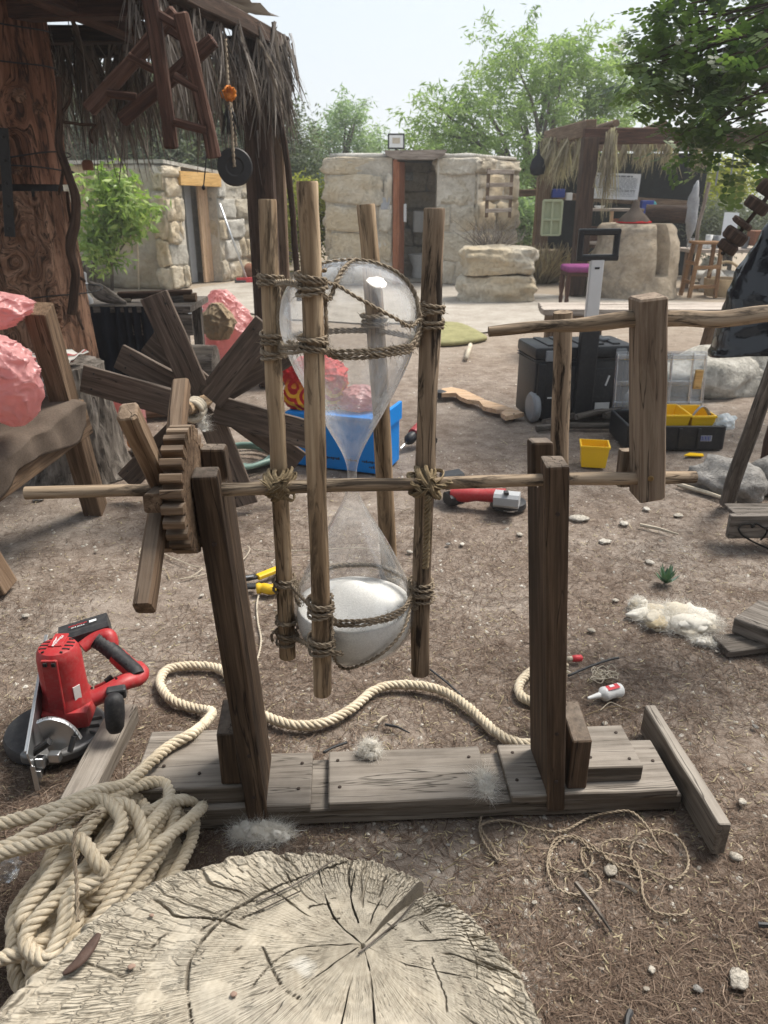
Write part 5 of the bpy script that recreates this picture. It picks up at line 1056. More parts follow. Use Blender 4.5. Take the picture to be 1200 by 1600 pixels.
st_ = g.math('FRACT', g.math('MULTIPLY', s3.outputs['X'], 26.0)); c = g.ramp(st_, [(0.0, (0.42, 0.40, 0.37)), (0.40, (0.50, 0.48, 0.45)), (0.46, (0.26, 0.06, 0.06)), (0.62, (0.26, 0.06, 0.06)), (0.68, (0.12, 0.14, 0.12)), (0.9, (0.45, 0.43, 0.40))]); M['striped_rag'] = g.done(g.bsdf(c, 0.95))
mb = MB(); NU = 22; vs = []; gr = []; rc = Vector((sc.x - 0.03, sc.y - 0.15, 0.655))
for i in range(NU):
    for j in range(NU):
        u, v = i / (NU - 1) - 0.5, j / (NU - 1) - 0.5; p = rc + Vector((u * 0.30 + v * 0.05, v * 0.24, 0.0)); z = -max(0, -v - 0.2) * 0.45 + 0.014 * math.sin(u * 26 + v * 6) + 0.02 * mnoise.noise(p * 14); p.z += z; vs.append(p); gr.append((u * 0.3, v * 0.3, 0))
mb.add(vs, [(i * NU + j, (i + 1) * NU + j, (i + 1) * NU + j + 1, i * NU + j + 1) for i in range(NU - 1) for j in range(NU - 1)], gr); o = mb.build('striped_rag', 'striped_rag', None, True); o.modifiers.new('s', 'SOLIDIFY').thickness = 0.006
tag(o, 'dirty striped rag lying on the grey stump', 'rag')

# ---- big post: red timber set on a gnarled trunk
TY = 4.55; tb = Vector((-1.955, TY, 0))
tk = thing('timber_post', 'massive red-brown tree trunk post holding the thatched roof, left edge', 'post', tb)
cz = Y(40, 292, TY).z; gnarl(Vector((tb.x - 0.03, TY, -0.01)), 0.285, 0.232, cz - 0.012, 7, 'wood_trunk_low', 'lower_trunk', tk, 150, 110, 0.12, 0.1, burls=((R(-82), cz - 0.14, 0.09, 0.035), (R(-84), cz - 0.36, 0.12, 0.045), (R(-50), cz - 0.62, 0.07, 0.05), (R(-100), cz - 0.75, 0.10, 0.03)))
mb = MB(); mb.lathe([(0.2, -0.05), (0.2, 0.05)], Vector((tb.x - 0.01, TY, cz)), 32); mb.build('joint', 'dark_hole', tk)
gnarl(Vector((tb.x + 0.0, TY, cz + 0.012)), 0.222, 0.225, 1.45, 11, 'wood_trunk', 'upper_trunk', tk, 120, 60, 0.075, 0.0, burls=((R(-70), 0.35, 0.06, 0.012), (R(-110), 0.7, 0.06, 0.012)))
for (px, py, s_) in ((30, 148, 0.022), (58, 170, 0.018), (25, 265, 0.018)):
    q = Y(px, py, TY - 0.23); mb = MB(); mb.lathe([(s_ * 1.5, -s_ * 0.6), (s_ * 1.25, -s_ * 0.12), (s_ * 1.0, s_ * 0.03), (s_ * 0.8, -s_ * 0.02), (s_ * 0.62, s_ * 0.06), (s_ * 0.45, -s_ * 0.01), (s_ * 0.3, s_ * 0.07), (0.002, s_ * 0.0)], q, 28, Vector((0.25, -1, 0.05)), jit=0.30, rough=0.008); mb.build('knot', 'wood_trunk_low', tk, 60)
def ringwire(z, tilt, r, seed):
    pts = [Vector((tb.x - 0.0 + r * math.cos(a), TY + r * math.sin(a), z + tilt * math.cos(a) + 0.006 * math.sin(a * 3 + seed))) for a in np.linspace(0, 2 * math.pi, 33)]; mb = MB(); mb.tube(pts, 0.004, 5); mb.build('binding_wire', 'iron', tk, True)
ringwire(Y(45, 32, TY - .25).z, -0.01, 0.245, 1); ringwire(Y(45, 90, TY - .25).z, -0.02, 0.25, 2); ringwire(Y(45, 246, TY - .25).z, 0.03, 0.255, 3); ringwire(Y(45, 256, TY - .25).z, -0.03, 0.258, 4); ringwire(Y(45, 468, TY - .3).z, 0.02, 0.325, 5)
s0, s1 = Y(5, 200, TY - 0.262), Y(16, 370, TY - 0.285); mb = MB(); mb.beam(s0, s1, 0.052, 0.008, (0, 1, 0), seg=6, jit=0.003, ch=0.002); stp = mb.build('iron_strap', 'iron', tk)
for k in range(5): q = s0.lerp(s1, 0.08 + 0.21 * k); mb = MB(); mb.lathe([(0.009, 0), (0.008, 0.006), (0.001, 0.009)], q + Vector((0, -0.004, 0)), 10, Vector((0, -1, 0))); mb.build('bolt', 'iron', stp, True)
vn = catmull([Y(92, 120, 4.3), Y(94, 180, 4.3), Y(92, 225, 4.3), Y(106, 270, 4.28), Y(118, 310, 4.27), Y(117, 350, 4.27), Y(110, 390, 4.27), Y(118, 430, 4.28), Y(112, 490, 4.3)], 6)
mb = MB(); mb.tube(vn, [0.014 + 0.010 * min(1, i / 25) + 0.004 * mnoise.noise(p * 8) for i, p in enumerate(vn)], 10, True, 0.3)
for (a, b) in (((96, 190), (150, 195)), ((100, 250), (92, 305)), ((105, 300), (112, 355)), ((94, 180), (112, 130)), ((130, 515), (112, 470)), ((118, 430), (134, 440)), ((150, 195), (145, 225))):
    p0, p1 = Y(*a, 4.3), Y(*b, 4.3); mb.tube(catmull([p0, p0.lerp(p1, 0.5) + mnoise.noise_vector(p0 * 5) * 0.04, p1], 4), [0.008] * 8 + [0.003], 6)
tag(mb.build('vine_stem', 'wood_darkbeam', None, 60), 'dark twisting vine stem climbing beside the big red post', 'vine')

# ---- thatched shelter at the upper left
leafmat('thatch', (0.070, 0.056, 0.046), (0.175, 0.15, 0.13), (0.38, 0.34, 0.295), 0.2, 0.8, (1, 0.95, 0.85))
sh = thing('thatched_shelter', 'palm thatched shelter roof on posts and beams, upper left', 'shelter', (-0.9, 6.0, 0))
def frond_mesh(seed, L=0.75, n=26, leaf=0.52):
    rs = random.Random(seed); V = []; F = []; T = []
    for i in range(n):
        t = i / n; base = Vector((rs.uniform(-0.02, 0.02), 0.02 * math.sin(t * 5), -L * 0.55 * t ** 1.2)); sgn = 1 if i % 2 else -1
        d = Vector((sgn * rs.uniform(0.08, 0.5) * (1 - 0.6 * t), rs.uniform(-0.3, 0.3), -1)).normalized(); l = leaf * rs.uniform(0.55, 1.25); wd = rs.uniform(0.008, 0.019); sdv = Vector((rs.gauss(0, 1), rs.gauss(0, 1), 0.1)).normalized(); o = len(V); tn = min(1, max(0, rs.gauss(0.45, 0.25)))
        for j in range(4):
            k = j / 3; q = base + d * (l * k) + Vector((0, 0, -0.10 * l * k * k)) + sdv.cross(d) * (0.03 * math.sin(k * 3 + i)); w_ = wd * (1 - 0.85 * k); V += [q - sdv * w_, q + sdv * w_]; T += [tn, tn]
        for j in range(3): F.append((o + 2 * j, o + 2 * j + 1, o + 2 * j + 3, o + 2 * j + 2))
    for i in range(8):   # rachis
        a = Vector((0, 0.02 * math.sin(i), -L * 0.55 * i / 7)); V += [a + Vector((-0.008, 0, 0)), a + Vector((0.008, 0, 0))]; T += [0.3, 0.3]
        if i: o = len(V); F.append((o - 4, o - 3, o - 1, o - 2))
    ob = raw('frond', [tuple(v) for v in V], F, 'thatch', None, T); me = ob.data; bpy.data.objects.remove(ob); return me
fm = [frond_mesh(s_) for s_ in range(7)]
E0, E1 = Vector((-1.50, 2.2, 2.29)), Vector((-0.72, 6.15, 2.37)); E2 = Vector((-4.6, 6.5, 2.36)); rs = random.Random(31)
def hang(p, yaw, sc_, tilt=0.0): inst('palm_frond', rs.choice(fm), sh, p, (rs.uniform(-0.12, 0.12) + tilt, rs.uniform(-0.2, 0.2), yaw), (sc_, sc_, sc_ * rs.uniform(0.8, 1.15)))
for k in range(28):      # right eave
    t = rs.uniform(0.40, 1.0) ** 0.75; hang(E0.lerp(E1, t) + Vector((rs.uniform(-0.08, 0.05), 0, rs.uniform(-0.03, 0.06))), R(80) + rs.uniform(-0.8, 0.8), rs.uniform(0.45, 0.78))
for k in range(48):      # far eave
    t = rs.uniform(0.0, 0.75); hang(E1.lerp(E2, t) + Vector((0, rs.uniform(-0.25, 0.05), rs.uniform(-0.06, 0.05))), rs.uniform(-0.6, 0.6), rs.uniform(0.6, 0.95))
for k in range(34):      # loose fronds showing under the roof
    hang(Vector((rs.uniform(-2.9, -1.15), rs.uniform(4.9, 6.0), rs.uniform(2.26, 2.42))), rs.uniform(0, 3), rs.uniform(0.5, 0.95))
for k in range(11):      # long tips trailing over the far corner
    hang(E1 + Vector((rs.uniform(-0.12, 0.10), rs.uniform(-0.3, 0.2), rs.uniform(-0.02, 0.1))), R(90) + rs.uniform(-0.9, 0.9), rs.uniform(0.6, 0.85), rs.uniform(-0.2, 0.2))
# the bed of thatch above
rs2 = np.random.RandomState(3); mb = MB(); n1, n2_ = 26, 36; vs = []
for lay in (0, 1):
    for i in range(n1):
        for j in range(n2_):
            u, v = i / (n1 - 1), j / (n2_ - 1); a = E0.lerp(E1, u); b = Vector((-4.8, 2.0, 2.3)).lerp(E2, u); p = a.lerp(b, v); p.z += (0.16 if lay else 0.05) + 0.5 * math.sin(math.pi * v) * (1 if True else 0) * 0.35 + rs2.uniform(-0.03, 0.03) + 0.04 * mnoise.noise(p * 5); p += Vector((rs2.uniform(-0.03, 0.03), rs2.uniform(-0.04, 0.04), 0)); vs.append(p)
N1 = n1 * n2_; fs = []
for i in range(n1 - 1):
    for j in range(n2_ - 1):
        q = (i * n2_ + j, (i + 1) * n2_ + j, (i + 1) * n2_ + j + 1, i * n2_ + j + 1); fs.append(q); fs.append(tuple(x + N1 for x in q[::-1]))
mb.add(vs, fs); mb.build('thatch_bed', 'thatch', sh, False, {'tint': list(rs2.uniform(0.1, 0.7, len(vs)))})['kind'] = 'stuff'
for (a, b, w_, m_) in ((E0 + Vector((0.02, 0, 0.0)), E1 + Vector((0.02, 0.1, 0.0)), 0.085, 'wood_darkbeam'), (E1 + Vector((0.03, 0, -0.02)), E2 + Vector((0, 0, -0.02)), 0.10, 'wood_darkbeam'), (Vector((-1.75, 2.2, 2.22)), Vector((-1.3, 6.3, 2.28)), 0.10, 'wood_redbeam'), (Vector((-1.15, 4.35, 2.26)), Vector((-4.5, 4.7, 2.24)), 0.12, 'wood_redbeam'), (Vector((-0.95, 5.2, 2.27)), Vector((-4.5, 5.5, 2.27)), 0.08, 'wood_darkbeam')):
    MB().beam(a, b, w_, w_ * 1.15, seg=8, jit=0.01, ch=0.008).build('roof_beam', m_, sh)
pb = Y(420, 420, 6.0); pb.z = 0
MB().beam(Vector((pb.x - 0.02, 6.0, 0)), Vector((pb.x - 0.02, 6.0, 2.36)), 0.19, 0.17, (0, 1, 0), seg=8, jit=0.008, ch=0.012).build('roof_post', 'wood_darkbeam', sh)
MB().beam(Vector((pb.x + 0.075, 6.16, 0)), Vector((pb.x + 0.09, 6.16, 2.3)), 0.10, 0.10, (0, 1, 0), seg=8, jit=0.008, ch=0.01).build('roof_post', 'wood_trestle', sh)
mb = MB(); mb.tube(catmull([Y(428, 130, 5.9), Y(444, 220, 5.9), Y(456, 320, 5.9), Y(462, 400, 5.9), Y(468, 470, 5.9)], 5), 0.022, 8, True, 0.15); mb.build('prop_stick', 'wood_darkbeam', sh, 50)
# the big post carries on as a corner: second unseen post keeps the roof up
MB().beam(Vector((-4.3, 6.2, 0)), Vector((-4.3, 6.2, 2.36)), 0.18, 0.18, (0, 1, 0), seg=4, jit=0.008).build('roof_post', 'wood_darkbeam', sh)

# ---- two small hanging ladders
def ladder(label, rails, rungs, y, mat):
    q = Y(*rails[0][0], y); t = thing('hanging_ladder', label, 'ladder', q)
    for (a, b) in rails: MB().beam(Y(*a, y), Y(*b, y + 0.05), 0.062, 0.05, (0, 1, 0), seg=6, jit=0.006, ch=0.012, bow=0.012).build('rail', mat, t)
    for (a, b) in rungs: MB().beam(Y(*a, y + 0.02), Y(*b, y + 0.03), 0.036, 0.036, (0, 1, 0), seg=4, jit=0.005, ch=0.009).build('rung', mat, t)
ladder('red-brown wooden ladder hanging slanted under the thatch, left of the upright one', [((275, 18), (138, 172)), ((335, 62), (190, 188))], [((200, 88), (258, 118)), ((168, 146), (214, 152)), ((262, 45), (310, 75))], 3.95, 'wood_redbeam')
ladder('red-brown wooden ladder hanging nearly upright under the thatch beside the pulley', [((228, -40), (268, 232)), ((282, 20), (335, 248))], [((272, 118), (310, 140)), ((272, 190), (322, 204)), ((245, 20), (292, 50))], 3.8, 'wood_redbeam')
# ---- pulley
pc_ = Y(367, 261, 5.0); pu = thing('pulley_wheel', 'dark grooved wooden pulley wheel hanging on a rope from the thatch', 'pulley', pc_)
mb = MB(); mb.lathe([(0.018, -0.022), (0.045, -0.022), (0.055, -0.028), (0.098, -0.026), (0.105, -0.018), (0.092, 0.0), (0.105, 0.018), (0.098, 0.026), (0.02, 0.026)], pc_, 36, Vector((-0.15, 1, -0.1)), jit=0.02); mb.lathe([(0.018, -0.022), (0.018, 0.026)], pc_, 16, Vector((-0.15, 1, -0.1)), cap=False); mb.build('wheel', 'iron', pu, 30)
mb = MB(); rope(mb, catmull([pc_ + Vector((0.004, -0.035, 0.0)), Y(364, 235, 4.96), Y(362, 190, 4.98), Y(358, 160, 5.0), Y(356, 130, 5.02), Y(352, 60, 5.1)], 6), 0.011, 0.06, 2, 6, 0.01); rope(mb, catmull([pc_ + Vector((0.006, 0.03, 0.0)), Y(369, 235, 5.03), Y(366, 190, 5.02), Y(360, 160, 5.0)], 6), 0.009, 0.06, 2, 6, 0.01); mb.build('rope', 'twine_mat', pu, True)
mb = MB()
for k in range(26): a = rs.uniform(0, 6.28); q = Y(357, 165 + rs.uniform(-4, 6), 5.0); mb.tube([q, q + Vector((0.03 * math.cos(a), 0.03 * math.sin(a), -0.06)), q + Vector((0.05 * math.cos(a), 0.04 * math.sin(a), -0.14))], [0.005, 0.004, 0.002], 5)
mb.build('rope_tassel', 'iron', pu, True)
mb = MB()
for k in range(11): a = k * 2.4; q = Y(357 + 5 * math.cos(a), 146 + 7 * math.sin(a), 4.97); mb.blob(q, (0.026, 0.005, 0.020), k, 0.9, 1.9, 2, a)
tag(mb.build('dried_flower', 'orange_leaf', None, True), 'orange dried flower tied on the pulley rope under the thatch', 'flower')
q = Y(137, 258, 5.4); bl = thing('clay_bell', 'tiny clay bell hanging on a string in front of the left hut', 'bell', q)
mb = MB(); mb.lathe([(0.030, -0.030), (0.034, -0.024), (0.036, 0.01), (0.028, 0.026), (0.008, 0.032)], q, 16); mb.build('cup', 'terracotta', bl, True); mb = MB(); mb.tube([q + Vector((0, 0, 0.03)), q + Vector((0.0, 0, 0.9))], 0.003, 5); mb.build('string', 'iron', bl)
q = Y(318, 293, 5.2); mb = MB(); mb.tube([q, Y(323, 240, 5.2), Y(330, 60, 5.2)], 0.004, 5); mb.blob(q, (0.012, 0.012, 0.016), 1, 0.1, 1, 2); tag(mb.build('knotted_string', 'iron', None, True), 'thin dark knotted cord hanging in front of the orange lintel', 'cord')

# ---- table with black cloth, far left, and what stands on it
ty = 5.7; t0, t1 = Y(128, 478, ty), Y(300, 482, ty); TZ = t0.z
tb_ = thing('work_table', 'low old table with a black cloth hung along its front', 'table', (t0.x, ty, 0))
MB().beam(Vector((t0.x - 0.1, ty + 0.25, TZ - 0.02)), Vector((t1.x, ty + 0.25, TZ - 0.02)), 0.6, 0.045, seg=5, jit=0.005).build('table_top', 'wood_grey', tb_)
for (x, y) in ((t0.x, ty + 0.02), (t1.x - 0.08, ty + 0.02), (t1.x - 0.08, ty + 0.48)): MB().beam((x, y, 0), (x, y, TZ - 0.045), 0.07, 0.07, (0, 1, 0), seg=3).build('leg', 'wood_grey', tb_)
MB().beam(Vector((t1.x - 0.45, ty - 0.02, TZ - 0.13)), Vector((t1.x, ty - 0.02, TZ - 0.13)), 0.03, 0.15, seg=3).build('apron', 'wood_grey', tb_)
mb = MB(); n = 60; vs = []
for i in range(n):
    u = i / (n - 1)
    for j in range(8): v = j / 7; vs.append(Vector((t0.x - 0.05 + u * 0.56, ty - 0.055 + (0.018 + 0.02 * v) * math.sin(u * 44 + 2 * math.sin(u * 9)), TZ + 0.004 - v * (TZ - 0.02))))
mb.add(vs, [(i * 8 + j, (i + 1) * 8 + j, (i + 1) * 8 + j + 1, i * 8 + j + 1) for i in range(n - 1) for j in range(7)]); tag(mb.build('black_curtain', 'black_cloth', None, True), 'pleated black cloth hanging along the front of the low table', 'cloth')
q = Y(130, 478, ty + 0.1); q.z = TZ + 0.003; mb = MB(); mb.lathe([(0.075, 0), (0.075, 0.03), (0.055, 0.06), (0.045, 0.09), (0.062, 0.10), (0.066, 0.13), (0.05, 0.15), (0.055, 0.21), (0.05, 0.22), (0.001, 0.22)], q, 24); tag(mb.build('turned_baluster', 'grey_paint', None, 40), 'grey turned wooden baluster standing on the low table', 'baluster')
q = Y(165, 470, ty + 0.05); q.z = TZ + 0.07; mb = MB(); mb.tube(catmull([q + Vector((-0.11, 0, 0.07)), q + Vector((-0.08, 0, 0.06)), q + Vector((-0.02, 0, 0.015)), q + Vector((0.07, 0, -0.03)), q + Vector((0.15, 0, -0.055))], 5), [0.008, 0.022, 0.03, 0.033, 0.033, 0.034, 0.04, 0.05, 0.055, 0.057, 0.057, 0.055, 0.052, 0.048, 0.042, 0.036, 0.03, 0.024, 0.018, 0.014, 0.01], 14, True, 0.15); tag(mb.build('carved_bird', 'wood_grey', None, True), 'grey wooden bird shape lying on the low table', 'carving')
for (a, b, r, m_, l_) in (((178, 470), (205, 468), 0.022, 'string_mat', 'pale short stick lying behind the wooden bird on the table'), ((185, 462), (300, 458), 0.028, 'wood_darkbeam', 'long dark timber lying across the back of the low table'), ((262, 478), (298, 470), 0.03, 'wood_grey', 'split grey log end on the right side of the low table'), ((290, 484), (308, 478), 0.035, 'wood_trestle', 'brown log end jutting from the right side of the low table')):
    p0, p1 = Y(*a, ty + 0.2), Y(*b, ty + 0.2); p0.z = max(p0.z, TZ + r + 0.003); p1.z = max(p1.z, TZ + r + 0.003); mb = MB(); mb.tube([p0, p0.lerp(p1, 0.33), p0.lerp(p1, 0.66), p1], r, 10, True, 0.2); tag(mb.build('stick', m_, None, 50), l_, 'stick')
q = G(222, 574); mb = MB(); mb.lathe([(0.09, 0.0), (0.12, 0.24), (0.125, 0.25), (0.118, 0.245), (0.088, 0.01)], Vector((q.x, 6.3, 0.0)), 24, cap=False); tag(mb.build('bucket', 'white_plastic', None, True), 'white plastic bucket standing under the low table', 'bucket')
# ---- log, sacks and bags behind the paddle wheel
lg0, lg1 = G(280, 572, 0.16), G(338, 572, 0.16); mb = MB(); mb.tube([lg0, lg0.lerp(lg1, 0.3), lg0.lerp(lg1, 0.7), lg1], 0.165, 20, True, 0.06); tag(mb.build('log', 'wood_grey', None, 50), 'short thick grey log lying behind the paddle wheel', 'log')
sack('pink_sack', 'pink plastic sack bulging behind the paddle wheel beside the grey log', 'bag', Vector((Y(362, 560, 6.9).x, 6.9, 0.01)), [(0.14, 0), (0.23, 0.10), (0.25, 0.28), (0.20, 0.45), (0.11, 0.56), (0.05, 0.62)], 'pink_film', 9, 0.10, (-0.1, 0))
q = Y(343, 530, 6.62); sack('burlap_sack', 'brown burlap sack slumped on the pink sack', 'sack', q, [(0.07, 0), (0.12, 0.08), (0.13, 0.18), (0.07, 0.27), (0.04, 0.30)], 'burlap', 12, 0.10)
q = Y(303, 512, 6.9); sack('white_bag', 'crumpled white plastic bag lying on the grey log', 'bag', q, [(0.10, 0), (0.17, 0.06), (0.15, 0.16), (0.06, 0.26), (0.02, 0.30)], 'white_film', 14, 0.12)
mb = MB(); mb.lathe([(0.085, 0), (0.10, 0.02), (0.10, 0.22), (0.03, 0.27), (0.028, 0.30), (0.001, 0.30)], G(205, 668), 20); tag(mb.build('pink_jug', 'pink_film', None, 40), 'pink plastic jug standing between the grey stump and the paddle wheel', 'jug')
mb = MB(); mb.blob(G(218, 690, 0.06), (0.07, 0.07, 0.06), 5, 0.08, 1.2, 3); tag(mb.build('gourd', 'orange_leaf', None, True), 'orange gourd lying on the ground beside the pink jug', 'gourd')
for (a, b, r, l_) in (((205, 705), (255, 702), 0.025, 'dark stick on the ground under the paddle wheel, left part'), ((345, 742), (450, 712), 0.022, 'dark stick on the ground under the paddle wheel, right part'), ((222, 640), (290, 634), 0.07, 'brown log lying behind the gear wheel'), ((150, 598), (208, 600), 0.03, 'pale pole lying behind the grey stump')):
    p0, p1 = G(*a, r), G(*b, r); mb = MB(); mb.tube([p0, p0.lerp(p1, 0.3), p0.lerp(p1, 0.7), p1], r, 10, True, 0.15); tag(mb.build('stick', 'wood_grey' if r < 0.05 else 'wood_trestle', None, 50), l_, 'stick')
mb = MB()
for k in range(4):
    c0 = G(378, 712, 0.02 + 0.018 * k); R0 = 0.20 - 0.012 * (k % 3); mb.tube([c0 + Vector((R0 * math.cos(t) + rs.uniform(-.01, .01), R0 * 0.95 * math.sin(t), 0.008 * math.sin(3 * t + k))) for t in np.linspace(0, 6.2, 30)], 0.013, 7)
tag(mb.build('garden_hose', 'green_hose', None, True), 'coil of pale green garden hose on the ground behind the paddle wheel', 'hose')

# ---- paddle wheel
hb_ = Y(322, 630, 3.42); pw = thing('paddle_wheel', 'dark plank paddle wheel standing on the ground behind the gear wheel', 'paddle wheel', (hb_.x, hb_.y, 0))
for (px, py, y, wd) in ((240, 460, 3.36, 0.125), (128, 590, 3.28, 0.125), (185, 556, 3.46, 0.115), (232, 532, 3.58, 0.115), (418, 508, 3.36, 0.125), (448, 552, 3.52, 0.115), (485, 680, 3.38, 0.13), (468, 722, 3.52, 0.115), (386, 806, 3.40, 0.12), (198, 752, 3.56, 0.115)):
    e = Y(px, py, y); c0 = Vector((hb_.x, y, hb_.z)); d = (e - c0).normalized(); e.z = max(e.z, 0.03)
    bl_ = MB().beam(c0 + d * 0.05, e, wd, 0.022, (0, 1, 0.0), ch=0.003, seg=5, jit=0.004).build('paddle', 'wood_paddle', pw)
    s_ = d.cross(Vector((0, 1, 0)))
    for k in (-1, 1): mb = MB(); mb.lathe([(0.005, 0), (0.004, 0.002), (0.0005, 0.002)], e - d * 0.05 + s_ * (k * wd * 0.28) + Vector((0, -0.0125, 0)), 8, Vector((0, -1, 0))); mb.build('nail', 'iron', bl_)
mb = MB(); mb.tube([hb_ + Vector((0, 0.35, 0.03)), hb_ + Vector((-0.01, 0, 0.005)), hb_ + Vector((-0.04, -0.22, 0.03))], 0.032, 14, True, 0.08); mb.build('hub', 'wood_pole', pw, 50)
for k in range(3): mb = MB(); mb.tube([hb_ + Vector((-0.02, -0.12 - 0.03 * k, 0.01)) + Vector((0.042 * math.cos(t), 0.0, 0.042 * math.sin(t))) for t in np.linspace(0, 6.3, 16)], 0.012, 6); mb.build('binding', 'string_mat', pw, True)
wool('wisp of white wool hanging from the hub of the paddle wheel', Vector((hb_.x + 0.02, hb_.y - 0.17, hb_.z - 0.08)), (0.028, 0.02, 0.09), 500, 0.05, 9)

# ---- blue box and red bag
c0, c1 = G(474, 728), G(598, 743); bx = Vector((c1.x - c0.x, c1.y - c0.y, 0)); L = bx.length + 0.10; bx.normalize(); by = Vector((-bx.y, bx.x, 0)); HB = 0.30
bb = thing('blue_box', 'bright blue box with small dark print along the bottom, behind the hourglass', 'box', (c0.x, c0.y, 0))
cc = c1 - bx * (L / 2) + by * 0.14; mb = MB(); mb.box(cc + Vector((0, 0, HB / 2 + 0.002)), (L, 0.28, HB), Matrix.Rotation(math.atan2(bx.y, bx.x), 3, 'Z'), 0.006); mb.build('carton', 'blue_card', bb)
MB().beam(c1 + by * 0.0 + bx * 0.004 + Vector((0, 0, HB * 0.98)), c1 + by * 0.28 + bx * 0.004 + Vector((0, 0, HB * 0.98)), 0.02, 0.10, seg=1, jit=0).build('flap', 'blue_card', bb)
MB().beam(c0 + bx * 0.02 - by * 0.006 + Vector((0, 0, HB * 1.0)), c1 - by * 0.006 + Vector((0, 0, HB * 1.0)), 0.008, 0.02, seg=1, jit=0).build('flap', 'blue_card', bb)
m4 = mat4(c0.lerp(c1, 0.62) - by * 0.002 + Vector((0, 0, 0.055)), bx, (0, 0, 1)); text_mb('uonnuoii innouni', 0.022, m4, 0.0005) if False else None
for k, (x0, x1) in enumerate(((-0.20, -0.06), (-0.03, 0.04), (0.06, 0.20), (0.10, 0.20))):
    zz = 0.012 if k < 3 else -0.016; n = int((x1 - x0) / 0.011)
    for i in range(n): MB().box(m4 @ Vector((x0 + 0.011 * i + 0.004, zz + 0.0015 * math.sin(i * 3.7), 0)), (0.007, 0.002, 0.006 + 0.004 * (i % 3)), Matrix.Rotation(math.atan2(bx.y, bx.x), 3, 'Z')).build('print_mark', 'guard_black', bb)
g = NG('red_pattern'); pos = g.n('NewGeometry').outputs['Position']; vv = g.n('TexVoronoi', {'feature': 'F1'}, Vector=pos, Scale=7.0).outputs['Distance']; sp3 = g.n('SeparateXYZ', None, i0=pos)
low = g.ramp(sp3.outputs['Z'], [(0.40, 1.0), (0.47, 0.0)]); ban = g.ramp(g.math('FRACT', g.math('MULTIPLY', vv, 4.0)), [(0.48, 0.0), (0.52, 1.0)]); c = g.mix(g.math('MULTIPLY', low, ban), (0.45, 0.018, 0.02), (0.78, 0.40, 0.03)); M['red_pattern'] = g.done(g.bsdf(c, 0.6, g.bump(g.noise(pos, 20, 4), 0.8, 0.02)))
sack('red_bag', 'red shopping bag with yellow pattern standing on the blue box', 'bag', cc + Vector((-0.14, 0.06, HB + 0.004)), [(0.14, 0), (0.17, 0.05), (0.17, 0.15), (0.15, 0.22), (0.09, 0.28)], 'red_pattern', 21, 0.07, (0, 0), None, 110, 70, 0.6)
sack('pink_bag', 'pink plastic bag lying on the blue box behind the glass', 'bag', cc + Vector((0.10, 0.02, HB + 0.004)), [(0.10, 0), (0.13, 0.04), (0.11, 0.09), (0.04, 0.13)], 'pink_film', 22, 0.12)
mb = MB(); q = G(458, 706, 0.05); mb.lathe([(0.03, 0), (0.03, 0.012), (0.018, 0.014), (0.018, 0.03), (0.001, 0.03)], q, 16, Vector((0, -1, 0.1))); tag(mb.build('reel', 'white_plastic', None, 40), 'small white plastic reel beside the blue box', 'reel')

# ---- drill and grinder
q = G(640, 700); dr = thing('drill', 'red and black cordless drill lying on the ground beside the blue box', 'drill', q)
mb = MB(); mb.lathe([(0.005, -0.06), (0.006, -0.035), (0.02, -0.03), (0.032, -0.01), (0.034, 0.02), (0.03, 0.045)], Vector((q.x, q.y, 0.055)), 18, Vector((0.5, 0.75, 0.28))); mb.build('chuck', 'black_plastic', dr, 40)
mb = MB(); mb.lathe([(0.03, 0.045), (0.04, 0.05), (0.04, 0.13), (0.028, 0.15), (0.001, 0.15)], Vector((q.x, q.y, 0.055)), 18, Vector((0.5, 0.75, 0.28))); mb.build('body', 'tool_red', dr, 40)
MB().beam(q + Vector((0.05, 0.10, 0.06)), q + Vector((0.15, -0.0, 0.04)), 0.045, 0.04, seg=2, jit=0, ch=0.012).build('handle', 'black_plastic', dr)
mb = MB(); mb.tube([q + Vector((-0.032, -0.047, 0.036)), q + Vector((-0.055, -0.082, 0.022))], 0.007, 8); mb.build('bit', 'bright_steel', dr)
q = G(795, 797); gn = thing('angle_grinder', 'red and black cordless angle grinder with grey head lying on the ground', 'grinder', G(760, 780))
p0, p1 = G(705, 772, 0.06), G(790, 775, 0.075)
mb = MB(); mb.tube([p0, p0.lerp(p1, 0.3), p0.lerp(p1, 0.45), p0.lerp(p1, 0.8), p1], [0.036, 0.038, 0.03, 0.034, 0.036], 14); mb.build('body', 'tool_red', gn, 40)
MB().beam(G(692, 752, 0.10), G(722, 746, 0.11), 0.10, 0.07, seg=2, jit=0, ch=0.014).build('battery', 'black_plastic', gn); MB().beam(G(698, 780, 0.04), G(720, 776, 0.04), 0.08, 0.055, seg=2, jit=0, ch=0.012).build('battery_foot', 'black_plastic', gn)
MB().beam(G(772, 778, 0.085), G(812, 782, 0.085), 0.085, 0.065, seg=2, jit=0, ch=0.016).build('gear_head', 'grey_paint', gn)
MB().box(G(791, 770, 0.125), (0.022, 0.03, 0.014), None, 0.003).build('lock_button', 'black_plastic', gn)
mb = MB(); mb.lathe([(0.03, 0.05), (0.04, 0.045), (0.085, 0.035), (0.088, 0.012), (0.08, 0.012)], Vector((q.x, q.y + 0.03, 0.0)), 28, cap=False); mb.build('guard', 'black_plastic', gn, 40); mb = MB(); mb.lathe([(0.001, 0.020), (0.078, 0.018), (0.078, 0.012), (0.001, 0.010)], Vector((q.x, q.y + 0.02, 0.0)), 28); mb.build('disc', 'bright_steel', gn, 30)

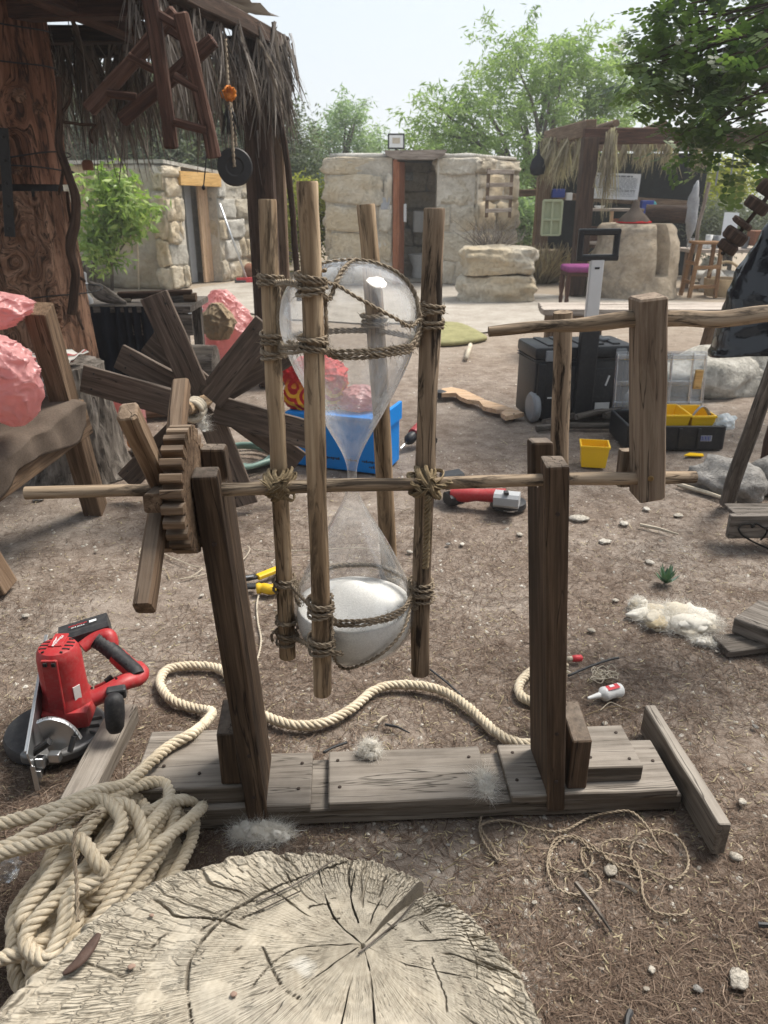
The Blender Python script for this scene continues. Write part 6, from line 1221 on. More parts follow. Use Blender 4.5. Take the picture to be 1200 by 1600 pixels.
# ---- offcut, mat, bits of wood
pts = [(690, 617), (705, 615), (725, 619), (760, 636), (788, 645), (818, 656), (790, 662), (782, 656), (790, 651), (775, 651), (755, 646), (748, 637), (730, 635), (718, 630), (712, 624), (690, 625)]
mb = MB(); mb.prism([(G(a, b).x, G(a, b).y) for a, b in pts][::-1], 0.02, 0.05); o = mb.build('wood_offcut', 'wood_fresh', None); tag(o, 'freshly sawn pale wooden offcut with wavy edge lying on the ground', 'offcut')
mb = MB(); mb.tube([Y(803, 658, 4.95), Y(803, 646, 4.95)], 0.004, 6); mb.v = [(x, y, max(z, 0.0)) for x, y, z in mb.v]; tag(mb.build('nail', 'iron', None), 'thin nail standing in the end of the wavy offcut', 'nail')
mb = MB(); mb.lathe([(0.02, 0), (0.045, 0.01), (0.045, 0.05), (0.02, 0.06)], G(688, 622, 0.0), 16); tag(mb.build('clamp_head', 'black_plastic', None, 40), 'black clamp head at the far end of the wavy offcut', 'clamp')
mp = [G(a, b) for a, b in ((640, 538), (660, 512), (715, 509), (757, 528), (752, 534), (700, 541))]; mb = MB(); cen = sum(mp, Vector()) / 6; n = 6; mpp = catmull(mp, 5, True); n = len(mpp)
mb.add([p + Vector((0, 0, 0.004)) for p in mpp] + [p + Vector((0, 0, 0.035)) for p in mpp] + [cen.lerp(p, 0.93) + Vector((0, 0, 0.048)) for p in mpp], [tuple(range(n - 1, -1, -1)), tuple(range(2 * n, 3 * n))] + [(k * n + i, k * n + (i + 1) % n, (k + 1) * n + (i + 1) % n, (k + 1) * n + i) for k in range(2) for i in range(n)]); tag(mb.build('cushion', 'olive_cloth', None, True), 'flat olive green cushion lying on the ground behind the right pole', 'cushion')
mb = MB(); mb.tube([G(735, 539, 0.03), G(728, 560, 0.02)], 0.022, 8); tag(mb.build('stick', 'string_mat', None, True), 'short pale stick lying in front of the olive cushion', 'stick')

# ---- rolling tool chest
q0, q1 = G(838, 661), G(972, 655); W = (q1 - q0).length + 0.06; cx = (q0 + q1) / 2; tx = Vector((q1.x - q0.x, q1.y - q0.y, 0)).normalized(); tyv = Vector((-tx.y, tx.x, 0)); rz = math.atan2(tx.y, tx.x); RM = Matrix.Rotation(rz, 3, 'Z')
tc = thing('tool_chest', 'black wheeled tool chest with its telescopic handle pulled up', 'tool chest', (cx.x, cx.y, 0))
def tp(x, y, z): return cx + tx * x + tyv * y + Vector((0, 0, z))
mb = MB(); mb.box(tp(0, 0.19, 0.21), (W, 0.36, 0.40), RM, 0.02); mb.build('body', 'black_plastic', tc, 40)
mb = MB(); mb.box(tp(0, 0.19, 0.455), (W + 0.02, 0.38, 0.08), RM, 0.02); lid = mb.build('lid', 'black_plastic', tc, 40)
for k in (-1, 1):
    MB().box(tp(k * W * 0.36, 0.0, 0.44), (0.07, 0.025, 0.07), RM, 0.006).build('latch', 'grey_plastic', lid)
    mb = MB(); mb.lathe([(0.02, -0.028), (0.085, -0.026), (0.10, -0.012), (0.10, 0.012), (0.085, 0.026), (0.02, 0.028)], tp(k * (W / 2 - 0.012), 0.035, 0.101), 28, tx, jit=0.0); wh = mb.build('wheel', 'grey_plastic', tc, 40)
MB().box(tp(-0.10, -0.004, 0.22), (0.10, 0.012, 0.30), RM, 0.004).build('panel', 'guard_black', tc); MB().box(tp(0.13, -0.004, 0.24), (0.14, 0.012, 0.22), RM, 0.004).build('panel', 'guard_black', tc)
for k in range(5): MB().box(tp(-0.22 + 0.11 * k, 0.19, 0.499), (0.05, 0.30, 0.012), RM, 0.004).build('lid_ridge', 'black_plastic', lid)
for z in (0.395, 0.41): MB().box(tp(0, 0.19, z), (W + 0.012, 0.372, 0.006), RM).build('seam', 'guard_black', tc)
for k in (-1, 1): MB().box(tp(k * W * 0.44, -0.003, 0.26), (0.05, 0.02, 0.26), RM, 0.006).build('corner_rib', 'black_plastic', tc)
MB().box(tp(-0.215, -0.014, 0.17), (0.06, 0.002, 0.008), RM).build('sticker', 'white_plastic', tc); MB().box(tp(0.16, -0.0115, 0.27), (0.012, 0.002, 0.07), Matrix.Rotation(rz, 3, 'Z') @ Matrix.Rotation(0.3, 3, 'Y')).build('sticker', 'white_plastic', tc)
MB().box(tp(0.14, -0.013, 0.09), (0.10, 0.003, 0.07), RM).build('sticker', 'white_plastic', tc)
hx = Y(908, 640, cx.y - 0.03).x - cx.x
MB().box(tp(hx, -0.03, 0.33), (0.125, 0.05, 0.55), RM, 0.01).build('handle_sleeve', 'black_plastic', tc)
ztop = Y(910, 402, cx.y).z; MB().box(tp(hx + 0.0, -0.03, (0.6 + ztop) / 2), (0.090, 0.03, ztop - 0.6), RM, 0.008).build('handle_tube', 'alu', tc)
MB().box(tp(hx, -0.047, ztop - 0.06), (0.03, 0.004, 0.012), RM).build('tube_slot', 'dark_hole', tc)
zg = Y(910, 362, cx.y).z; hw = 0.115
for (a, b) in ((tp(hx - hw, -0.03, ztop), tp(hx - hw, -0.03, zg)), (tp(hx + hw, -0.03, ztop), tp(hx + hw, -0.03, zg)), (tp(hx - hw - 0.018, -0.03, zg), tp(hx + hw + 0.018, -0.03, zg)), (tp(hx - hw - 0.018, -0.03, ztop), tp(hx + hw + 0.018, -0.03, ztop))): MB().beam(a, b, 0.036, 0.036, (0, 1, 0.1), seg=2, jit=0, ch=0.01).build('grip_bar', 'black_plastic', tc)
mb = MB(); mb.tube(catmull([tp(0.02, 0.16, 0.50), tp(0.08, 0.14, 0.54), tp(0.16, 0.15, 0.51), tp(0.22, 0.17, 0.51)], 5), 0.012, 8); tag(mb.build('cable_bundle', 'grey_plastic', None, True), 'short grey cable lying on the lid of the tool chest', 'cable')
# sticks in front
for i, (a, b, r) in enumerate((((838, 670), (985, 664), 0.022), ((850, 660), (972, 640), 0.022), ((900, 652), (990, 636), 0.02), ((940, 645), (986, 655), 0.03), ((945, 650), (1000, 640), 0.022))):
    p0, p1 = G(*a, r + 0.02 * (i % 3)), G(*b, r + 0.02 * (i % 3)); mb = MB(); mb.tube([p0, p0.lerp(p1, 0.35) + Vector((0, 0.01, 0.01)), p0.lerp(p1, 0.7), p1], [r, r, r * 0.9, r * 0.85], 10, True, 0.2)
    tag(mb.build('branch', 'wood_grey', None, 50), ('long grey branch lying nearest in front of the tool chest', 'second grey branch from the front before the tool chest', 'grey branch tilted against the wheel of the tool chest', 'stubby grey branch end beside the chest wheel', 'short grey branch between the tool chest and the crank board')[i], 'branch')
# ---- open case with clear lid and yellow bins
k0, k1 = G(978, 702), G(1128, 704); W2 = (k1 - k0).length; kc = (k0 + k1) / 2
tl = thing('tool_case', 'open black tool case with a clear raised lid', 'tool case', (kc.x, kc.y, 0))
MB().box(kc + Vector((0, 0.18, 0.013)), (W2, 0.36, 0.022), None, 0.004).build('tray_floor', 'black_plastic', tl)
for (c_, s_) in ((Vector((0, 0, 0.075)), (W2, 0.02, 0.145)), (Vector((0, 0.36, 0.075)), (W2, 0.02, 0.145)), (Vector((-W2 / 2, 0.18, 0.075)), (0.02, 0.36, 0.144)), (Vector((W2 / 2, 0.18, 0.075)), (0.02, 0.36, 0.144))): MB().box(kc + c_, s_, None, 0.006).build('tray_wall', 'black_plastic', tl)
for x in (-0.15, 0.02, 0.13): MB().box(kc + Vector((x, -0.014, 0.075)), (0.02, 0.012, 0.12), None, 0.003).build('rib', 'black_plastic', tl)
MB().box(kc + Vector((0.17, -0.013, 0.075)), (0.075, 0.003, 0.035), None).build('sticker', 'grey_cloth', tl)
for i in range(7): MB().box(kc + Vector((0.142 + 0.009 * i, -0.0155, 0.075)), (0.003 + 0.002 * (i % 2), 0.001, 0.028), None).build('barcode_bar', 'blue_plastic', tl)
LH = Y(1060, 548, kc.y + 0.42).z - 0.15
lt = math.radians(8); lo = kc + Vector((0, 0.375, 0.15)); UPV = Vector((0, math.sin(lt), math.cos(lt)))
def lp_(x, z, d=0.0): return lo + Vector((x, 0, 0)) + UPV * z + Vector((0, -math.cos(lt), math.sin(lt))) * d
mb = MB(); mb.beam(lp_(0, 0.0), lp_(0, LH), W2, 0.006, (0, 1, 0), seg=1, jit=0, ch=0.001); cl = mb.build('clear_lid', 'clear_plastic', tl)
for x in (-0.5, -0.2, 0.12, 0.36, 0.5): MB().beam(lp_(x * W2 * 0.98, 0.01, 0.012), lp_(x * W2 * 0.98, LH - 0.01, 0.012), 0.008, 0.03, (0, 1, 0), seg=1, jit=0, ch=0.002).build('lid_rib', 'clear_plastic', cl)
for z in (0.03, 0.16, 0.32, 0.47, 0.60):
    if z < LH: MB().beam(lp_(-W2 * 0.49, z, 0.012), lp_(W2 * 0.49, z, 0.012), 0.03, 0.008, (0, 1, 0), seg=1, jit=0, ch=0.002).build('lid_rib', 'clear_plastic', cl)
MB().box(lp_(W2 * 0.42, LH * 0.52, 0.02), (0.05, 0.02, 0.12), None, 0.005).build('lid_latch', 'wood_orange', cl); MB().box(lp_(-0.12, LH * 0.86, 0.02), (0.14, 0.004, 0.035), None).build('lid_label', 'grey_cloth', cl)
def bin_(label, c, sx, sy, sz, rot, name='yellow_bin'):
    t = thing(name, label, 'bin', c); rm = Matrix.Rotation(rot, 3, 'Z'); o = [Vector((x * sx / 2, y * sy / 2, 0)) for x, y in ((-1, -1), (1, -1), (1, 1), (-1, 1))]; wl = 0.004; vs = []
    for (k, z) in ((0.86, 0), (1.0, sz), (1.06, sz), (1.06, sz - 0.012), (1.0, sz - 0.012)): vs += [Vector(c) + rm @ (p * k + Vector((0, 0, z))) for p in o]
    mb = MB(); q = lambda a, b, i: (a * 4 + i, a * 4 + (i + 1) % 4, b * 4 + (i + 1) % 4, b * 4 + i)
    vi = len(vs); vs += [Vector(c) + rm @ (p * 0.82 + Vector((0, 0, 0.006))) for p in o] + [Vector(c) + rm @ (p * 0.96 + Vector((0, 0, sz))) for p in o]
    fs = [(3, 2, 1, 0), (vi, vi + 1, vi + 2, vi + 3)] + [q(0, 4, i) for i in range(4)] + [q(4, 3, i) for i in range(4)] + [q(3, 2, i) for i in range(4)] + [(8 + i, 8 + (i + 1) % 4, vi + 4 + (i + 1) % 4, vi + 4 + i) for i in range(4)] + [(vi + 4 + i, vi + 4 + (i + 1) % 4, vi + (i + 1) % 4, vi + i) for i in range(4)]
    mb.add(vs, fs); mb.build('tub', 'yellow_plastic', t); return t
y0 = G(930, 732); bin_('small empty yellow plastic bin standing alone on the ground', Vector((y0.x, y0.y + 0.06, 0.003)), 0.15, 0.13, 0.125, -0.18)
bin_('long yellow bin in the open tool case behind the crank board', kc + Vector((-0.01, 0.17, 0.08)), 0.20, 0.25, 0.12, 0.0); bin_('yellow bin with a strap in it at the right of the open tool case', kc + Vector((0.165, 0.17, 0.08)), 0.14, 0.25, 0.115, 0.03)
mb = MB(); mb.tube(catmull([kc + Vector((0.12, 0.10, 0.18)), kc + Vector((0.16, 0.10, 0.235)), kc + Vector((0.20, 0.12, 0.22)), kc + Vector((0.23, 0.12, 0.18))], 5), 0.014, 8, flat=0.3); tag(mb.build('strap', 'grey_cloth', None, True), 'grey strap curled in the right yellow bin', 'strap')
bag('plastic_wrap', 'crumpled clear plastic wrap at the right end of the open tool case', 'wrap', kc + Vector((W2 / 2 + 0.02, 0.06, 0.155)), (0.06, 0.05, 0.045), 'white_film', 33, 0.4, lev=4)
mb = MB(); mb.prism([(x, y) for x, y in ((-0.05, -0.02), (0.06, -0.03), (0.07, 0.01), (0.0, 0.03))], 0.004, 0.010, Matrix.Translation(G(1080, 712))); tag(mb.build('yellow_scrap', 'yellow_plastic', None), 'flat yellow scrap on the ground in front of the tool case', 'scrap')
mb = MB(); mb.lathe([(0.08, 0), (0.10, 0.2), (0.105, 0.2), (0.085, 0.01)], G(985, 622), 20, cap=False); tag(mb.build('teal_bucket', 'teal_plastic', None, True), 'teal bucket standing behind the tool chest', 'bucket')

# ---- rocks
def rock(label, c, size, seed, mat='grey_rock', name='rock', amp=0.3, lev=4, group=None): mb = MB(); mb.blob(c, size, seed, amp, 1.3, lev, seed * 1.1, fine=0.04); return tag(mb.build(name, mat, None, True), label, 'rock', group)
q = G(1120, 622); rock('large pale boulder lying behind the open tool case', Vector((q.x, q.y + 0.25, 0.09)), (0.45, 0.28, 0.22), 3, 'limestone_white'); q = G(1200, 615); rock('big boulder at the right edge behind the leaning stick', Vector((q.x + 0.1, q.y + 0.3, 0.12)), (0.40, 0.3, 0.27), 8, 'limestone_white')
q = G(1140, 775); rock('rough grey rock lying behind the foot of the leaning stick', Vector((q.x + 0.02, q.y + 0.08, 0.03)), (0.20, 0.13, 0.12), 5); q = G(1205, 775); rock('rough grey rock at the right edge beside the reddish log', Vector((q.x + 0.05, q.y + 0.12, 0.04)), (0.16, 0.12, 0.13), 6)
# ---- leaning stick, reddish log, black bag
s0, s1 = G(1135, 785, 0.02), Y(1290, 345, 3.05); mb = MB(); pts = [s0.lerp(s1, k / 10) + mnoise.noise_vector(Vector((k, 3, 1))) * 0.008 for k in range(11)]; mb.tube(pts, [0.036 - 0.001 * k for k in range(11)], 14, True, 0.15); tag(mb.build('leaning_stick', 'wood_grey', None, 50), 'thick grey stick leaning up out of the right edge beside the rocks', 'stick')
q = G(1204, 735); mb = MB(); mb.tube([q, q + Vector((0.0, 0, 0.16)), q + Vector((0.02, 0, 0.4))], 0.062, 14, True, 0.1); tag(mb.build('red_log', 'wood_redbeam', None, 50), 'reddish upright log end at the right edge', 'log')
mb = MB(); NU, NV = 48, 40; vs = []; y_ = 2.35   # hanging sack: narrow top, wide swinging bottom with a point to the left
for i in range(NV):
    v = i / (NV - 1); L_ = 1205 + (1112 - 1205) * (v ** 0.85) if v < 0.97 else 1112; tpy = 350 + 190 * v
    for k in range(NU):
        a = 2 * math.pi * k / NU; wpx = 60 + 110 * v; cxp = L_ + wpx; 
        px = cxp + wpx * math.cos(a); p = Y(px, tpy + 12 * math.cos(a) * (-1 if v > 0.6 else 0) + 6 * math.sin(a * 3 + v * 5), y_); p.y = y_ + (0.05 + 0.13 * v) * math.sin(a)
        f = 0.016 * (1 - abs(mnoise.noise(Vector((a * 2.2, v * 1.6, 5))))) ** 3 + 0.006 * mnoise.noise(Vector((a * 7, v * 9, 1))); p += Vector((math.cos(a), math.sin(a), 0)) * f; vs.append(p)
fs = [(i * NU + k, i * NU + (k + 1) % NU, (i + 1) * NU + (k + 1) % NU, (i + 1) * NU + k) for i in range(NV - 1) for k in range(NU)] + [tuple((NV - 1) * NU + k for k in range(NU)), tuple(range(NU - 1, -1, -1))]
mb.add(vs, fs); tag(mb.build('black_bag', 'black_film', None, 50), 'shiny black plastic sack hanging behind the handle rod at the right edge', 'bag')
# ---- bench of pale planks
b0, b1 = Y(850, 489, 7.0), Y(1310, 489, 7.0); BZ = b0.z
bn = thing('plank_bench', 'long low bench of pale weathered planks behind the tool chest', 'bench', (b0.x + 1, 7.2, 0))
for k in range(3): MB().beam(Vector((b0.x + 0.02 * k, 7.1 + 0.165 * k, BZ)), Vector((b1.x, 7.1 + 0.165 * k, BZ)), 0.155, 0.055, seg=8, jit=0.006).build('seat_plank', 'wood_bench', bn)
MB().beam(Vector((b0.x + 0.02, 7.04, BZ - 0.07)), Vector((b1.x, 7.04, BZ - 0.07)), 0.04, 0.085, seg=5, jit=0.005).build('apron', 'wood_trestle', bn)
for px in (866, 925, 1112, 1195): x = Y(px, 540, 7.1).x; MB().beam((x, 7.16, 0), (x + (0.05 if px == 1112 else 0), 7.16, BZ - 0.03), 0.16, 0.10, (0, 1, 0), seg=3, jit=0.006).build('leg', 'wood_trestle', bn)
# ---- stake behind the right upright
s0 = Vector((Y(862, 900, 1.80).x + 0.045, 1.80, 0)); s1 = Y(879, 489, 1.78); mb = MB(); pts = [s0.lerp(s1, k / 12) + mnoise.noise_vector(Vector((k * 0.4, 7, 1))) * 0.006 for k in range(13)]; mb.tube(pts, 0.0215, 14, True, 0.14); mb.build('stake', 'wood_pole_dark', None, 50)
tag(bpy.data.objects['stake'], 'round wooden stake standing behind the right upright in front of the tool chest', 'stake')
# ============================================================ BACKGROUND
rs = random.Random(123)
def px_on(P, Q, px):        # where a vertical plane through P,Q meets the photo column px (on the ground)
    best = None
    for i in range(401):
        t = i / 400; p = P.lerp(Q, t); u = 600 + FPX * p.x / (p.y * math.cos(PITCH) + (CAM_H - p.z) * math.sin(PITCH))
        if best is None or abs(u - px) < best[0]: best = (abs(u - px), t)
    return best[1]
def unit_stone(seed):
    mb = MB(); mb.blob((0, 0, 0), (0.5, 0.5, 0.5), seed, 0.30, 1.0, 3, 0.0, 0.74, 0.10); me = mb.mesh('stone', 'limestone', smooth=True); return me
US = [unit_stone(s_ + 1) for s_ in range(12)]
USW = []
for s_ in range(4): mb = MB(); mb.blob((0, 0, 0), (0.5, 0.5, 0.5), s_ + 40, 0.18, 1.2, 3, 0.0, 0.80, 0.05); USW.append(mb.mesh('stone', 'limestone_white', smooth=True))
def masonry(parent, P, Q, z0, zt0, zt1, openings=(), course=0.42, depth=0.28, wmin=0.40, wmax=0.95, out=0.06, meshes=None):
    """courses of rough blocks on the face P->Q; openings are (x0, x1, z1) along the face"""
    d = Vector((Q.x - P.x, Q.y - P.y, 0)); L = d.length; d.normalize(); ang = math.atan2(d.y, d.x); nrm = Vector((d.y, -d.x, 0)); z = z0; ms = meshes or US
    while z < max(zt0, zt1) - 0.08:
        h = course * rs.uniform(0.85, 1.15); x = rs.uniform(-0.1, 0.0)
        while x < L - 0.05:
            wd = rs.uniform(wmin, wmax) * rs.choice((0.7, 1.0, 1.25)); x1 = min(x + wd, L + 0.03); 
            if L - x1 < 0.2: x1 = L + 0.03
            lim = zt0 + (zt1 - zt0) * ((x + x1) / 2 / L); hh = min(h, lim - z)
            segs = [(x, x1)]
            for (o0, o1, oz) in openings:
                if z < oz - 0.05:
                    ns = []
                    for (a, b) in segs:
                        if b <= o0 or a >= o1: ns.append((a, b)); continue
                        if a < o0: ns.append((a, o0))
                        if b > o1: ns.append((o1, b))
                    segs = ns
            for (a, b) in segs:
                if b - a > 0.08 and hh > 0.1:
                    c = P + d * ((a + b) / 2) + nrm * (out - depth / 2 + rs.uniform(-0.025, 0.03)); c.z = z + hh / 2
                    inst('stone', rs.choice(ms), parent, c, (rs.uniform(-0.03, 0.03), rs.uniform(-0.03, 0.03), ang + rs.choice((0, math.pi)) + rs.uniform(-0.04, 0.04)), ((b - a) * 0.965, depth, hh * 0.955))
            x = x1
        z += h
def wallcore(mb, P, Q, z0, zt0, zt1, th=0.35, inset=-0.036, a=0.0, b=None):
    d = Vector((Q.x - P.x, Q.y - P.y, 0)); L = d.length; d.normalize(); n = Vector((d.y, -d.x, 0)); b = L if b is None else b
    p0 = P + d * a; p1 = P + d * b; ta = zt0 + (zt1 - zt0) * a / L; tb2 = zt0 + (zt1 - zt0) * b / L; vs = []
    for (p, zt) in ((p0, ta), (p1, tb2)):
        for o in (-inset, -inset - th):
            for z in (z0, zt): q = p + n * o; vs.append(Vector((q.x, q.y, z)))
    mb.add(vs, [(0, 4, 5, 1), (2, 3, 7, 6), (0, 1, 3, 2), (4, 6, 7, 5), (1, 5, 7, 3), (0, 2, 6, 4)])
# ---- unseen shelter added to darken camera-facing sides: plank roof, posts, boarded back
ws_ = thing('unseen_shade_shelter', 'unseen plank-roofed shelter added behind the viewpoint for its shade', 'shelter', (0.5, -2.0, 0))
for k in range(22): MB().beam(Vector((-5.0 + 0.5 * k, -5.2, 2.75)), Vector((-5.0 + 0.5 * k, -0.25, 2.62)), 0.47, 0.04, seg=2, jit=0.006).build('roof_plank', 'wood_darkbeam', ws_)
for x in (-4.9, 0.9, 5.6):
    for y in (-4.8, -0.5 if x != 0.9 else -2.4): MB().beam((x, y, 0), (x, y, 2.6), 0.16, 0.16, (0, 1, 0), seg=3).build('post', 'wood_darkbeam', ws_)
for k in range(20): MB().beam((-4.85 + 0.53 * k, -5.0, 0), (-4.85 + 0.53 * k, -5.0, 2.7), 0.5, 0.03, (0, 1, 0), seg=2).build('wall_board', 'wood_trestle', ws_)
# ---- central hut
P0, P1, P2, P3, P4 = Vector((-0.88, 13.35, 0)), Vector((1.47, 13.35, 0)), Vector((2.30, 14.5, 0)), Vector((2.1, 16.6, 0)), Vector((-0.95, 16.6, 0)); HZ = 1.93
hut = thing('stone_hut', 'small flat roofed limestone hut with an open reddish door, in the centre', 'hut', (0.5, 14.9, 0))
dx0 = px_on(P0, P1, 612) * 2.35; dx1 = px_on(P0, P1, 679) * 2.35
mb = MB(); wallcore(mb, P0, P1, 0, HZ, HZ, a=0.02, b=dx0); wallcore(mb, P0, P1, 0, HZ, HZ, a=dx1, b=2.33); wallcore(mb, P1, P2, 0, HZ, HZ - 0.03); wallcore(mb, P2, P3, 0, HZ, HZ); wallcore(mb, P3, P4, 0, HZ, HZ); wallcore(mb, P4, P0, 0, HZ, HZ); mb.build('wall', 'mortar', hut)
masonry(hut, P0, P1, 0.0, HZ, HZ, ((dx0, dx1, 3.0),)); masonry(hut, P1, P2, 0.0, HZ, HZ - 0.03); masonry(hut, P4, P0, 0.0, HZ, HZ)
mb = MB(); top = [P0, P1, P2, P3, P4]; cen = sum(top, Vector()) / 5; ring = []
for i in range(5):
    a, b = top[i], top[(i + 1) % 5]
    for k in range(8): p = a.lerp(b, k / 8); p = cen + (p - cen) * 0.985; ring.append(Vector((p.x, p.y, 0)) + mnoise.noise_vector(p * 2) * 0.03)
n = len(ring); mb.add([Vector((p.x, p.y, HZ + 0.004)) for p in ring] + [Vector((p.x, p.y, HZ + 0.05 + 0.02 * mnoise.noise(p * 3))) for p in ring] + [cen.lerp(p, 0.8) + Vector((0, 0, HZ + 0.08)) for p in ring] + [Vector((cen.x, cen.y, HZ + 0.10))], [tuple(range(n - 1, -1, -1))] + [(k * n + i, k * n + (i + 1) % n, (k + 1) * n + (i + 1) % n, (k + 1) * n + i) for k in range(2) for i in range(n)] + [(2 * n + i, 2 * n + (i + 1) % n, 3 * n) for i in range(n)]); mb.build('roof', 'limestone_white', hut, True)
dxc = P0.x + (dx0 + dx1) / 2; dw = dx1 - dx0
lint = MB(); poly = [(-dw / 2 - 0.12, 0.10), (-dw / 2 - 0.10, 0.03), (-dw / 2 + 0.05, -0.03), (dw / 2 - 0.05, -0.03), (dw / 2 + 0.10, 0.03), (dw / 2 + 0.14, 0.11)]
lint.prism(poly, -0.25, 0.02, mat4((dxc, 13.26, HZ + 0.0), (1, 0, 0), (0, 0, 1))); lint.build('lintel', 'wood_bench', hut)
dr_ = MB().beam(Vector((P0.x + dx0 + 0.045, 13.33, 0)), Vector((P0.x + dx0 + 0.045, 13.33, HZ - 0.03)), 0.07, 0.10, (0, 1, 0), seg=4, jit=0.003).build('door_frame', 'wood_door', hut)
leaf = MB(); leaf.beam(Vector((P0.x + dx0 + 0.14, 13.42, 0.02)), Vector((P0.x + dx0 + 0.14, 13.42, HZ - 0.06)), 0.04, 0.30, (0.35, 1, 0), seg=4, jit=0.002); dl = leaf.build('door', 'wood_door', hut)
MB().beam(Vector((P0.x + dx0 + 0.21, 13.31, 0.98)), Vector((P0.x + dx0 + 0.21, 13.31, 1.25)), 0.045, 0.012, (0, 1, 0), seg=1, jit=0).build('handle', 'alu', dl)
mb = MB(); mb.box((dxc, 15.0, 0.012), (2.2, 2.6, 0.012)); mb.build('floor', 'mortar', hut)
masonry(hut, Vector((dxc - 0.5, 14.7, 0)), Vector((dxc + 0.7, 14.7, 0)), 0.0, 1.9, 1.9, (), 0.3, 0.2)
wc = thing('toilet', 'white toilet with cistern inside the central hut', 'toilet', (dxc + 0.13, 14.3, 0)); mb = MB(); mb.box((dxc + 0.12, 14.45, 0.95), (0.20, 0.18, 0.36), None, 0.03); mb.build('cistern', 'white_plastic', wc, 40); mb = MB(); mb.lathe([(0.12, 0.02), (0.13, 0.05), (0.11, 0.2), (0.19, 0.38), (0.2, 0.42), (0.05, 0.43)], (dxc + 0.13, 14.25, 0), 20); mb.build('bowl', 'white_plastic', wc, 40)
mb = MB(); mb.box((dxc - 0.05, 14.53, 1.68), (0.13, 0.06, 0.13), None, 0.01); mb.lathe([(0.05, 0), (0.03, 0.02), (0.001, 0.02)], (dxc - 0.05, 14.50, 1.68), 16, Vector((0, -1, 0))); tag(mb.build('vent', 'grey_paint', None, 40), 'small square vent on the back wall inside the central hut', 'vent')
for (px, py, w_, h_, l_) in ((578, 317, 0.17, 0.17, 'square white plaque on the front of the central hut, left one'), (602, 318, 0.14, 0.18, 'white electrical box on the central hut next to the door frame')): q = Y(px, py, 13.27); mb = MB(); mb.box(q, (w_, 0.03, h_), None, 0.005); tag(mb.build('wall_box', 'grey_cloth', None), l_, 'box')
q = Y(619, 221, 13.6); fl = thing('floodlight', 'square black framed floodlight standing on the roof of the central hut', 'floodlight', (q.x, q.y, HZ + 0.07))
MB().box(q, (0.27, 0.05, 0.23), Matrix.Rotation(R(-8), 3, 'X'), 0.01).build('frame', 'black_plastic', fl); MB().box(q + Vector((0, -0.03, 0)), (0.22, 0.008, 0.18), Matrix.Rotation(R(-8), 3, 'X')).build('lens', 'white_plastic', fl); MB().box(q + Vector((0, -0.036, 0.01)), (0.12, 0.006, 0.08), Matrix.Rotation(R(-8), 3, 'X')).build('led_panel', 'string_mat', fl)
MB().box(q + Vector((0, 0.0, -0.16)), (0.04, 0.04, 0.12)).build('bracket', 'iron', fl)
# pallet leaning on the hut, dry bush, step blocks
pa0, pa1 = Y(760, 340, 13.2), Y(796, 340, 13.6); cr_ = thing('slatted_crate', 'weathered slatted crate hung on the right side of the central hut', 'crate', Vector((pa0.x, pa0.y, pa0.z)))
for k, u in enumerate((0, 1)): p = pa0.lerp(pa1, u); MB().beam(p, p + Vector((0, 0, 0.72)), 0.05, 0.05, (0, 1, 0), seg=3, jit=0.006).build('post', 'wood_trestle', cr_)
for k in range(4): z = 0.10 + 0.19 * k; MB().beam(pa0 + Vector((-0.02, -0.04, z)), pa1 + Vector((0.02, -0.04, z + 0.02)), 0.03, 0.06, seg=3, jit=0.006).build('slat', 'wood_bench', cr_)
def wisps(name, label, cat, c, h, n, mat, seed, spread=0.5, wd=0.006, curl=0.4):
    r_ = random.Random(seed); mb = MB(); tn = []
    for k in range(n):
        a = r_.uniform(0, 6.28); rr = r_.uniform(0, 1) ** 0.6; b = Vector(c) + Vector((rr * 0.35 * spread * math.cos(a), rr * 0.35 * spread * math.sin(a), 0)); top = b + Vector((math.cos(a) * spread * rr * r_.uniform(0.2, 1.1), math.sin(a) * spread * rr * 0.8, h * r_.uniform(0.45, 1.05))); mid = b.lerp(top, 0.5) + Vector((r_.gauss(0, 1), r_.gauss(0, 1), 0)) * curl * 0.1 * h; s_ = len(mb.v); mb.tube([b, mid, top], [wd, wd * 0.8, wd * 0.3], 3); tn += [r_.random()] * (len(mb.v) - s_)
    return tag(mb.build(name, mat, None, False, {'tint': tn}), label, cat)
leafmat('dry_grass', (0.16, 0.125, 0.075), (0.33, 0.27, 0.17), (0.50, 0.43, 0.29), 0.3, 0.9)
q = Y(770, 385, 11.4); wisps('dry_shrub', 'grey dry shrub growing on top of the stone blocks by the hut', 'shrub', Vector((q.x, q.y + 0.2, q.z - 0.05)), 0.42, 150, 'thatch', 3, 0.5, 0.004, 2.5)
for i, (a, b, zl, zh, l_) in enumerate(((718, 843, 430, 478, 'lower rough limestone block in front of the central hut'), (722, 838, 388, 436, 'upper rough limestone block in front of the central hut'))):
    p, q2 = Y(a, 450, 11.0), Y(b, 450, 11.0); zt = Y(780, zl if False else (388 if i else 430), 11.0).z; zb = 0.0 if i == 0 else Y(780, 432, 11.0).z; mb = MB(); mb.blob(((p.x + q2.x) / 2, 11.35, (zt + zb) / 2 - (0.03 if i == 0 else 0)), ((q2.x - p.x) / 2 * 0.93, 0.35, (zt - zb) / 2 * (1.1 if i == 0 else 0.98)), 60 + i, 0.24, 1.1, 4, 0.0, 0.70, 0.05); tag(mb.build('stone_block', 'limestone', None, True), l_, 'stone block')

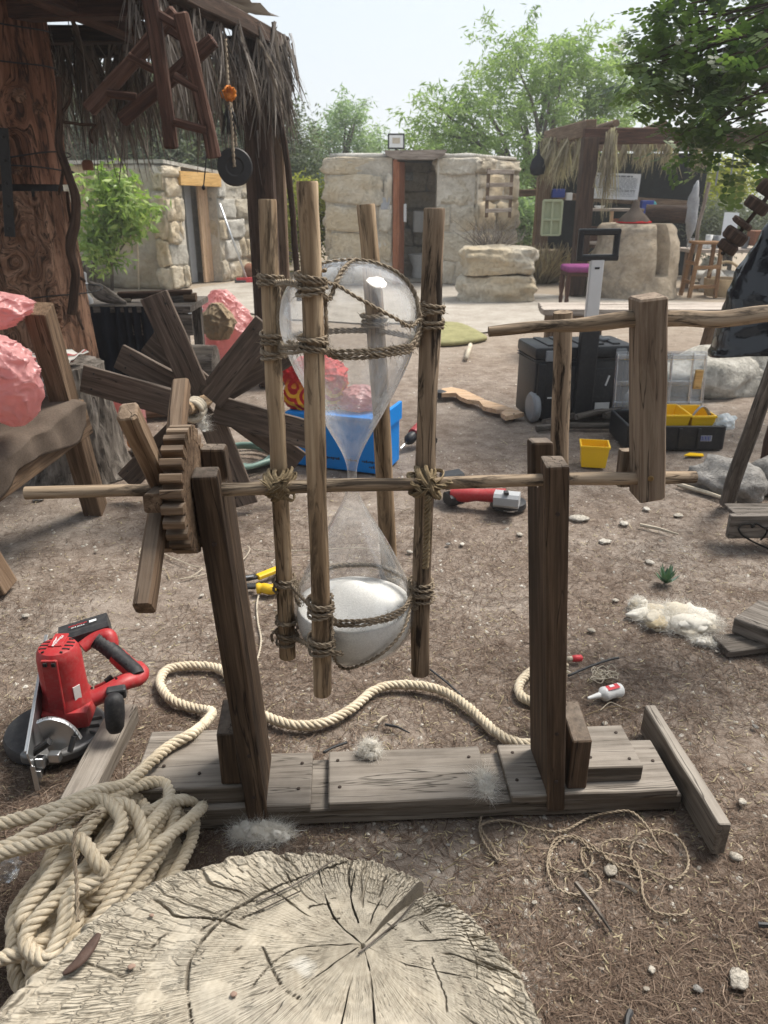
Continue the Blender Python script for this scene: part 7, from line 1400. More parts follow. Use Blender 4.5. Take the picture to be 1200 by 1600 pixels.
# ---- left hut
C = G(271, 452); E_ = G(402, 431); LW = Vector((-6.2, 13.4, 0)); zc0 = Y(247, 256, C.y).z; ze = Y(394, 284, E_.y).z
lh = thing('stone_hut', 'plastered stone hut with an orange lintel over its open door, on the left', 'hut', (C.x - 1, C.y + 1, 0))
Lr = (E_ - C).length; a0, a1 = px_on(C, E_, 296) * Lr, px_on(C, E_, 346) * Lr; zl = Y(300, 290, (C.y + E_.y) / 2).z
mb = MB(); wallcore(mb, C, E_, 0, zc0, ze, 0.4, -0.025, 0.03, a0); wallcore(mb, C, E_, 0, zc0, ze, 0.4, -0.025, a1, Lr - 0.02); wallcore(mb, E_, Vector((-4.2, 16.5, 0)), 0, ze, ze); mb.build('wall', 'mortar', lh)
stone('plaster', (0.25, 0.205, 0.145), (0.40, 0.35, 0.275), (0.53, 0.49, 0.42), (0.24, 0.235, 0.225), 0.75, 1.3, 0.06, (0.45, 0.345, 0.20))
mb = MB(); nu, nv = 60, 26; vs = []; d_ = (C - LW); nrm = Vector((d_.y, -d_.x, 0)).normalized()
for i in range(nu):
    for j in range(nv):
        p = LW.lerp(C, i / (nu - 1)) ; z = zc0 * j / (nv - 1); p = p + nrm * (0.05 * mnoise.fractal(Vector((i * 0.13, z * 2.2, 1)), 1, 2, 4) + 0.10 * max(0, 0.55 - z) * mnoise.noise(Vector((i * 0.22, z * 3, 4)))); p.z = z; vs.append(p)
mb.add(vs, [(i * nv + j, (i + 1) * nv + j, (i + 1) * nv + j + 1, i * nv + j + 1) for i in range(nu - 1) for j in range(nv - 1)]); o = mb.build('plastered_wall', 'plaster', lh, True); sm = o.modifiers.new('s', 'SOLIDIFY'); sm.thickness = 0.35; sm.offset = -1
masonry(lh, C, E_, 0.0, zc0, ze, ((a0, a1, zl + 0.2),), 0.34, 0.26, 0.3, 0.6, 0.05, US + USW); masonry(lh, LW.lerp(C, 0.955), C, 0.0, zc0, zc0, (), 0.36, 0.3, 0.3, 0.31, 0.08)
dlh = (E_ - C).normalized()
MB().beam(C + dlh * (a0 - 0.08) + Vector((0.04, -0.02, zl + 0.10)), C + dlh * (a1 + 0.08) + Vector((0.04, -0.02, zl + 0.08)), 0.10, 0.20, seg=4, jit=0.004).build('lintel', 'wood_orange', lh)
mb = MB(); rp = [C + Vector((0.05, -0.05, zc0)), E_ + Vector((0.06, -0.02, ze)), Vector((-4.2, 16.5, ze)), Vector((-6.2, 16.5, zc0)), LW + Vector((0, -0.06, zc0))]; mb.add([p + Vector((0, 0, 0.008)) for p in rp] + [p + Vector((0, 0, 0.06)) for p in rp], [(4, 3, 2, 1, 0), (5, 6, 7, 8, 9)] + [(i, (i + 1) % 5, 5 + (i + 1) % 5, 5 + i) for i in range(5)]); mb.build('roof', 'white_plastic' if False else 'limestone_white', lh)
inn = Vector((-dlh.y, dlh.x, 0)); MB().beam(C + dlh * (a1 - 0.13) + inn * 0.16, C + dlh * (a1 - 0.13) + inn * 0.16 + Vector((0, 0, zl)), 0.045, 0.24, (dlh.x, dlh.y, 0), seg=4, jit=0.003).build('door', 'wood_fresh', lh)
MB().beam(C + dlh * (a1 - 0.30) + inn * 0.34, C + dlh * (a1 - 0.30) + inn * 0.34 + Vector((0, 0, zl)), 0.04, 0.16, (dlh.x, dlh.y, 0), seg=2, jit=0.0).build('inner_jamb', 'grey_paint', lh)
masonry(lh, C + inn * 1.6 + dlh * -0.3, E_ + inn * 1.6, 0.0, 1.6, 1.5, (), 0.3, 0.2)
mb = MB(); q0, q1 = Y(343, 318, 13.5), G(386, 437, 0.05); mb.tube([q0, q1], 0.018, 8); brm = thing('broom', 'broom with a white handle and red head leaning on the left hut', 'broom', (q1.x, q1.y, 0)); mb.build('handle', 'alu', brm, True); MB().beam(q1 + Vector((-0.17, -0.05, -0.005)), q1 + Vector((0.12, 0.05, -0.005)), 0.06, 0.08, seg=2, jit=0.004).build('head', 'red_print', brm); MB().beam(q1 + Vector((-0.19, -0.08, -0.025)), q1 + Vector((-0.02, -0.02, -0.025)), 0.07, 0.04, seg=2, jit=0.004).build('bristles', 'guard_black', brm)
q = G(385, 437); mb = MB(); mb.blob((q.x + 0.05, q.y + 0.35, 0.12), (0.22, 0.16, 0.14), 71, 0.2, 1.2, 3); tag(mb.build('rubble_stone', 'terracotta', None, True), 'reddish stone lying at the foot of the left hut behind the broom', 'stone')
# planter blocks and stake under the small tree
q = G(130, 452); tag(gnarl(Vector((q.x, q.y, -0.01)), 0.28, 0.27, 0.42, 31, 'wood_grey', 'tree_stump', None, 40, 10, 0.08, 0.05), 'low grey stump in front of the left hut under the small tree', 'stump')
mb = MB(); mb.tube([G(217, 452, 0.0), Y(213, 330, 11.9)], 0.012, 6); tag(mb.build('stake', 'string_mat', None), 'thin pale stake standing before the corner of the left hut', 'stake')

# ---- pergola on the right
pg = thing('pergola', 'timber pergola with dry palm fringe and a dark screen at the back, right', 'pergola', (4.2, 13.0, 0))
FP = G(900, 461); FZ = Y(907, 215, FP.y).z
def pbeam(nm, a, b, w_, h_, m_='wood_redbeam', up=(0, 0, 1)): return MB().beam(a, b, w_, h_, up, seg=6, jit=0.01, ch=0.012).build(nm, m_, pg)
pbeam('post', FP, Vector((FP.x, FP.y, FZ)), 0.21, 0.21, 'wood_darkbeam', (0, 1, 0))
BP = Y(842, 400, 14.6); BP.z = 0; BZ2 = Y(840, 226, 14.6).z; pbeam('post', BP, Vector((BP.x, BP.y, BZ2)), 0.24, 0.22, 'wood_trestle', (0, 1, 0))
FRp = Y(1290, 222, FP.y + 0.3); pbeam('beam', Vector((FP.x - 0.1, FP.y, FZ + 0.02)), Vector((FRp.x, FRp.y, FZ + 0.04)), 0.14, 0.20)
pbeam('beam', Vector((FP.x, FP.y, FZ + 0.12)), Vector((BP.x, BP.y, BZ2 + 0.1)), 0.14, 0.22, 'wood_trestle'); BR = Vector((7.6, 14.9, BZ2)); pbeam('beam', Vector((BP.x, BP.y, BZ2)), BR, 0.14, 0.2, 'wood_trestle'); pbeam('post', Vector((7.5, 14.9, 0)), Vector((7.5, 14.9, BZ2)), 0.2, 0.2, 'wood_darkbeam', (0, 1, 0)); pbeam('post', Vector((FRp.x, FRp.y, 0)), Vector((FRp.x, FRp.y, FZ)), 0.22, 0.22, 'wood_darkbeam', (0, 1, 0))
for k in range(5): u = (k + 0.5) / 5; a = Vector((FP.x, FP.y, FZ + 0.18)).lerp(Vector((FRp.x, FRp.y, FZ + 0.18)), u); b = Vector((BP.x, BP.y, BZ2 + 0.16)).lerp(BR + Vector((0, 0, 0.16)), u); mb = MB(); mb.tube([a, a.lerp(b, 0.5), b], 0.05, 8, True, 0.1); mb.build('rafter', 'wood_trestle', pg, 50)
leafmat('pale_thatch', (0.20, 0.165, 0.115), (0.36, 0.305, 0.22), (0.52, 0.46, 0.35), 0.25, 0.9)
fm2 = []
for s_ in range(4):
    me = frond_mesh(s_ + 50, 0.5, 26, 0.42).copy(); me.materials[0] = M['pale_thatch']; fm2.append(me)
for k in range(62):
    u = rs.random(); side = k % 3
    if side == 0: p = Vector((BP.x - 0.1, BP.y, BZ2 + 0.1)).lerp(Vector((FP.x, FP.y, FZ + 0.05)), u); yaw = R(60)
    elif side == 1: p = Vector((BP.x, BP.y - 0.7, BZ2 + 0.02)).lerp(BR + Vector((-2.6, -0.7, 0.0)), u); yaw = 0
    else: p = Vector((FP.x + 0.2, FP.y + 1.4, FZ + 0.02)).lerp(Vector((FP.x + 3.2, FP.y + 1.5, FZ)), u); yaw = 0
    inst('palm_frond', rs.choice(fm2), pg, p, (rs.uniform(-.2, .2), rs.uniform(-.2, .2), yaw + rs.uniform(-.6, .6)), (rs.uniform(.8, 1.2) * (1.0 if side == 0 else 0.6),) * 3)
p = Y(957, 200, FP.y - 0.16)
for k in range(5): inst('palm_frond', fm2[k % 4], pg, p + Vector((rs.uniform(-.08, .08), rs.uniform(-.04, .02), rs.uniform(-.05, .02))), (0, rs.uniform(-.1, .1), rs.uniform(-.4, .4)), (0.8, 0.8, 1.6))
# screen, sign
s0, s1 = Y(852, 330, 14.75), Y(1092, 330, 14.95); s0.z = s1.z = 0; zs = Y(960, 240, 14.8).z; cloth_mat('dark_screen', (0.022, 0.026, 0.026), 60)
MB().beam(s0.lerp(s1, 0.5), s0.lerp(s1, 0.5) + Vector((0, 0, zs)), (s1 - s0).length, 0.03, (0, 1, 0), seg=6, jit=0.02).build('screen', 'dark_screen', pg)
pbeam('rail', Y(790, 303, 15.1), Y(852, 300, 15.1), 0.05, 0.12, 'wood_trestle')
pbeam('rail', Vector((s0.x, 14.66, Y(900, 305, 14.7).z)), Vector((s1.x - 0.1, 14.8, Y(900, 320, 14.7).z)), 0.06, 0.12, 'wood_trestle')
g0, g1, g2, g3 = Y(915, 269, 14.45), Y(1002, 272, 14.5), Y(996, 313, 14.5), Y(911, 309, 14.45); sgn = thing('notice_board', 'white printed notice board hanging in front of the dark screen', 'sign', g3)
mb = MB(); bk = Vector((0, 0.03, 0)); mb.add([g0, g1, g2, g3, g0 + bk, g1 + bk, g2 + bk, g3 + bk], [(0, 3, 2, 1), (4, 5, 6, 7), (0, 1, 5, 4), (1, 2, 6, 5), (2, 3, 7, 6), (3, 0, 4, 7)]); mb.build('panel', plain('sign_white', (0.72, 0.75, 0.78), 0.6), sgn)
plain('sign_ink', (0.16, 0.18, 0.21), 0.7); plain('sign_ink_pale', (0.40, 0.43, 0.47), 0.7)
def sgp(u, v, o=-0.012): return g0.lerp(g1, u).lerp(g3.lerp(g2, u), v) + Vector((0, o, 0))
lines = [(0.10, 0.85, 0.11, 0.030, 1)] + [(0.05, 0.95, 0.18 + 0.042 * k, 0.012, 0) for k in range(10)] + [(0.05, 0.68, 0.575, 0.016, 1), (0.55, 0.93, 0.63, 0.014, 1), (0.38, 0.93, 0.68, 0.014, 1), (0.45, 0.93, 0.74, 0.012, 0), (0.40, 0.93, 0.80, 0.012, 0), (0.48, 0.93, 0.86, 0.012, 0)]
for (u0, u1, v, h_, ink) in lines:      # rows of print, too far off to read: broken into words
    u = u0
    while u < u1:
        wl_ = rs.uniform(0.03, 0.11); ue = min(u + wl_, u1); MB().add([sgp(u, v - h_), sgp(ue, v - h_), sgp(ue, v + h_), sgp(u, v + h_)], [(0, 3, 2, 1)]).build('print_row', 'sign_ink' if ink else 'sign_ink_pale', sgn); u = ue + 0.014
mb = MB(); em = sgp(0.11, 0.80); mb.lathe([(0.035, 0), (0.075, 0.002), (0.075, 0.004), (0.035, 0.004)], em, 18, Vector((0, -1, 0)), cap=False); mb.add([sgp(0.13, 0.80), sgp(0.19, 0.79), sgp(0.14, 0.86)], [(0, 2, 1)]); mb.build('emblem', 'sign_ink', sgn); mb = MB()
for k in range(9): a = R(20 + 17 * k); q = em + Vector((0.14 * math.cos(a), -0.002, 0.10 * math.sin(a) + 0.03)); mb.box(q, (0.018, 0.003, 0.014))
mb.build('emblem_lettering', 'sign_ink_pale', sgn)
# counter, shelves and things on them
ct = thing('shelf_unit', 'brown shelf unit under the notice board in the pergola', 'shelf', Y(950, 400, 13.6).xy.to_3d()); cz_ = Y(950, 328, 13.6).z
for z in (cz_, cz_ * 0.55, 0.12): MB().beam(Vector((Y(908, 330, 13.6).x, 13.75, z)), Vector((Y(1005, 330, 13.6).x, 13.75, z)), 0.4, 0.04, seg=3, jit=0.004).build('shelf', 'wood_bench', ct)
for px in (910, 957, 1003): x = Y(px, 330, 13.6).x; MB().beam((x, 13.62, 0), (x, 13.62, cz_), 0.05, 0.05, (0, 1, 0), seg=2).build('post', 'wood_fresh' if px == 957 else 'wood_trestle', ct)
MB().box((Y(930, 330, 13.6).x, 13.9, cz_ * 0.62), (0.4, 0.04, 0.35)).build('back_panel', 'wood_redbeam', ct); MB().box((Y(982, 330, 13.6).x, 13.92, cz_ * 0.66), (0.36, 0.04, 0.5)).build('back_panel', 'wood_door', ct)
def cup(label, px, py, y, r, h, mat, group=None, cat='cup', z=None):
    q = Y(px, py, y); q.z = z if z is not None else q.z; mb = MB(); mb.lathe([(r * 0.75, 0), (r, h), (r * 0.9, h), (r * 0.65, 0.01)], q, 14, cap=False); return tag(mb.build('cup', mat, None, True), label, cat, group)
cup('white cup standing on the left end of the shelf under the notice board', 917, 330, 13.7, 0.04, 0.13, 'white_plastic', None, 'cup', cz_ + 0.024); cup('low white bowl on the shelf under the notice board', 936, 330, 13.7, 0.09, 0.04, 'white_plastic', None, 'bowl', cz_ + 0.024)
q = Y(1010, 325, 14.2); mb = MB(); mb.box(q, (0.20, 0.14, 0.24), None, 0.01); tag(mb.build('blue_bin', 'blue_plastic', None), 'dark blue box on the pergola rail right of the notice board', 'box')
q = Y(872, 302, 14.5); mb = MB(); mb.box(q, (0.22, 0.12, 0.14), None, 0.01); tag(mb.build('blue_crate', 'blue_plastic', None), 'dark blue crate on the pergola rail left of the front post', 'box'); q = Y(889, 307, 14.4); mb = MB(); mb.box(q, (0.10, 0.1, 0.12), None, 0.01); tag(mb.build('white_carton', 'white_plastic', None), 'small white carton on the pergola rail beside the dark blue crate', 'box')
q = Y(1020, 330, 14.3); mb = MB(); mb.lathe([(0.05, 0), (0.05, 0.12), (0.02, 0.16), (0.001, 0.16)], q, 12); tag(mb.build('green_bottle', 'teal_plastic', None, 40), 'small teal bottle on the pergola rail beside the blue box', 'bottle')
f0 = Y(846, 365, 13.4); fcab = thing('window_frame', 'pale green wooden window frame leaning behind the front post of the pergola', 'window frame', Vector((f0.x, f0.y, f0.z - 0.25))); plain('pale_green', (0.42, 0.46, 0.30), 0.7)
fw_, fh_ = 0.30, 0.52
for (a, b) in (((0, 0), (0, fh_)), ((fw_, 0), (fw_, fh_)), ((0, 0), (fw_, 0)), ((0, fh_), (fw_, fh_)), ((0, fh_ * 0.45), (fw_, fh_ * 0.45)), ((fw_ / 2, 0), (fw_ / 2, fh_))): MB().beam(f0 + Vector((a[0], 0.001 * (a[0] == b[0]), a[1] - 0.02)), f0 + Vector((b[0], 0.001 * (a[0] == b[0]), b[1] - 0.02)), 0.035, 0.035, (0, 1, 0.01), seg=1, jit=0.001).build('bar', 'pale_green', fcab)
MB().box(f0 + Vector((fw_ / 2, 0.03, fh_ / 2)), (fw_, 0.006, fh_)).build('panel', 'pale_green', fcab)
# hanging black pot, sandal-like things
q = Y(840, 258, 13.9); mb = MB(); mb.lathe([(0.02, -0.16), (0.11, -0.13), (0.13, -0.04), (0.10, 0.08), (0.03, 0.16), (0.01, 0.3)], q, 16, jit=0.15); tag(mb.build('black_sack', 'black_cloth', None, True), 'small black sack hanging from the rear left post of the pergola', 'sack')
wisps('straw_pile', 'heap of dry straw and palm waste beside the pergola', 'straw', G(842, 440), 0.62, 420, 'dry_grass', 9, 0.85, 0.012, 1.2)
for k in range(9): a = rs.uniform(-0.5, 0.5); mb = MB(); q = G(838 + k * 3, 436) + Vector((0, 0.15, 0.30 + 0.07 * (k % 3))); mb.blob(q, (0.17, 0.12, 0.06), 80 + k, 0.35, 1.2, 3, k * 1.3); tag(mb.build('dry_husk', 'burlap', None, True), 'curled pale husk on the straw heap beside the pergola', 'husk', 'husks on the straw heap')
# purple chair
q = G(908, 479); ch_ = thing('padded_stool', 'dark wooden stool with a purple padded seat behind the pulled-up handle', 'stool', q); cw = 0.24; sz_ = Y(905, 425, q.y).z
for (sx, sy) in ((-1, -1), (1, -1), (-1, 1), (1, 1)):
    mb = MB(); mb.lathe([(0.022, 0), (0.03, 0.08), (0.024, 0.12), (0.036, 0.2), (0.03, sz_)], q + Vector((sx * (cw - 0.04), 0.2 + sy * 0.18, 0)), 10); mb.build('leg', 'wood_redbeam', ch_, True)
mb = MB(); mb.box(q + Vector((0, 0.2, sz_ + 0.03)), (cw * 2, 0.44, 0.09), None, 0.035); mb.build('seat', 'purple_cloth', ch_, True); MB().box(q + Vector((0, 0.2, sz_ - 0.03)), (cw * 2 - 0.03, 0.41, 0.06), None, 0.01).build('seat_rail', 'wood_redbeam', ch_)
for sx in (): MB().beam(q + Vector((sx * (cw - 0.03), 0.40, sz_)), q + Vector((sx * (cw - 0.03), 0.46, sz_ + 0.55)), 0.05, 0.05, (0, 1, 0), seg=2).build('back_post', 'wood_redbeam', ch_)
for z in (): MB().beam(q + Vector((-cw, 0.43, sz_ + z)), q + Vector((cw, 0.43, sz_ + z)), 0.03, 0.12, seg=2).build('back_rail', 'wood_redbeam', ch_)
# ---- carved well stone with hat and rolled mat
q = G(1004, 468); wz = Y(1004, 350, q.y + 0.3).z; ws = thing('well_stone', 'big drum shaped carved stone with a slot cut in its side, right', 'stone', (q.x, q.y + 0.62, 0))
mb = MB(); SD = 120; LV = 40; vs = []
for i in range(LV + 1):
    t = i / LV; z = wz * t; r = 0.70 + (0.56 - 0.70) * t - (0.06 * max(0, (t - 0.9) / 0.1) ** 2)
    for k in range(SD):
        a = 2 * math.pi * k / SD; dd = Vector((math.cos(a), math.sin(a), 0)); p = dd * r; nz_ = mnoise.fractal(Vector((p.x * 2.2, p.y * 2.2, z * 2.2)), 1, 2, 5) * 0.06
        am = R(-90 + 22); slot = abs(a - (am % (2 * math.pi))) < 0.17 and t > 0.32
        rr = r + nz_ - (0.27 if slot else 0); vs.append(Vector((q.x, q.y + 0.62, 0)) + dd * rr + Vector((0, 0, z)))
fs = [(i * SD + k, i * SD + (k + 1) % SD, (i + 1) * SD + (k + 1) % SD, (i + 1) * SD + k) for i in range(LV) for k in range(SD)] + [tuple(LV * SD + k for k in range(SD))]; mb.add(vs, fs); mb.build('drum', 'well_stone', ws, 45)
hq = Y(990, 350, q.y + 0.45); hq.z = wz + 0.01; ht = thing('straw_hat', 'conical brown hat with a red rim lying on the carved drum stone', 'hat', hq)
mb = MB(); mb.lathe([(0.235, 0.0), (0.235, 0.02), (0.16, 0.10), (0.08, 0.17), (0.055, 0.22), (0.05, 0.28), (0.02, 0.31), (0.001, 0.31)], hq, 28, jit=0.06); mb.build('crown', 'brown_cloth', ht, True); mb = MB(); mb.lathe([(0.20, -0.004), (0.243, 0.0), (0.243, 0.016), (0.22, 0.03)], hq, 28, cap=False, jit=0.05); mb.build('rim', 'red_cloth', ht, True)
mb = MB(); m0, m1 = Y(1008, 335, q.y + 0.75), Y(1070, 345, q.y + 0.6); m0.z = wz + 0.13; m1.z = wz + 0.12; mb.tube([m0, m0.lerp(m1, 0.3), m0.lerp(m1, 0.7), m1], [0.11, 0.13, 0.125, 0.12], 20, True, 0.3); tag(mb.build('rolled_mat', 'wood_darkbeam', None, 50), 'dark rolled wicker mat lying on the carved drum stone', 'mat')
# ---- bar stool, basket, far table with cups
q = G(1098, 466); sq = thing('bar_stool', 'tall narrow brown wooden stool standing right of the carved drum stone', 'stool', q); sz2 = Y(1100, 382, q.y).z
for (sx, sy) in ((-1, -1), (1, -1), (-1, 1), (1, 1)): MB().beam(q + Vector((sx * 0.19, 0.2 + sy * 0.17, 0)), q + Vector((sx * 0.15 + 0.03, 0.2 + sy * 0.13, sz2)), 0.05, 0.05, (0, 1, 0), seg=2).build('leg', 'wood_stool', sq)
for z in (0.15, 0.42, 0.68):
    if z < sz2 - 0.1: MB().beam(q + Vector((-0.18, 0.04, z)), q + Vector((0.19, 0.04, z + 0.01)), 0.03, 0.05, seg=1).build('rung', 'wood_stool', sq); MB().beam(q + Vector((-0.18, 0.05, z + 0.06)), q + Vector((-0.18, 0.36, z + 0.06)), 0.03, 0.05, seg=1).build('rung', 'wood_stool', sq)
MB().box(q + Vector((0.02, 0.2, sz2 + 0.015)), (0.40, 0.36, 0.035), None, 0.006).build('seat', 'wood_stool', sq)
q = G(1140, 466); bk_ = thing('basket', 'round straw basket with arched handle beside the bar stool', 'basket', q); mb = MB(); mb.lathe([(0.22, 0), (0.27, 0.12), (0.28, 0.25), (0.25, 0.25), (0.2, 0.02)], q + Vector((0, 0.3, 0)), 28, cap=False, jit=0.04); mb.build('bowl', 'straw_weave', bk_, 40); mb = MB(); mb.tube([q + Vector((0.25 * math.cos(t), 0.3, 0.22 + 0.26 * math.sin(t))) for t in np.linspace(0.2, 2.9, 14)], 0.02, 8); mb.build('handle', 'straw_weave', bk_, True)
for i in range(9): q = G(1150 + rs.uniform(-40, 60), 440 + rs.uniform(-22, 20)); mb = MB(); mb.blob((q.x, q.y + 0.2, 0.10), (rs.uniform(.12, .3), .2, rs.uniform(.10, .22)), 90 + i, 0.35, 1.2, 3, i); tag(mb.build('rubble_stone', 'limestone_white', None, True), 'pale rubble stone in the heap behind the basket', 'stone', 'rubble stones behind the basket')
q = Y(1075, 392, 12.6); tq = thing('far_table', 'long far table covered with white cups, behind the bar stool', 'table', Vector((q.x + 1.2, 12.8, 0))); MB().beam(Vector((q.x, 12.8, q.z)), Vector((q.x + 2.6, 12.8, q.z)), 0.6, 0.05, seg=3).build('table_top', 'wood_bench', tq)
for x in (0.1, 1.2, 2.4): MB().beam(Vector((q.x + x, 12.8, 0)), Vector((q.x + x, 12.8, q.z - 0.02)), 0.1, 0.1, (0, 1, 0), seg=2).build('leg', 'wood_trestle', tq)
for i, (px, r, h, m_) in enumerate(((1078, .07, .15, 'clear_plastic'), (1088, .06, .10, 'white_plastic'), (1098, .07, .11, 'white_plastic'), (1106, .055, .20, 'white_plastic'), (1118, .06, .19, 'grey_plastic'), (1128, .06, .08, 'white_plastic'), (1163, .06, .17, 'grey_plastic'))): cup(('clear jar at the left end of the far table', 'low white cup second from the left on the far table', 'white cup in the middle of the row on the far table', 'tall white cup on the far table', 'grey jug on the far table', 'low white cup right of the grey jug on the far table', 'grey pot on the far table beyond the bead string')[i], px, 385, 12.75, r, h, m_, None, 'cup', q.z + 0.03)
q = Y(1190, 372, 12.7); mb = MB(); mb.box(Vector((q.x, q.y, q.z)), (0.35, 0.3, 0.22), None, 0.01); tag(mb.build('brown_box', 'terracotta', None), 'brown box on the far table at the right edge', 'box')
q = Y(1140, 355, 12.2); mb = MB(); mb.add([q + Vector((x, 0.02 * math.sin(z * 6), z)) for x, z in ((-.11, -.2), (.11, -.22), (.12, .2), (-.10, .21))] + [q + Vector((x, 0.01 + 0.02 * math.sin(z * 6), z)) for x, z in ((-.11, -.2), (.11, -.22), (.12, .2), (-.10, .21))], [(0, 1, 2, 3), (7, 6, 5, 4), (0, 4, 5, 1), (1, 5, 6, 2), (2, 6, 7, 3), (3, 7, 4, 0)]); tag(mb.build('paper_sheet', 'sign_white', None), 'pale sheet of paper hanging beyond the bead string', 'paper')
mb = MB(); mb.tube(catmull([Y(1108, 285, 12.4), Y(1100, 320, 12.4), Y(1092, 350, 12.4), Y(1086, 395, 12.4)], 4), [0.03] * 13, 8, True, 0.15); tag(mb.build('leaning_pole', 'wood_bench', None, 50), 'thin pale pole leaning behind the far table', 'pole')
mb = MB(); q = Y(1082, 330, 12.6); mb.blob(q, (0.10, 0.06, 0.36), 95, 0.35, 1.4, 3, 0.2); tag(mb.build('hanging_cloth', 'grey_cloth', None, True), 'grey cloth hanging at the right end of the dark screen', 'cloth')
for (a, b, l_) in (((1128, 228), (1118, 290), 'left one of the two thin ropes hanging from the pergola beam'), ((1148, 228), (1140, 290), 'right one of the two thin ropes hanging from the pergola beam')): mb = MB(); mb.tube([Y(*a, FP.y), Y(*b, FP.y)], 0.012, 5); tag(mb.build('hanging_rope', 'grey_plastic', None), l_, 'rope')
# ---- bead string
bs_ = thing('bead_string', 'string of dark wooden discs slung diagonally at the right edge', 'bead string', Y(1130, 398, 4.2)); b0, b1 = Y(1128, 398, 4.2), Y(1235, 262, 4.1); mb = MB(); mb.tube([b0, b1], 0.011, 8); mb.build('rod', 'wood_darkbeam', bs_); bd = (b1 - b0).normalized()
for (px, py, r, h, tl_) in ((1137, 386, .052, .05, 0.1), (1149, 369, .062, .062, 0.0), (1160, 349, .055, .03, 1.1), (1183, 321, .062, .06, 0.05), (1201, 296, .055, .07, 0.1), (1218, 275, .06, .05, 0)):
    ax = (bd + Vector((0.3, -0.2, 0.5)) * tl_).normalized(); q = Y(px, py, 4.17); mb = MB(); mb.lathe([(0.01, -h / 2), (r * 0.85, -h / 2), (r, -h / 3), (r, h / 3), (r * 0.85, h / 2), (0.01, h / 2)], q, 20, ax, jit=0.05); mb.build('disc', 'wood_darkbeam', bs_, 40)
# ============================================================ TREES, HILLS, LITTER, HAZE
def leaves(centers, per, spread, L, W, seed, droop=0.0, flat=0.6, tvar=0.18, pinn=False, tb=None):
    r = np.random.RandomState(seed); C_ = np.repeat(np.asarray(centers), per, 0); n = len(C_)
    ct = r.uniform(0.15, 0.85, len(centers)) if tb is None else np.asarray(tb)
    P = C_ + r.normal(size=(n, 3)) * np.array([spread, spread, spread * flat]); T = np.clip(np.repeat(ct, per) + r.normal(size=n) * tvar, 0, 1)
    d = r.normal(size=(n, 3)); d[:, 2] = d[:, 2] * 0.6 - droop; d /= np.linalg.norm(d, axis=1)[:, None]
    s = np.cross(d, r.normal(size=(n, 3))); s /= np.linalg.norm(s, axis=1)[:, None] + 1e-9
    l = L * r.uniform(0.6, 1.25, n)[:, None]; w_ = W * r.uniform(0.7, 1.2, n)[:, None]; nn = np.cross(d, s)
    V = np.stack([P, P + d * l * 0.45 + s * w_ + nn * w_ * 0.3, P + d * l, P + d * l * 0.45 - s * w_ + nn * w_ * 0.3], 1).reshape(-1, 3)
    F = np.arange(4 * n).reshape(n, 4); return V, F, np.repeat(T, 4)
def tree(name, label, base, trunk_r, blobs, nclump, per, spread, L, W, mat, seed, bark='wood_grey', droop=0.2, flat=0.7, group=None, limbs=26, cat='tree', spray=0.0):
    """blobs: ellipsoids (centre, radii) that the crown fills; limbs run from the trunk to clumps"""
    r = np.random.RandomState(seed); base = Vector(base); t = thing(name, label, cat, base, group); cs = []
    vol = np.array([b[1][0] * b[1][1] * b[1][2] for b in blobs]) ** 0.67; vol /= vol.sum()
    for _ in range(nclump):
        b = blobs[r.choice(len(blobs), p=vol)]; d = r.normal(size=3); d /= np.linalg.norm(d); k = r.uniform(0.25, 1.0) ** 0.5 * (1 + 0.22 * r.normal())
        cs.append(np.array(b[0]) + d * np.array(b[1]) * k)
    cs = np.array(cs); cs[:, 2] = np.maximum(cs[:, 2], 0.15); 
    if spray:      # leaves strung along drooping twigs that reach outwards
        mid_ = cs.mean(0); dirs = (cs - mid_) / (np.linalg.norm(cs - mid_, axis=1)[:, None] + 1e-6) + r.normal(size=cs.shape) * 0.55 + np.array([0, 0, 0.45]); dirs /= np.linalg.norm(dirs, axis=1)[:, None]
        k_ = 8; u_ = np.linspace(0, 1, k_); ln_ = spray * r.uniform(0.5, 1.2, len(cs))
        pts_ = cs[:, None, :] + dirs[:, None, :] * (u_[None, :, None] * ln_[:, None, None]); pts_[:, :, 2] -= (u_ ** 2)[None, :] * ln_[:, None] * 0.35
        V, F, T = leaves(pts_.reshape(-1, 3), per // k_, spread, L, W, seed + 1, droop, 0.8, 0.12, tb=np.repeat(r.uniform(0.15, 0.85, len(cs)), k_))
    else: V, F, T = leaves(cs, per, spread, L, W, seed + 1, droop, flat)
    raw('crown', V, F, mat, t, T); mb = MB(); mid = Vector(tuple(cs.mean(0))); fork = base.lerp(mid, 0.45)
    mb.tube(catmull([base + Vector((0, 0, -0.05)), base.lerp(fork, 0.5) + Vector((0.06 * trunk_r * 5, 0, 0)), fork], 4), [trunk_r * (1 - 0.05 * i) for i in range(9)], 10, True, 0.15)
    for i in range(min(limbs, nclump)):
        e = Vector(tuple(cs[i])); m = fork.lerp(e, 0.5) + Vector((0, 0, 0.12 * (e - fork).length)) * 0.6 + mnoise.noise_vector(e * 3) * 0.15 * (e - fork).length; st_ = base.lerp(fork, r.uniform(0.55, 1.0)); mb.tube(catmull([st_, m, e], 4), [trunk_r * 0.5 * (1 - 0.1 * k) for k in range(9)], 6)
    mb.build('trunk', bark, t, 60); return t
leafmat('leaf_bright', (0.16, 0.235, 0.085), (0.27, 0.36, 0.15), (0.39, 0.47, 0.24), 0.5)
leafmat('leaf_pale', (0.18, 0.25, 0.15), (0.28, 0.37, 0.24), (0.40, 0.48, 0.33), 0.5)
leafmat('leaf_olive', (0.06, 0.078, 0.046), (0.125, 0.15, 0.095), (0.22, 0.25, 0.17), 0.35)
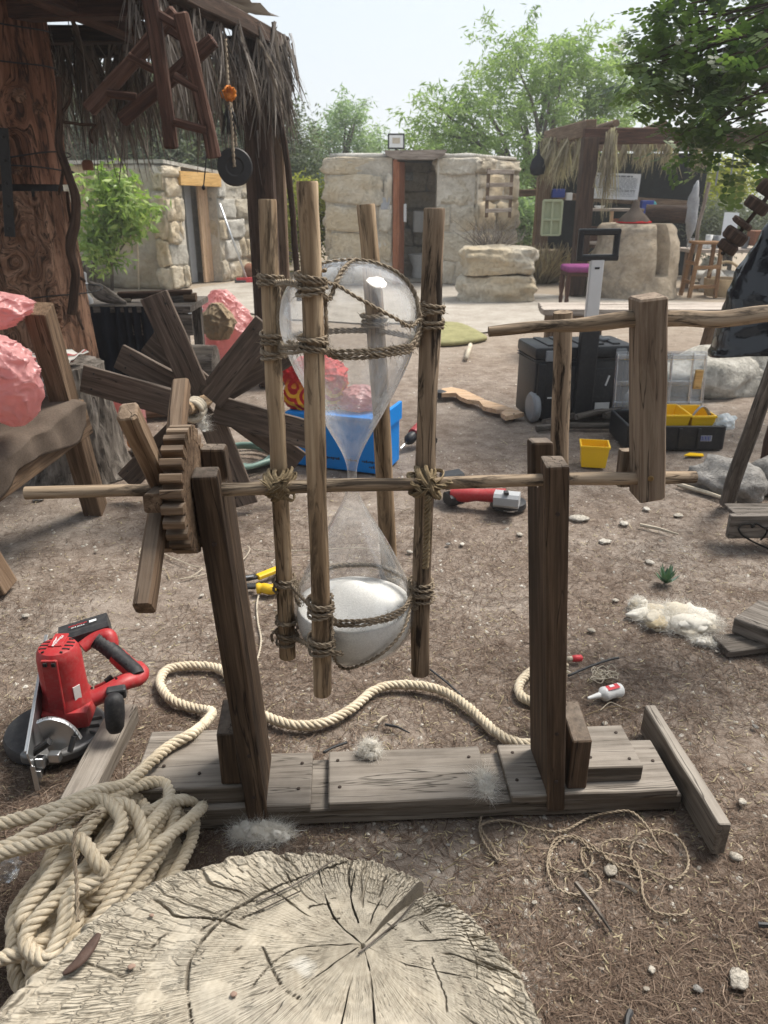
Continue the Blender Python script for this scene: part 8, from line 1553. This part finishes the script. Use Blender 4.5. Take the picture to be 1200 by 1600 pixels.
leafmat('leaf_carob', (0.042, 0.072, 0.026), (0.095, 0.145, 0.05), (0.18, 0.245, 0.09), 0.5, 0.4)
leafmat('leaf_citrus', (0.10, 0.17, 0.04), (0.22, 0.32, 0.08), (0.42, 0.50, 0.18), 0.4, 0.35)
leafmat('leaf_yellow', (0.17, 0.19, 0.03), (0.30, 0.31, 0.05), (0.42, 0.40, 0.10), 0.45)
leafmat('leaf_grey', (0.09, 0.105, 0.075), (0.16, 0.178, 0.135), (0.25, 0.27, 0.21), 0.3)
def el(px, py, y, rx, rz, ry=None):       # ellipsoid from photo extents in pixels at a distance
    c = Y(px, py, y); k = (y * math.cos(PITCH) + (CAM_H - c.z) * math.sin(PITCH)) / FPX; return ((c.x, c.y, c.z), (rx * k, ry or rx * k * 0.8, rz * k))
def gp(px, y): q = Y(px, 440, y); return Vector((q.x, y, 0))
tree('feathery_tree', 'bright green feathery tree rising behind the central hut and the pergola', gp(820, 19.5), 0.16, [el(815, 150, 19.5, 95, 75), el(890, 130, 20, 70, 55), el(940, 175, 20, 45, 70), el(720, 215, 19, 70, 45), el(770, 250, 19, 90, 60), el(880, 240, 20, 90, 80)], 330, 88, 0.085, 0.17, 0.020, 'leaf_bright', 3, droop=0.5, spray=1.0)
tree('pale_tree', 'pale blue-green tree seen in the haze left of the central hut', gp(525, 25), 0.14, [el(530, 235, 25, 45, 50), el(575, 255, 25.5, 25, 30), el(500, 290, 25, 35, 60)], 170, 72, 0.09, 0.17, 0.021, 'leaf_pale', 5, droop=0.4, spray=0.9)
for i, (px, py, y, rx, rz, m_, nm, l_) in enumerate(((140, 210, 18, 75, 70, 'leaf_grey', 'olive_tree', 'grey wispy tree behind the roof of the left hut, beside the big post'), (240, 190, 17.5, 80, 75, 'leaf_olive', 'olive_tree', 'dark olive tree behind the middle of the left hut roof'), (340, 190, 18.5, 70, 80, 'leaf_olive', 'olive_tree', 'dense olive tree behind the pulley wheel'), (445, 260, 18, 45, 80, 'leaf_olive', 'olive_tree', 'olive tree between the two huts behind the roof post'), (50, 190, 19, 70, 90, 'leaf_olive', 'olive_tree', 'olive tree beyond the big red post at the left edge'))):
    tree(nm, l_, gp(px, y), 0.2, [el(px, py, y, rx, rz), el(px + 20, py + 30, y - 0.4, rx * 0.8, rz * 0.6)], 110, 150, 0.27, 0.11, 0.020, m_, 20 + i, droop=0.1, group='olive trees behind the left hut')
tree('yellow_shrub', 'yellow-green shrub growing between the two huts', gp(478, 15.5), 0.05, [el(478, 350, 15.5, 32, 60), el(500, 320, 16, 18, 50)], 60, 90, 0.16, 0.12, 0.018, 'leaf_yellow', 41, cat='shrub'); 
tree('yellow_shrub', 'yellow flowering shrub seen past the right end of the dark screen', gp(1130, 17), 0.06, [el(1130, 300, 17, 38, 45), el(1105, 340, 16.5, 30, 40)], 80, 110, 0.18, 0.11, 0.02, 'leaf_yellow', 42, cat='shrub')
tree('grey_shrub', 'grey-green shrub below the yellow shrub at the right', gp(1135, 14.8), 0.05, [el(1130, 355, 14.8, 55, 32), el(1180, 340, 15.5, 40, 25)], 70, 110, 0.16, 0.10, 0.012, 'leaf_grey', 43, cat='shrub')
tree('low_shrub', 'low green shrub behind the rail left of the pergola', gp(815, 16.5), 0.05, [el(815, 350, 16.5, 40, 40)], 60, 100, 0.18, 0.11, 0.018, 'leaf_pale', 44, cat='shrub')
tree('distant_tree', 'distant tree far behind the left hut', gp(300, 34), 0.2, [el(300, 255, 34, 120, 40), el(420, 262, 35, 60, 30)], 80, 130, 0.5, 0.25, 0.05, 'leaf_olive', 45)
tree('citrus_tree', 'young citrus tree with glossy leaves standing before the left hut', G(174, 452), 0.03, [el(170, 330, 11.8, 48, 55), el(215, 320, 11.6, 22, 22), el(150, 375, 11.7, 36, 34), el(180, 285, 11.8, 26, 22)], 95, 26, 0.12, 0.15, 0.026, 'leaf_citrus', 51, droop=0.7)
# carob hanging into the picture from the right: pinnate leaves with round leaflets on twigs
def carob():
    r = np.random.RandomState(9); base = Vector((5.2, 5.6, 0)); t = thing('carob_tree', 'dark green carob tree whose leafy boughs hang in from the upper right', 'tree', base); V = []; F = []; T = []; mb = MB()
    fork = Vector((4.6, 5.4, 2.0)); mb.tube(catmull([base + Vector((0, 0, -0.05)), Vector((5.0, 5.5, 1.0)), fork], 5), [0.2 - 0.006 * i for i in range(11)], 12, True, 0.15)
    regions = [(1110, 70, 5.2, 95, 85, 42), (1070, 140, 5.3, 85, 55, 32), (1160, 150, 5.0, 60, 90, 34), (1030, 60, 5.4, 35, 45, 16), (1010, 110, 5.4, 28, 25, 9), (1090, 212, 5.2, 42, 25, 11), (1088, 250, 5.2, 16, 25, 4), (1190, 230, 5.0, 20, 20, 7), (1180, 265, 5.0, 12, 25, 4), (1290, 60, 5.2, 110, 110, 30), (1250, -70, 5.4, 200, 90, 40), (1085, -40, 5.5, 90, 60, 25)]
    for (px, py, y, rx, rz, n) in regions:
        for _ in range(n):
            a, k = r.uniform(0, 6.28), r.uniform(0, 1) ** 0.5; c = Y(px + rx * k * math.cos(a), py + rz * k * math.sin(a), y + r.uniform(-0.55, 0.75)); tb = np.clip(0.42 + 0.22 * r.normal(), 0, 1)
            m = fork.lerp(c, 0.6) + Vector((0, 0, 0.25)) + Vector(r.normal(size=3)) * 0.10
            if r.rand() < 0.30: mb.tube(catmull([fork, m, c], 4), [0.020, 0.018, 0.016, 0.014, 0.012, 0.010, 0.008, 0.006, 0.004], 5)
            for q in range(r.randint(3, 6)):      # compound leaves
                d = r.normal(size=3); d[2] = d[2] * 0.5 - 0.25; d /= np.linalg.norm(d); up = np.array([0, 0, 1.0]) + r.normal(size=3) * 0.35; s = np.cross(d, up); s /= np.linalg.norm(s); nn = np.cross(s, d); st_ = np.array(c) + r.normal(size=3) * 0.05
                for j in range(4):
                    for sg in (-1, 1):
                        p = st_ + d * (0.03 + 0.036 * j); l = s * sg * 0.85 + d * 0.35 + nn * 0.12 * r.normal(); l /= np.linalg.norm(l); ww = np.cross(l, nn); L = 0.050 * r.uniform(0.8, 1.15); W = 0.019; o = len(V); tt = np.clip(tb + 0.14 * r.normal(), 0, 1)
                        V += [p, p + l * L * 0.3 + ww * W * 0.85, p + l * L * 0.75 + ww * W * 0.8, p + l * L, p + l * L * 0.75 - ww * W * 0.8, p + l * L * 0.3 - ww * W * 0.85]; F.append((o, o + 1, o + 2, o + 3, o + 4, o + 5)); T += [tt] * 6
    raw('crown', np.array(V), F, 'leaf_carob', t, T); mb.build('trunk', 'wood_darkbeam', t, 60)
carob()
# far hills
plain('hill_green', (0.16, 0.18, 0.13), 0.95, 0.1, 0.3, 0.05)
def hill(x0, x1, y, h, seed, base=-8):
    mb = MB(); n, m = 60, 10; vs = []
    for i in range(n):
        u = i / (n - 1); x = x0 + (x1 - x0) * u; H = h * (0.45 + 0.55 * math.sin(math.pi * u)) * (1 + 0.35 * mnoise.noise(Vector((u * 5, seed, 0)))) + 1.2 * mnoise.noise(Vector((u * 25, seed, 2)))
        for j in range(m): v = j / (m - 1); vs.append(Vector((x, y + 60 * (v - 0.5), base + (H - base) * math.sin(math.pi * v) ** 0.8)))
    mb.add(vs, [(i * m + j, (i + 1) * m + j, (i + 1) * m + j + 1, i * m + j + 1) for i in range(n - 1) for j in range(m - 1)]); tag(mb.build('hills', 'hill_green', None, True), kind='structure')
hill(10, 260, 210, 8, 1); hill(-260, 60, 260, 5, 2)

# ---- litter on the ground
def in_stump(x, y): return np.hypot(x - ccx, y - ccy) < crad + 0.0
leafmat('needle_mat', (0.055, 0.034, 0.024), (0.135, 0.092, 0.066), (0.32, 0.245, 0.185), 0.0, 0.9)
r = np.random.RandomState(17)
def scatter(n, dens_pow, y0=0.75, y1=9.0):
    """points on the ground spread evenly over the picture rather than the plane"""
    px = r.uniform(-330, 1530, n); py = 1640 - (1640 - 505) * r.uniform(0, 1, n) ** dens_pow
    a = (px - 600) / FPX; b = (800 - py) / FPX; dy = math.cos(PITCH) + b * math.sin(PITCH); dz = -math.sin(PITCH) + b * math.cos(PITCH); t = CAM_H / -dz
    return a * t, dy * t
def needles(n, L0, L1, W, tmean, tsd, name, label, mat='needle_mat', patch=True, dens=0.85):
    x, y = scatter(n, dens)
    if patch:
        k = vnoise(x * 1.3 + 5, y * 1.3, 41) * 0.6 + vnoise(x * 4.1, y * 4.1, 42) * 0.4; keep = r.uniform(0, 1, n) < np.clip((k - 0.24) * 2.6, 0.04, 1); x, y = x[keep], y[keep]
    n = len(x); a = r.uniform(0, 2 * math.pi, n); L = r.uniform(L0, L1, n); z0 = gz(x, y) + r.uniform(0.002, 0.007, n); tilt = r.normal(size=n) * 0.10
    d = np.stack([np.cos(a), np.sin(a), tilt], 1); s = np.stack([-np.sin(a), np.cos(a), r.normal(size=n) * 0.4], 1); P = np.stack([x, y, z0], 1); w_ = (W * r.uniform(0.6, 1.3, n))[:, None]; bend = s * (L * r.normal(size=n) * 0.10)[:, None]
    V = np.stack([P - s * w_, P + s * w_, P + d * (L / 2)[:, None] + s * w_ + bend, P + d * (L / 2)[:, None] - s * w_ + bend, P + d * L[:, None]], 1).reshape(-1, 3); o = np.arange(n)[:, None] * 5
    F = np.concatenate([o + np.array([[0, 1, 2, 3]]), o + np.array([[3, 2, 4, 4]])]); F2 = F[n:, :3]
    T = np.repeat(np.clip(r.normal(tmean, tsd, n), 0, 1), 5); V[:, 2] = np.maximum(V[:, 2], np.repeat(z0, 5) - 0.001)
    # one mesh of quads; the tips close as a quad folded to a point
    tip = V.reshape(n, 5, 3)[:, 4]; Vq = V.reshape(n, 5, 3); Vq = np.concatenate([Vq, (tip + s * 0.0002)[:, None, :]], 1).reshape(-1, 3); o = np.arange(n)[:, None] * 6
    F = np.concatenate([o + np.array([[0, 1, 2, 3]]), o + np.array([[3, 2, 5, 4]])]); T = np.repeat(T.reshape(n, 5)[:, 0], 6)
    return tag(raw(name, Vq, F, mat, None, T), label, 'litter', None, 'stuff')
needles(200000, 0.02, 0.07, 0.0007, 0.42, 0.24, 'pine_needles', 'brown pine needles strewn over the whole yard')
needles(12500, 0.006, 0.026, 0.0013, 0.8, 0.2, 'straw_chips', 'pale straw bits and wood chips strewn over the earth', 'dry_grass', False)
needles(330, 0.03, 0.10, 0.0014, 0.7, 0.25, 'dry_stalks', 'dry stalks and split twigs strewn over the earth', 'dry_grass', False)
def pebble_cloud(n, s0, s1, name, label, mat):
    x, y = scatter(n, 0.9); V = []; F = []; base = [(-1, -1, 0), (1, -1, 0), (1, 1, 0), (-1, 1, 0), (-.6, -.6, 1), (.6, -.6, 1), (.6, .6, 1), (-.6, .6, 1)]; fb = [(0, 1, 5, 4), (1, 2, 6, 5), (2, 3, 7, 6), (3, 0, 4, 7), (4, 5, 6, 7)]
    for i in range(n):
        s = s0 + (s1 - s0) * r.uniform() ** 3; a = r.uniform(0, 6.28); ca, sa = math.cos(a), math.sin(a); z = float(gz(x[i], y[i])); o = len(V); jx = r.uniform(0.6, 1.2, 8); st_ = r.uniform(0.6, 1.0)
        for j, (bx_, by_, bz_) in enumerate(base): q, w_ = bx_ * s * jx[j], by_ * s * jx[7 - j] * st_; V.append((x[i] + q * ca - w_ * sa, y[i] + q * sa + w_ * ca, z - 0.002 + bz_ * s * 0.7 * jx[j]))
        F += [tuple(k + o for k in f) for f in fb]
    return tag(raw(name, np.array(V), F, mat, None, None, True), label, 'gravel', None, 'stuff')
pebble_cloud(12500, 0.0016, 0.009, 'pale_grit', 'pale grit and tiny stones scattered over the earth', 'pale_rock')
pebble_cloud(1700, 0.0025, 0.009, 'dark_grit', 'brown crumbs of earth and grit scattered over the yard', 'earth')
# embedded pale stones one can pick out
ST = [(905, 810, 26, 'pale stone set in the earth right behind the right upright'), (975, 818, 16, 'pale stone in the row in front of the crank board'), (945, 846, 18, 'knobbly pale stone right of the right upright'), (1015, 878, 14, 'pale stone above the small rosette plant'), (962, 938, 11, 'small rounded pale stone left of the fleece'), (925, 985, 13, 'pale stone on the earth left of the fleece near the upright'), (955, 1360, 24, 'flat pale stone inside the twine tangle'), (1150, 1338, 20, 'pale stone beside the near end of the right cross foot'), (1155, 1530, 34, 'large pale stone low in the right corner'), (1090, 1545, 15, 'grey stone left of the large pale stone in the corner'), (1018, 1515, 14, 'pale stone between the stump and the corner stone'), (1010, 1545, 10, 'angular white chip near the stump, lower right'), (1048, 1386, 8, 'white chip right of the twine tangle'), (1065, 1388, 6, 'tiny white chip right of the twine tangle'), (905, 1420, 6, 'small white chip below the twine tangle'), (835, 1410, 9, 'pale chip on the needles right of the stump'), (860, 1290, 8, 'grey pebble at the left of the twine tangle'), (600, 1294, 10, 'dark flat stone in front of the middle plank'), (575, 1303, 6, 'yellowish pebble in front of the middle plank'), (800, 1302, 6, 'white chip in front of the base near the right upright'), (40, 962, 13, 'flat white stone left of the saw on the earth'), (315, 930, 8, 'round white pebble below the gear wheel'), (640, 802 + 60, 10, 'pale pebble behind the right pole'), (722, 850, 9, 'pale pebble on the earth between the poles and the right upright'), (700, 850, 8, 'grey pebble right of the right pole'), (812, 835, 12, 'pale stone left of the right upright'), (1060, 805, 14, 'pale stones edge under the crank board'), (1010, 795, 12, 'pale stone under the lower end of the crank board'), (1120, 1078 - 60, 7, 'small pebble beside the split board'), (1180, 1135, 10, 'grey stone at the right edge beyond the cross foot'), (1160, 1252, 14, 'pale stone right of the right cross foot'), (1195, 1275, 8, 'white chip at the right edge'), (945, 1130, 10, 'pale pebble near the end block'), (970, 1112 + 40, 7, 'pale pebble beside the right cross foot, far end'), (1042, 1460 - 30, 6, 'chip below the end of the twine'), (700, 1320, 7, 'grey chip in front of the base'), (665, 1297, 9, 'grey half-buried stone in front of the middle plank'), (230, 885, 7, 'white chip below the spoke handle'), (150, 860, 7, 'white chip on the earth left of the gear wheel'), (60, 780, 16, 'pale stone at the foot of the grey stump')]
for i, (px, py, wpx, l_) in enumerate(ST):
    q = G(px, py); k = 0.55 * wpx * (q.y * math.cos(PITCH) + CAM_H * math.sin(PITCH)) / FPX; m_ = 'grey_rock' if ('grey' in l_ or 'dark' in l_) else 'pale_rock'; mb = MB(); mb.blob((q.x, q.y, k * 0.02), (k, k * 0.75, k * 0.30), 200 + i, 0.35, 1.5, 3 if k > 0.02 else 2, i * 1.7, fine=0.06); tag(mb.build('stone', m_, None, True), l_, 'stone')
for (a, b, w_, l_, m_) in (((995, 1395), (955, 1375), 0.004, 'thin dry stick right of the stump on the needles', 'wood_grey'), ((900, 1380), (955, 1455), 0.006, 'dark dry twig below the twine tangle', 'wood_grey'), ((1185, 1445), (1215, 1455), 0.006, 'black plastic bit at the right edge', 'guard_black'), ((985, 1580), (978, 1610), 0.006, 'black plastic bit at the bottom right of the stump', 'guard_black'), ((1000, 1105 - 285), (1060, 1105 - 270), 0.008, 'pale split stick on the earth under the crank board', 'string_mat'), ((1060, 757), (1150, 785), 0.012, 'pale pole lying under the leaning stick', 'string_mat'), ((590, 1130), (605, 1118), 0.004, 'pale splinter on the earth behind the wool tuft', 'string_mat'), ((602, 1132), (640, 1145), 0.004, 'dark twig on the earth behind the middle plank', 'guard_black')):
    mb = MB(); p0, p1 = G(*a, w_), G(*b, w_); mb.tube([p0, p0.lerp(p1, 0.5) + Vector((0, 0.004, 0.003)), p1], [w_, w_ * 0.9, w_ * 0.5], 6, True, 0.2); tag(mb.build('twig', m_, None, 50), l_, 'twig')

# ---- morning haze over the whole hilltop: one closed box of even thin air round camera and scene
g = NG('haze_air'); pv = g.n('VolumePrincipled'); pv.inputs['Color'].default_value = (0.93, 0.96, 1.0, 1); pv.inputs['Density'].default_value = 0.0025; pv.inputs['Anisotropy'].default_value = 0.3
g.t.links.new(pv.outputs[0], g.out.inputs['Volume']); M['haze_air'] = g.m
mb = MB(); mb.box((0, 150, 1.5), (620, 380, 27)); tag(mb.build('haze', 'haze_air'), 'thin pale haze filling the air over the yard', 'haze', None, 'stuff')
S.cycles.volume_bounces = 2; S.cycles.volume_step_rate = 5
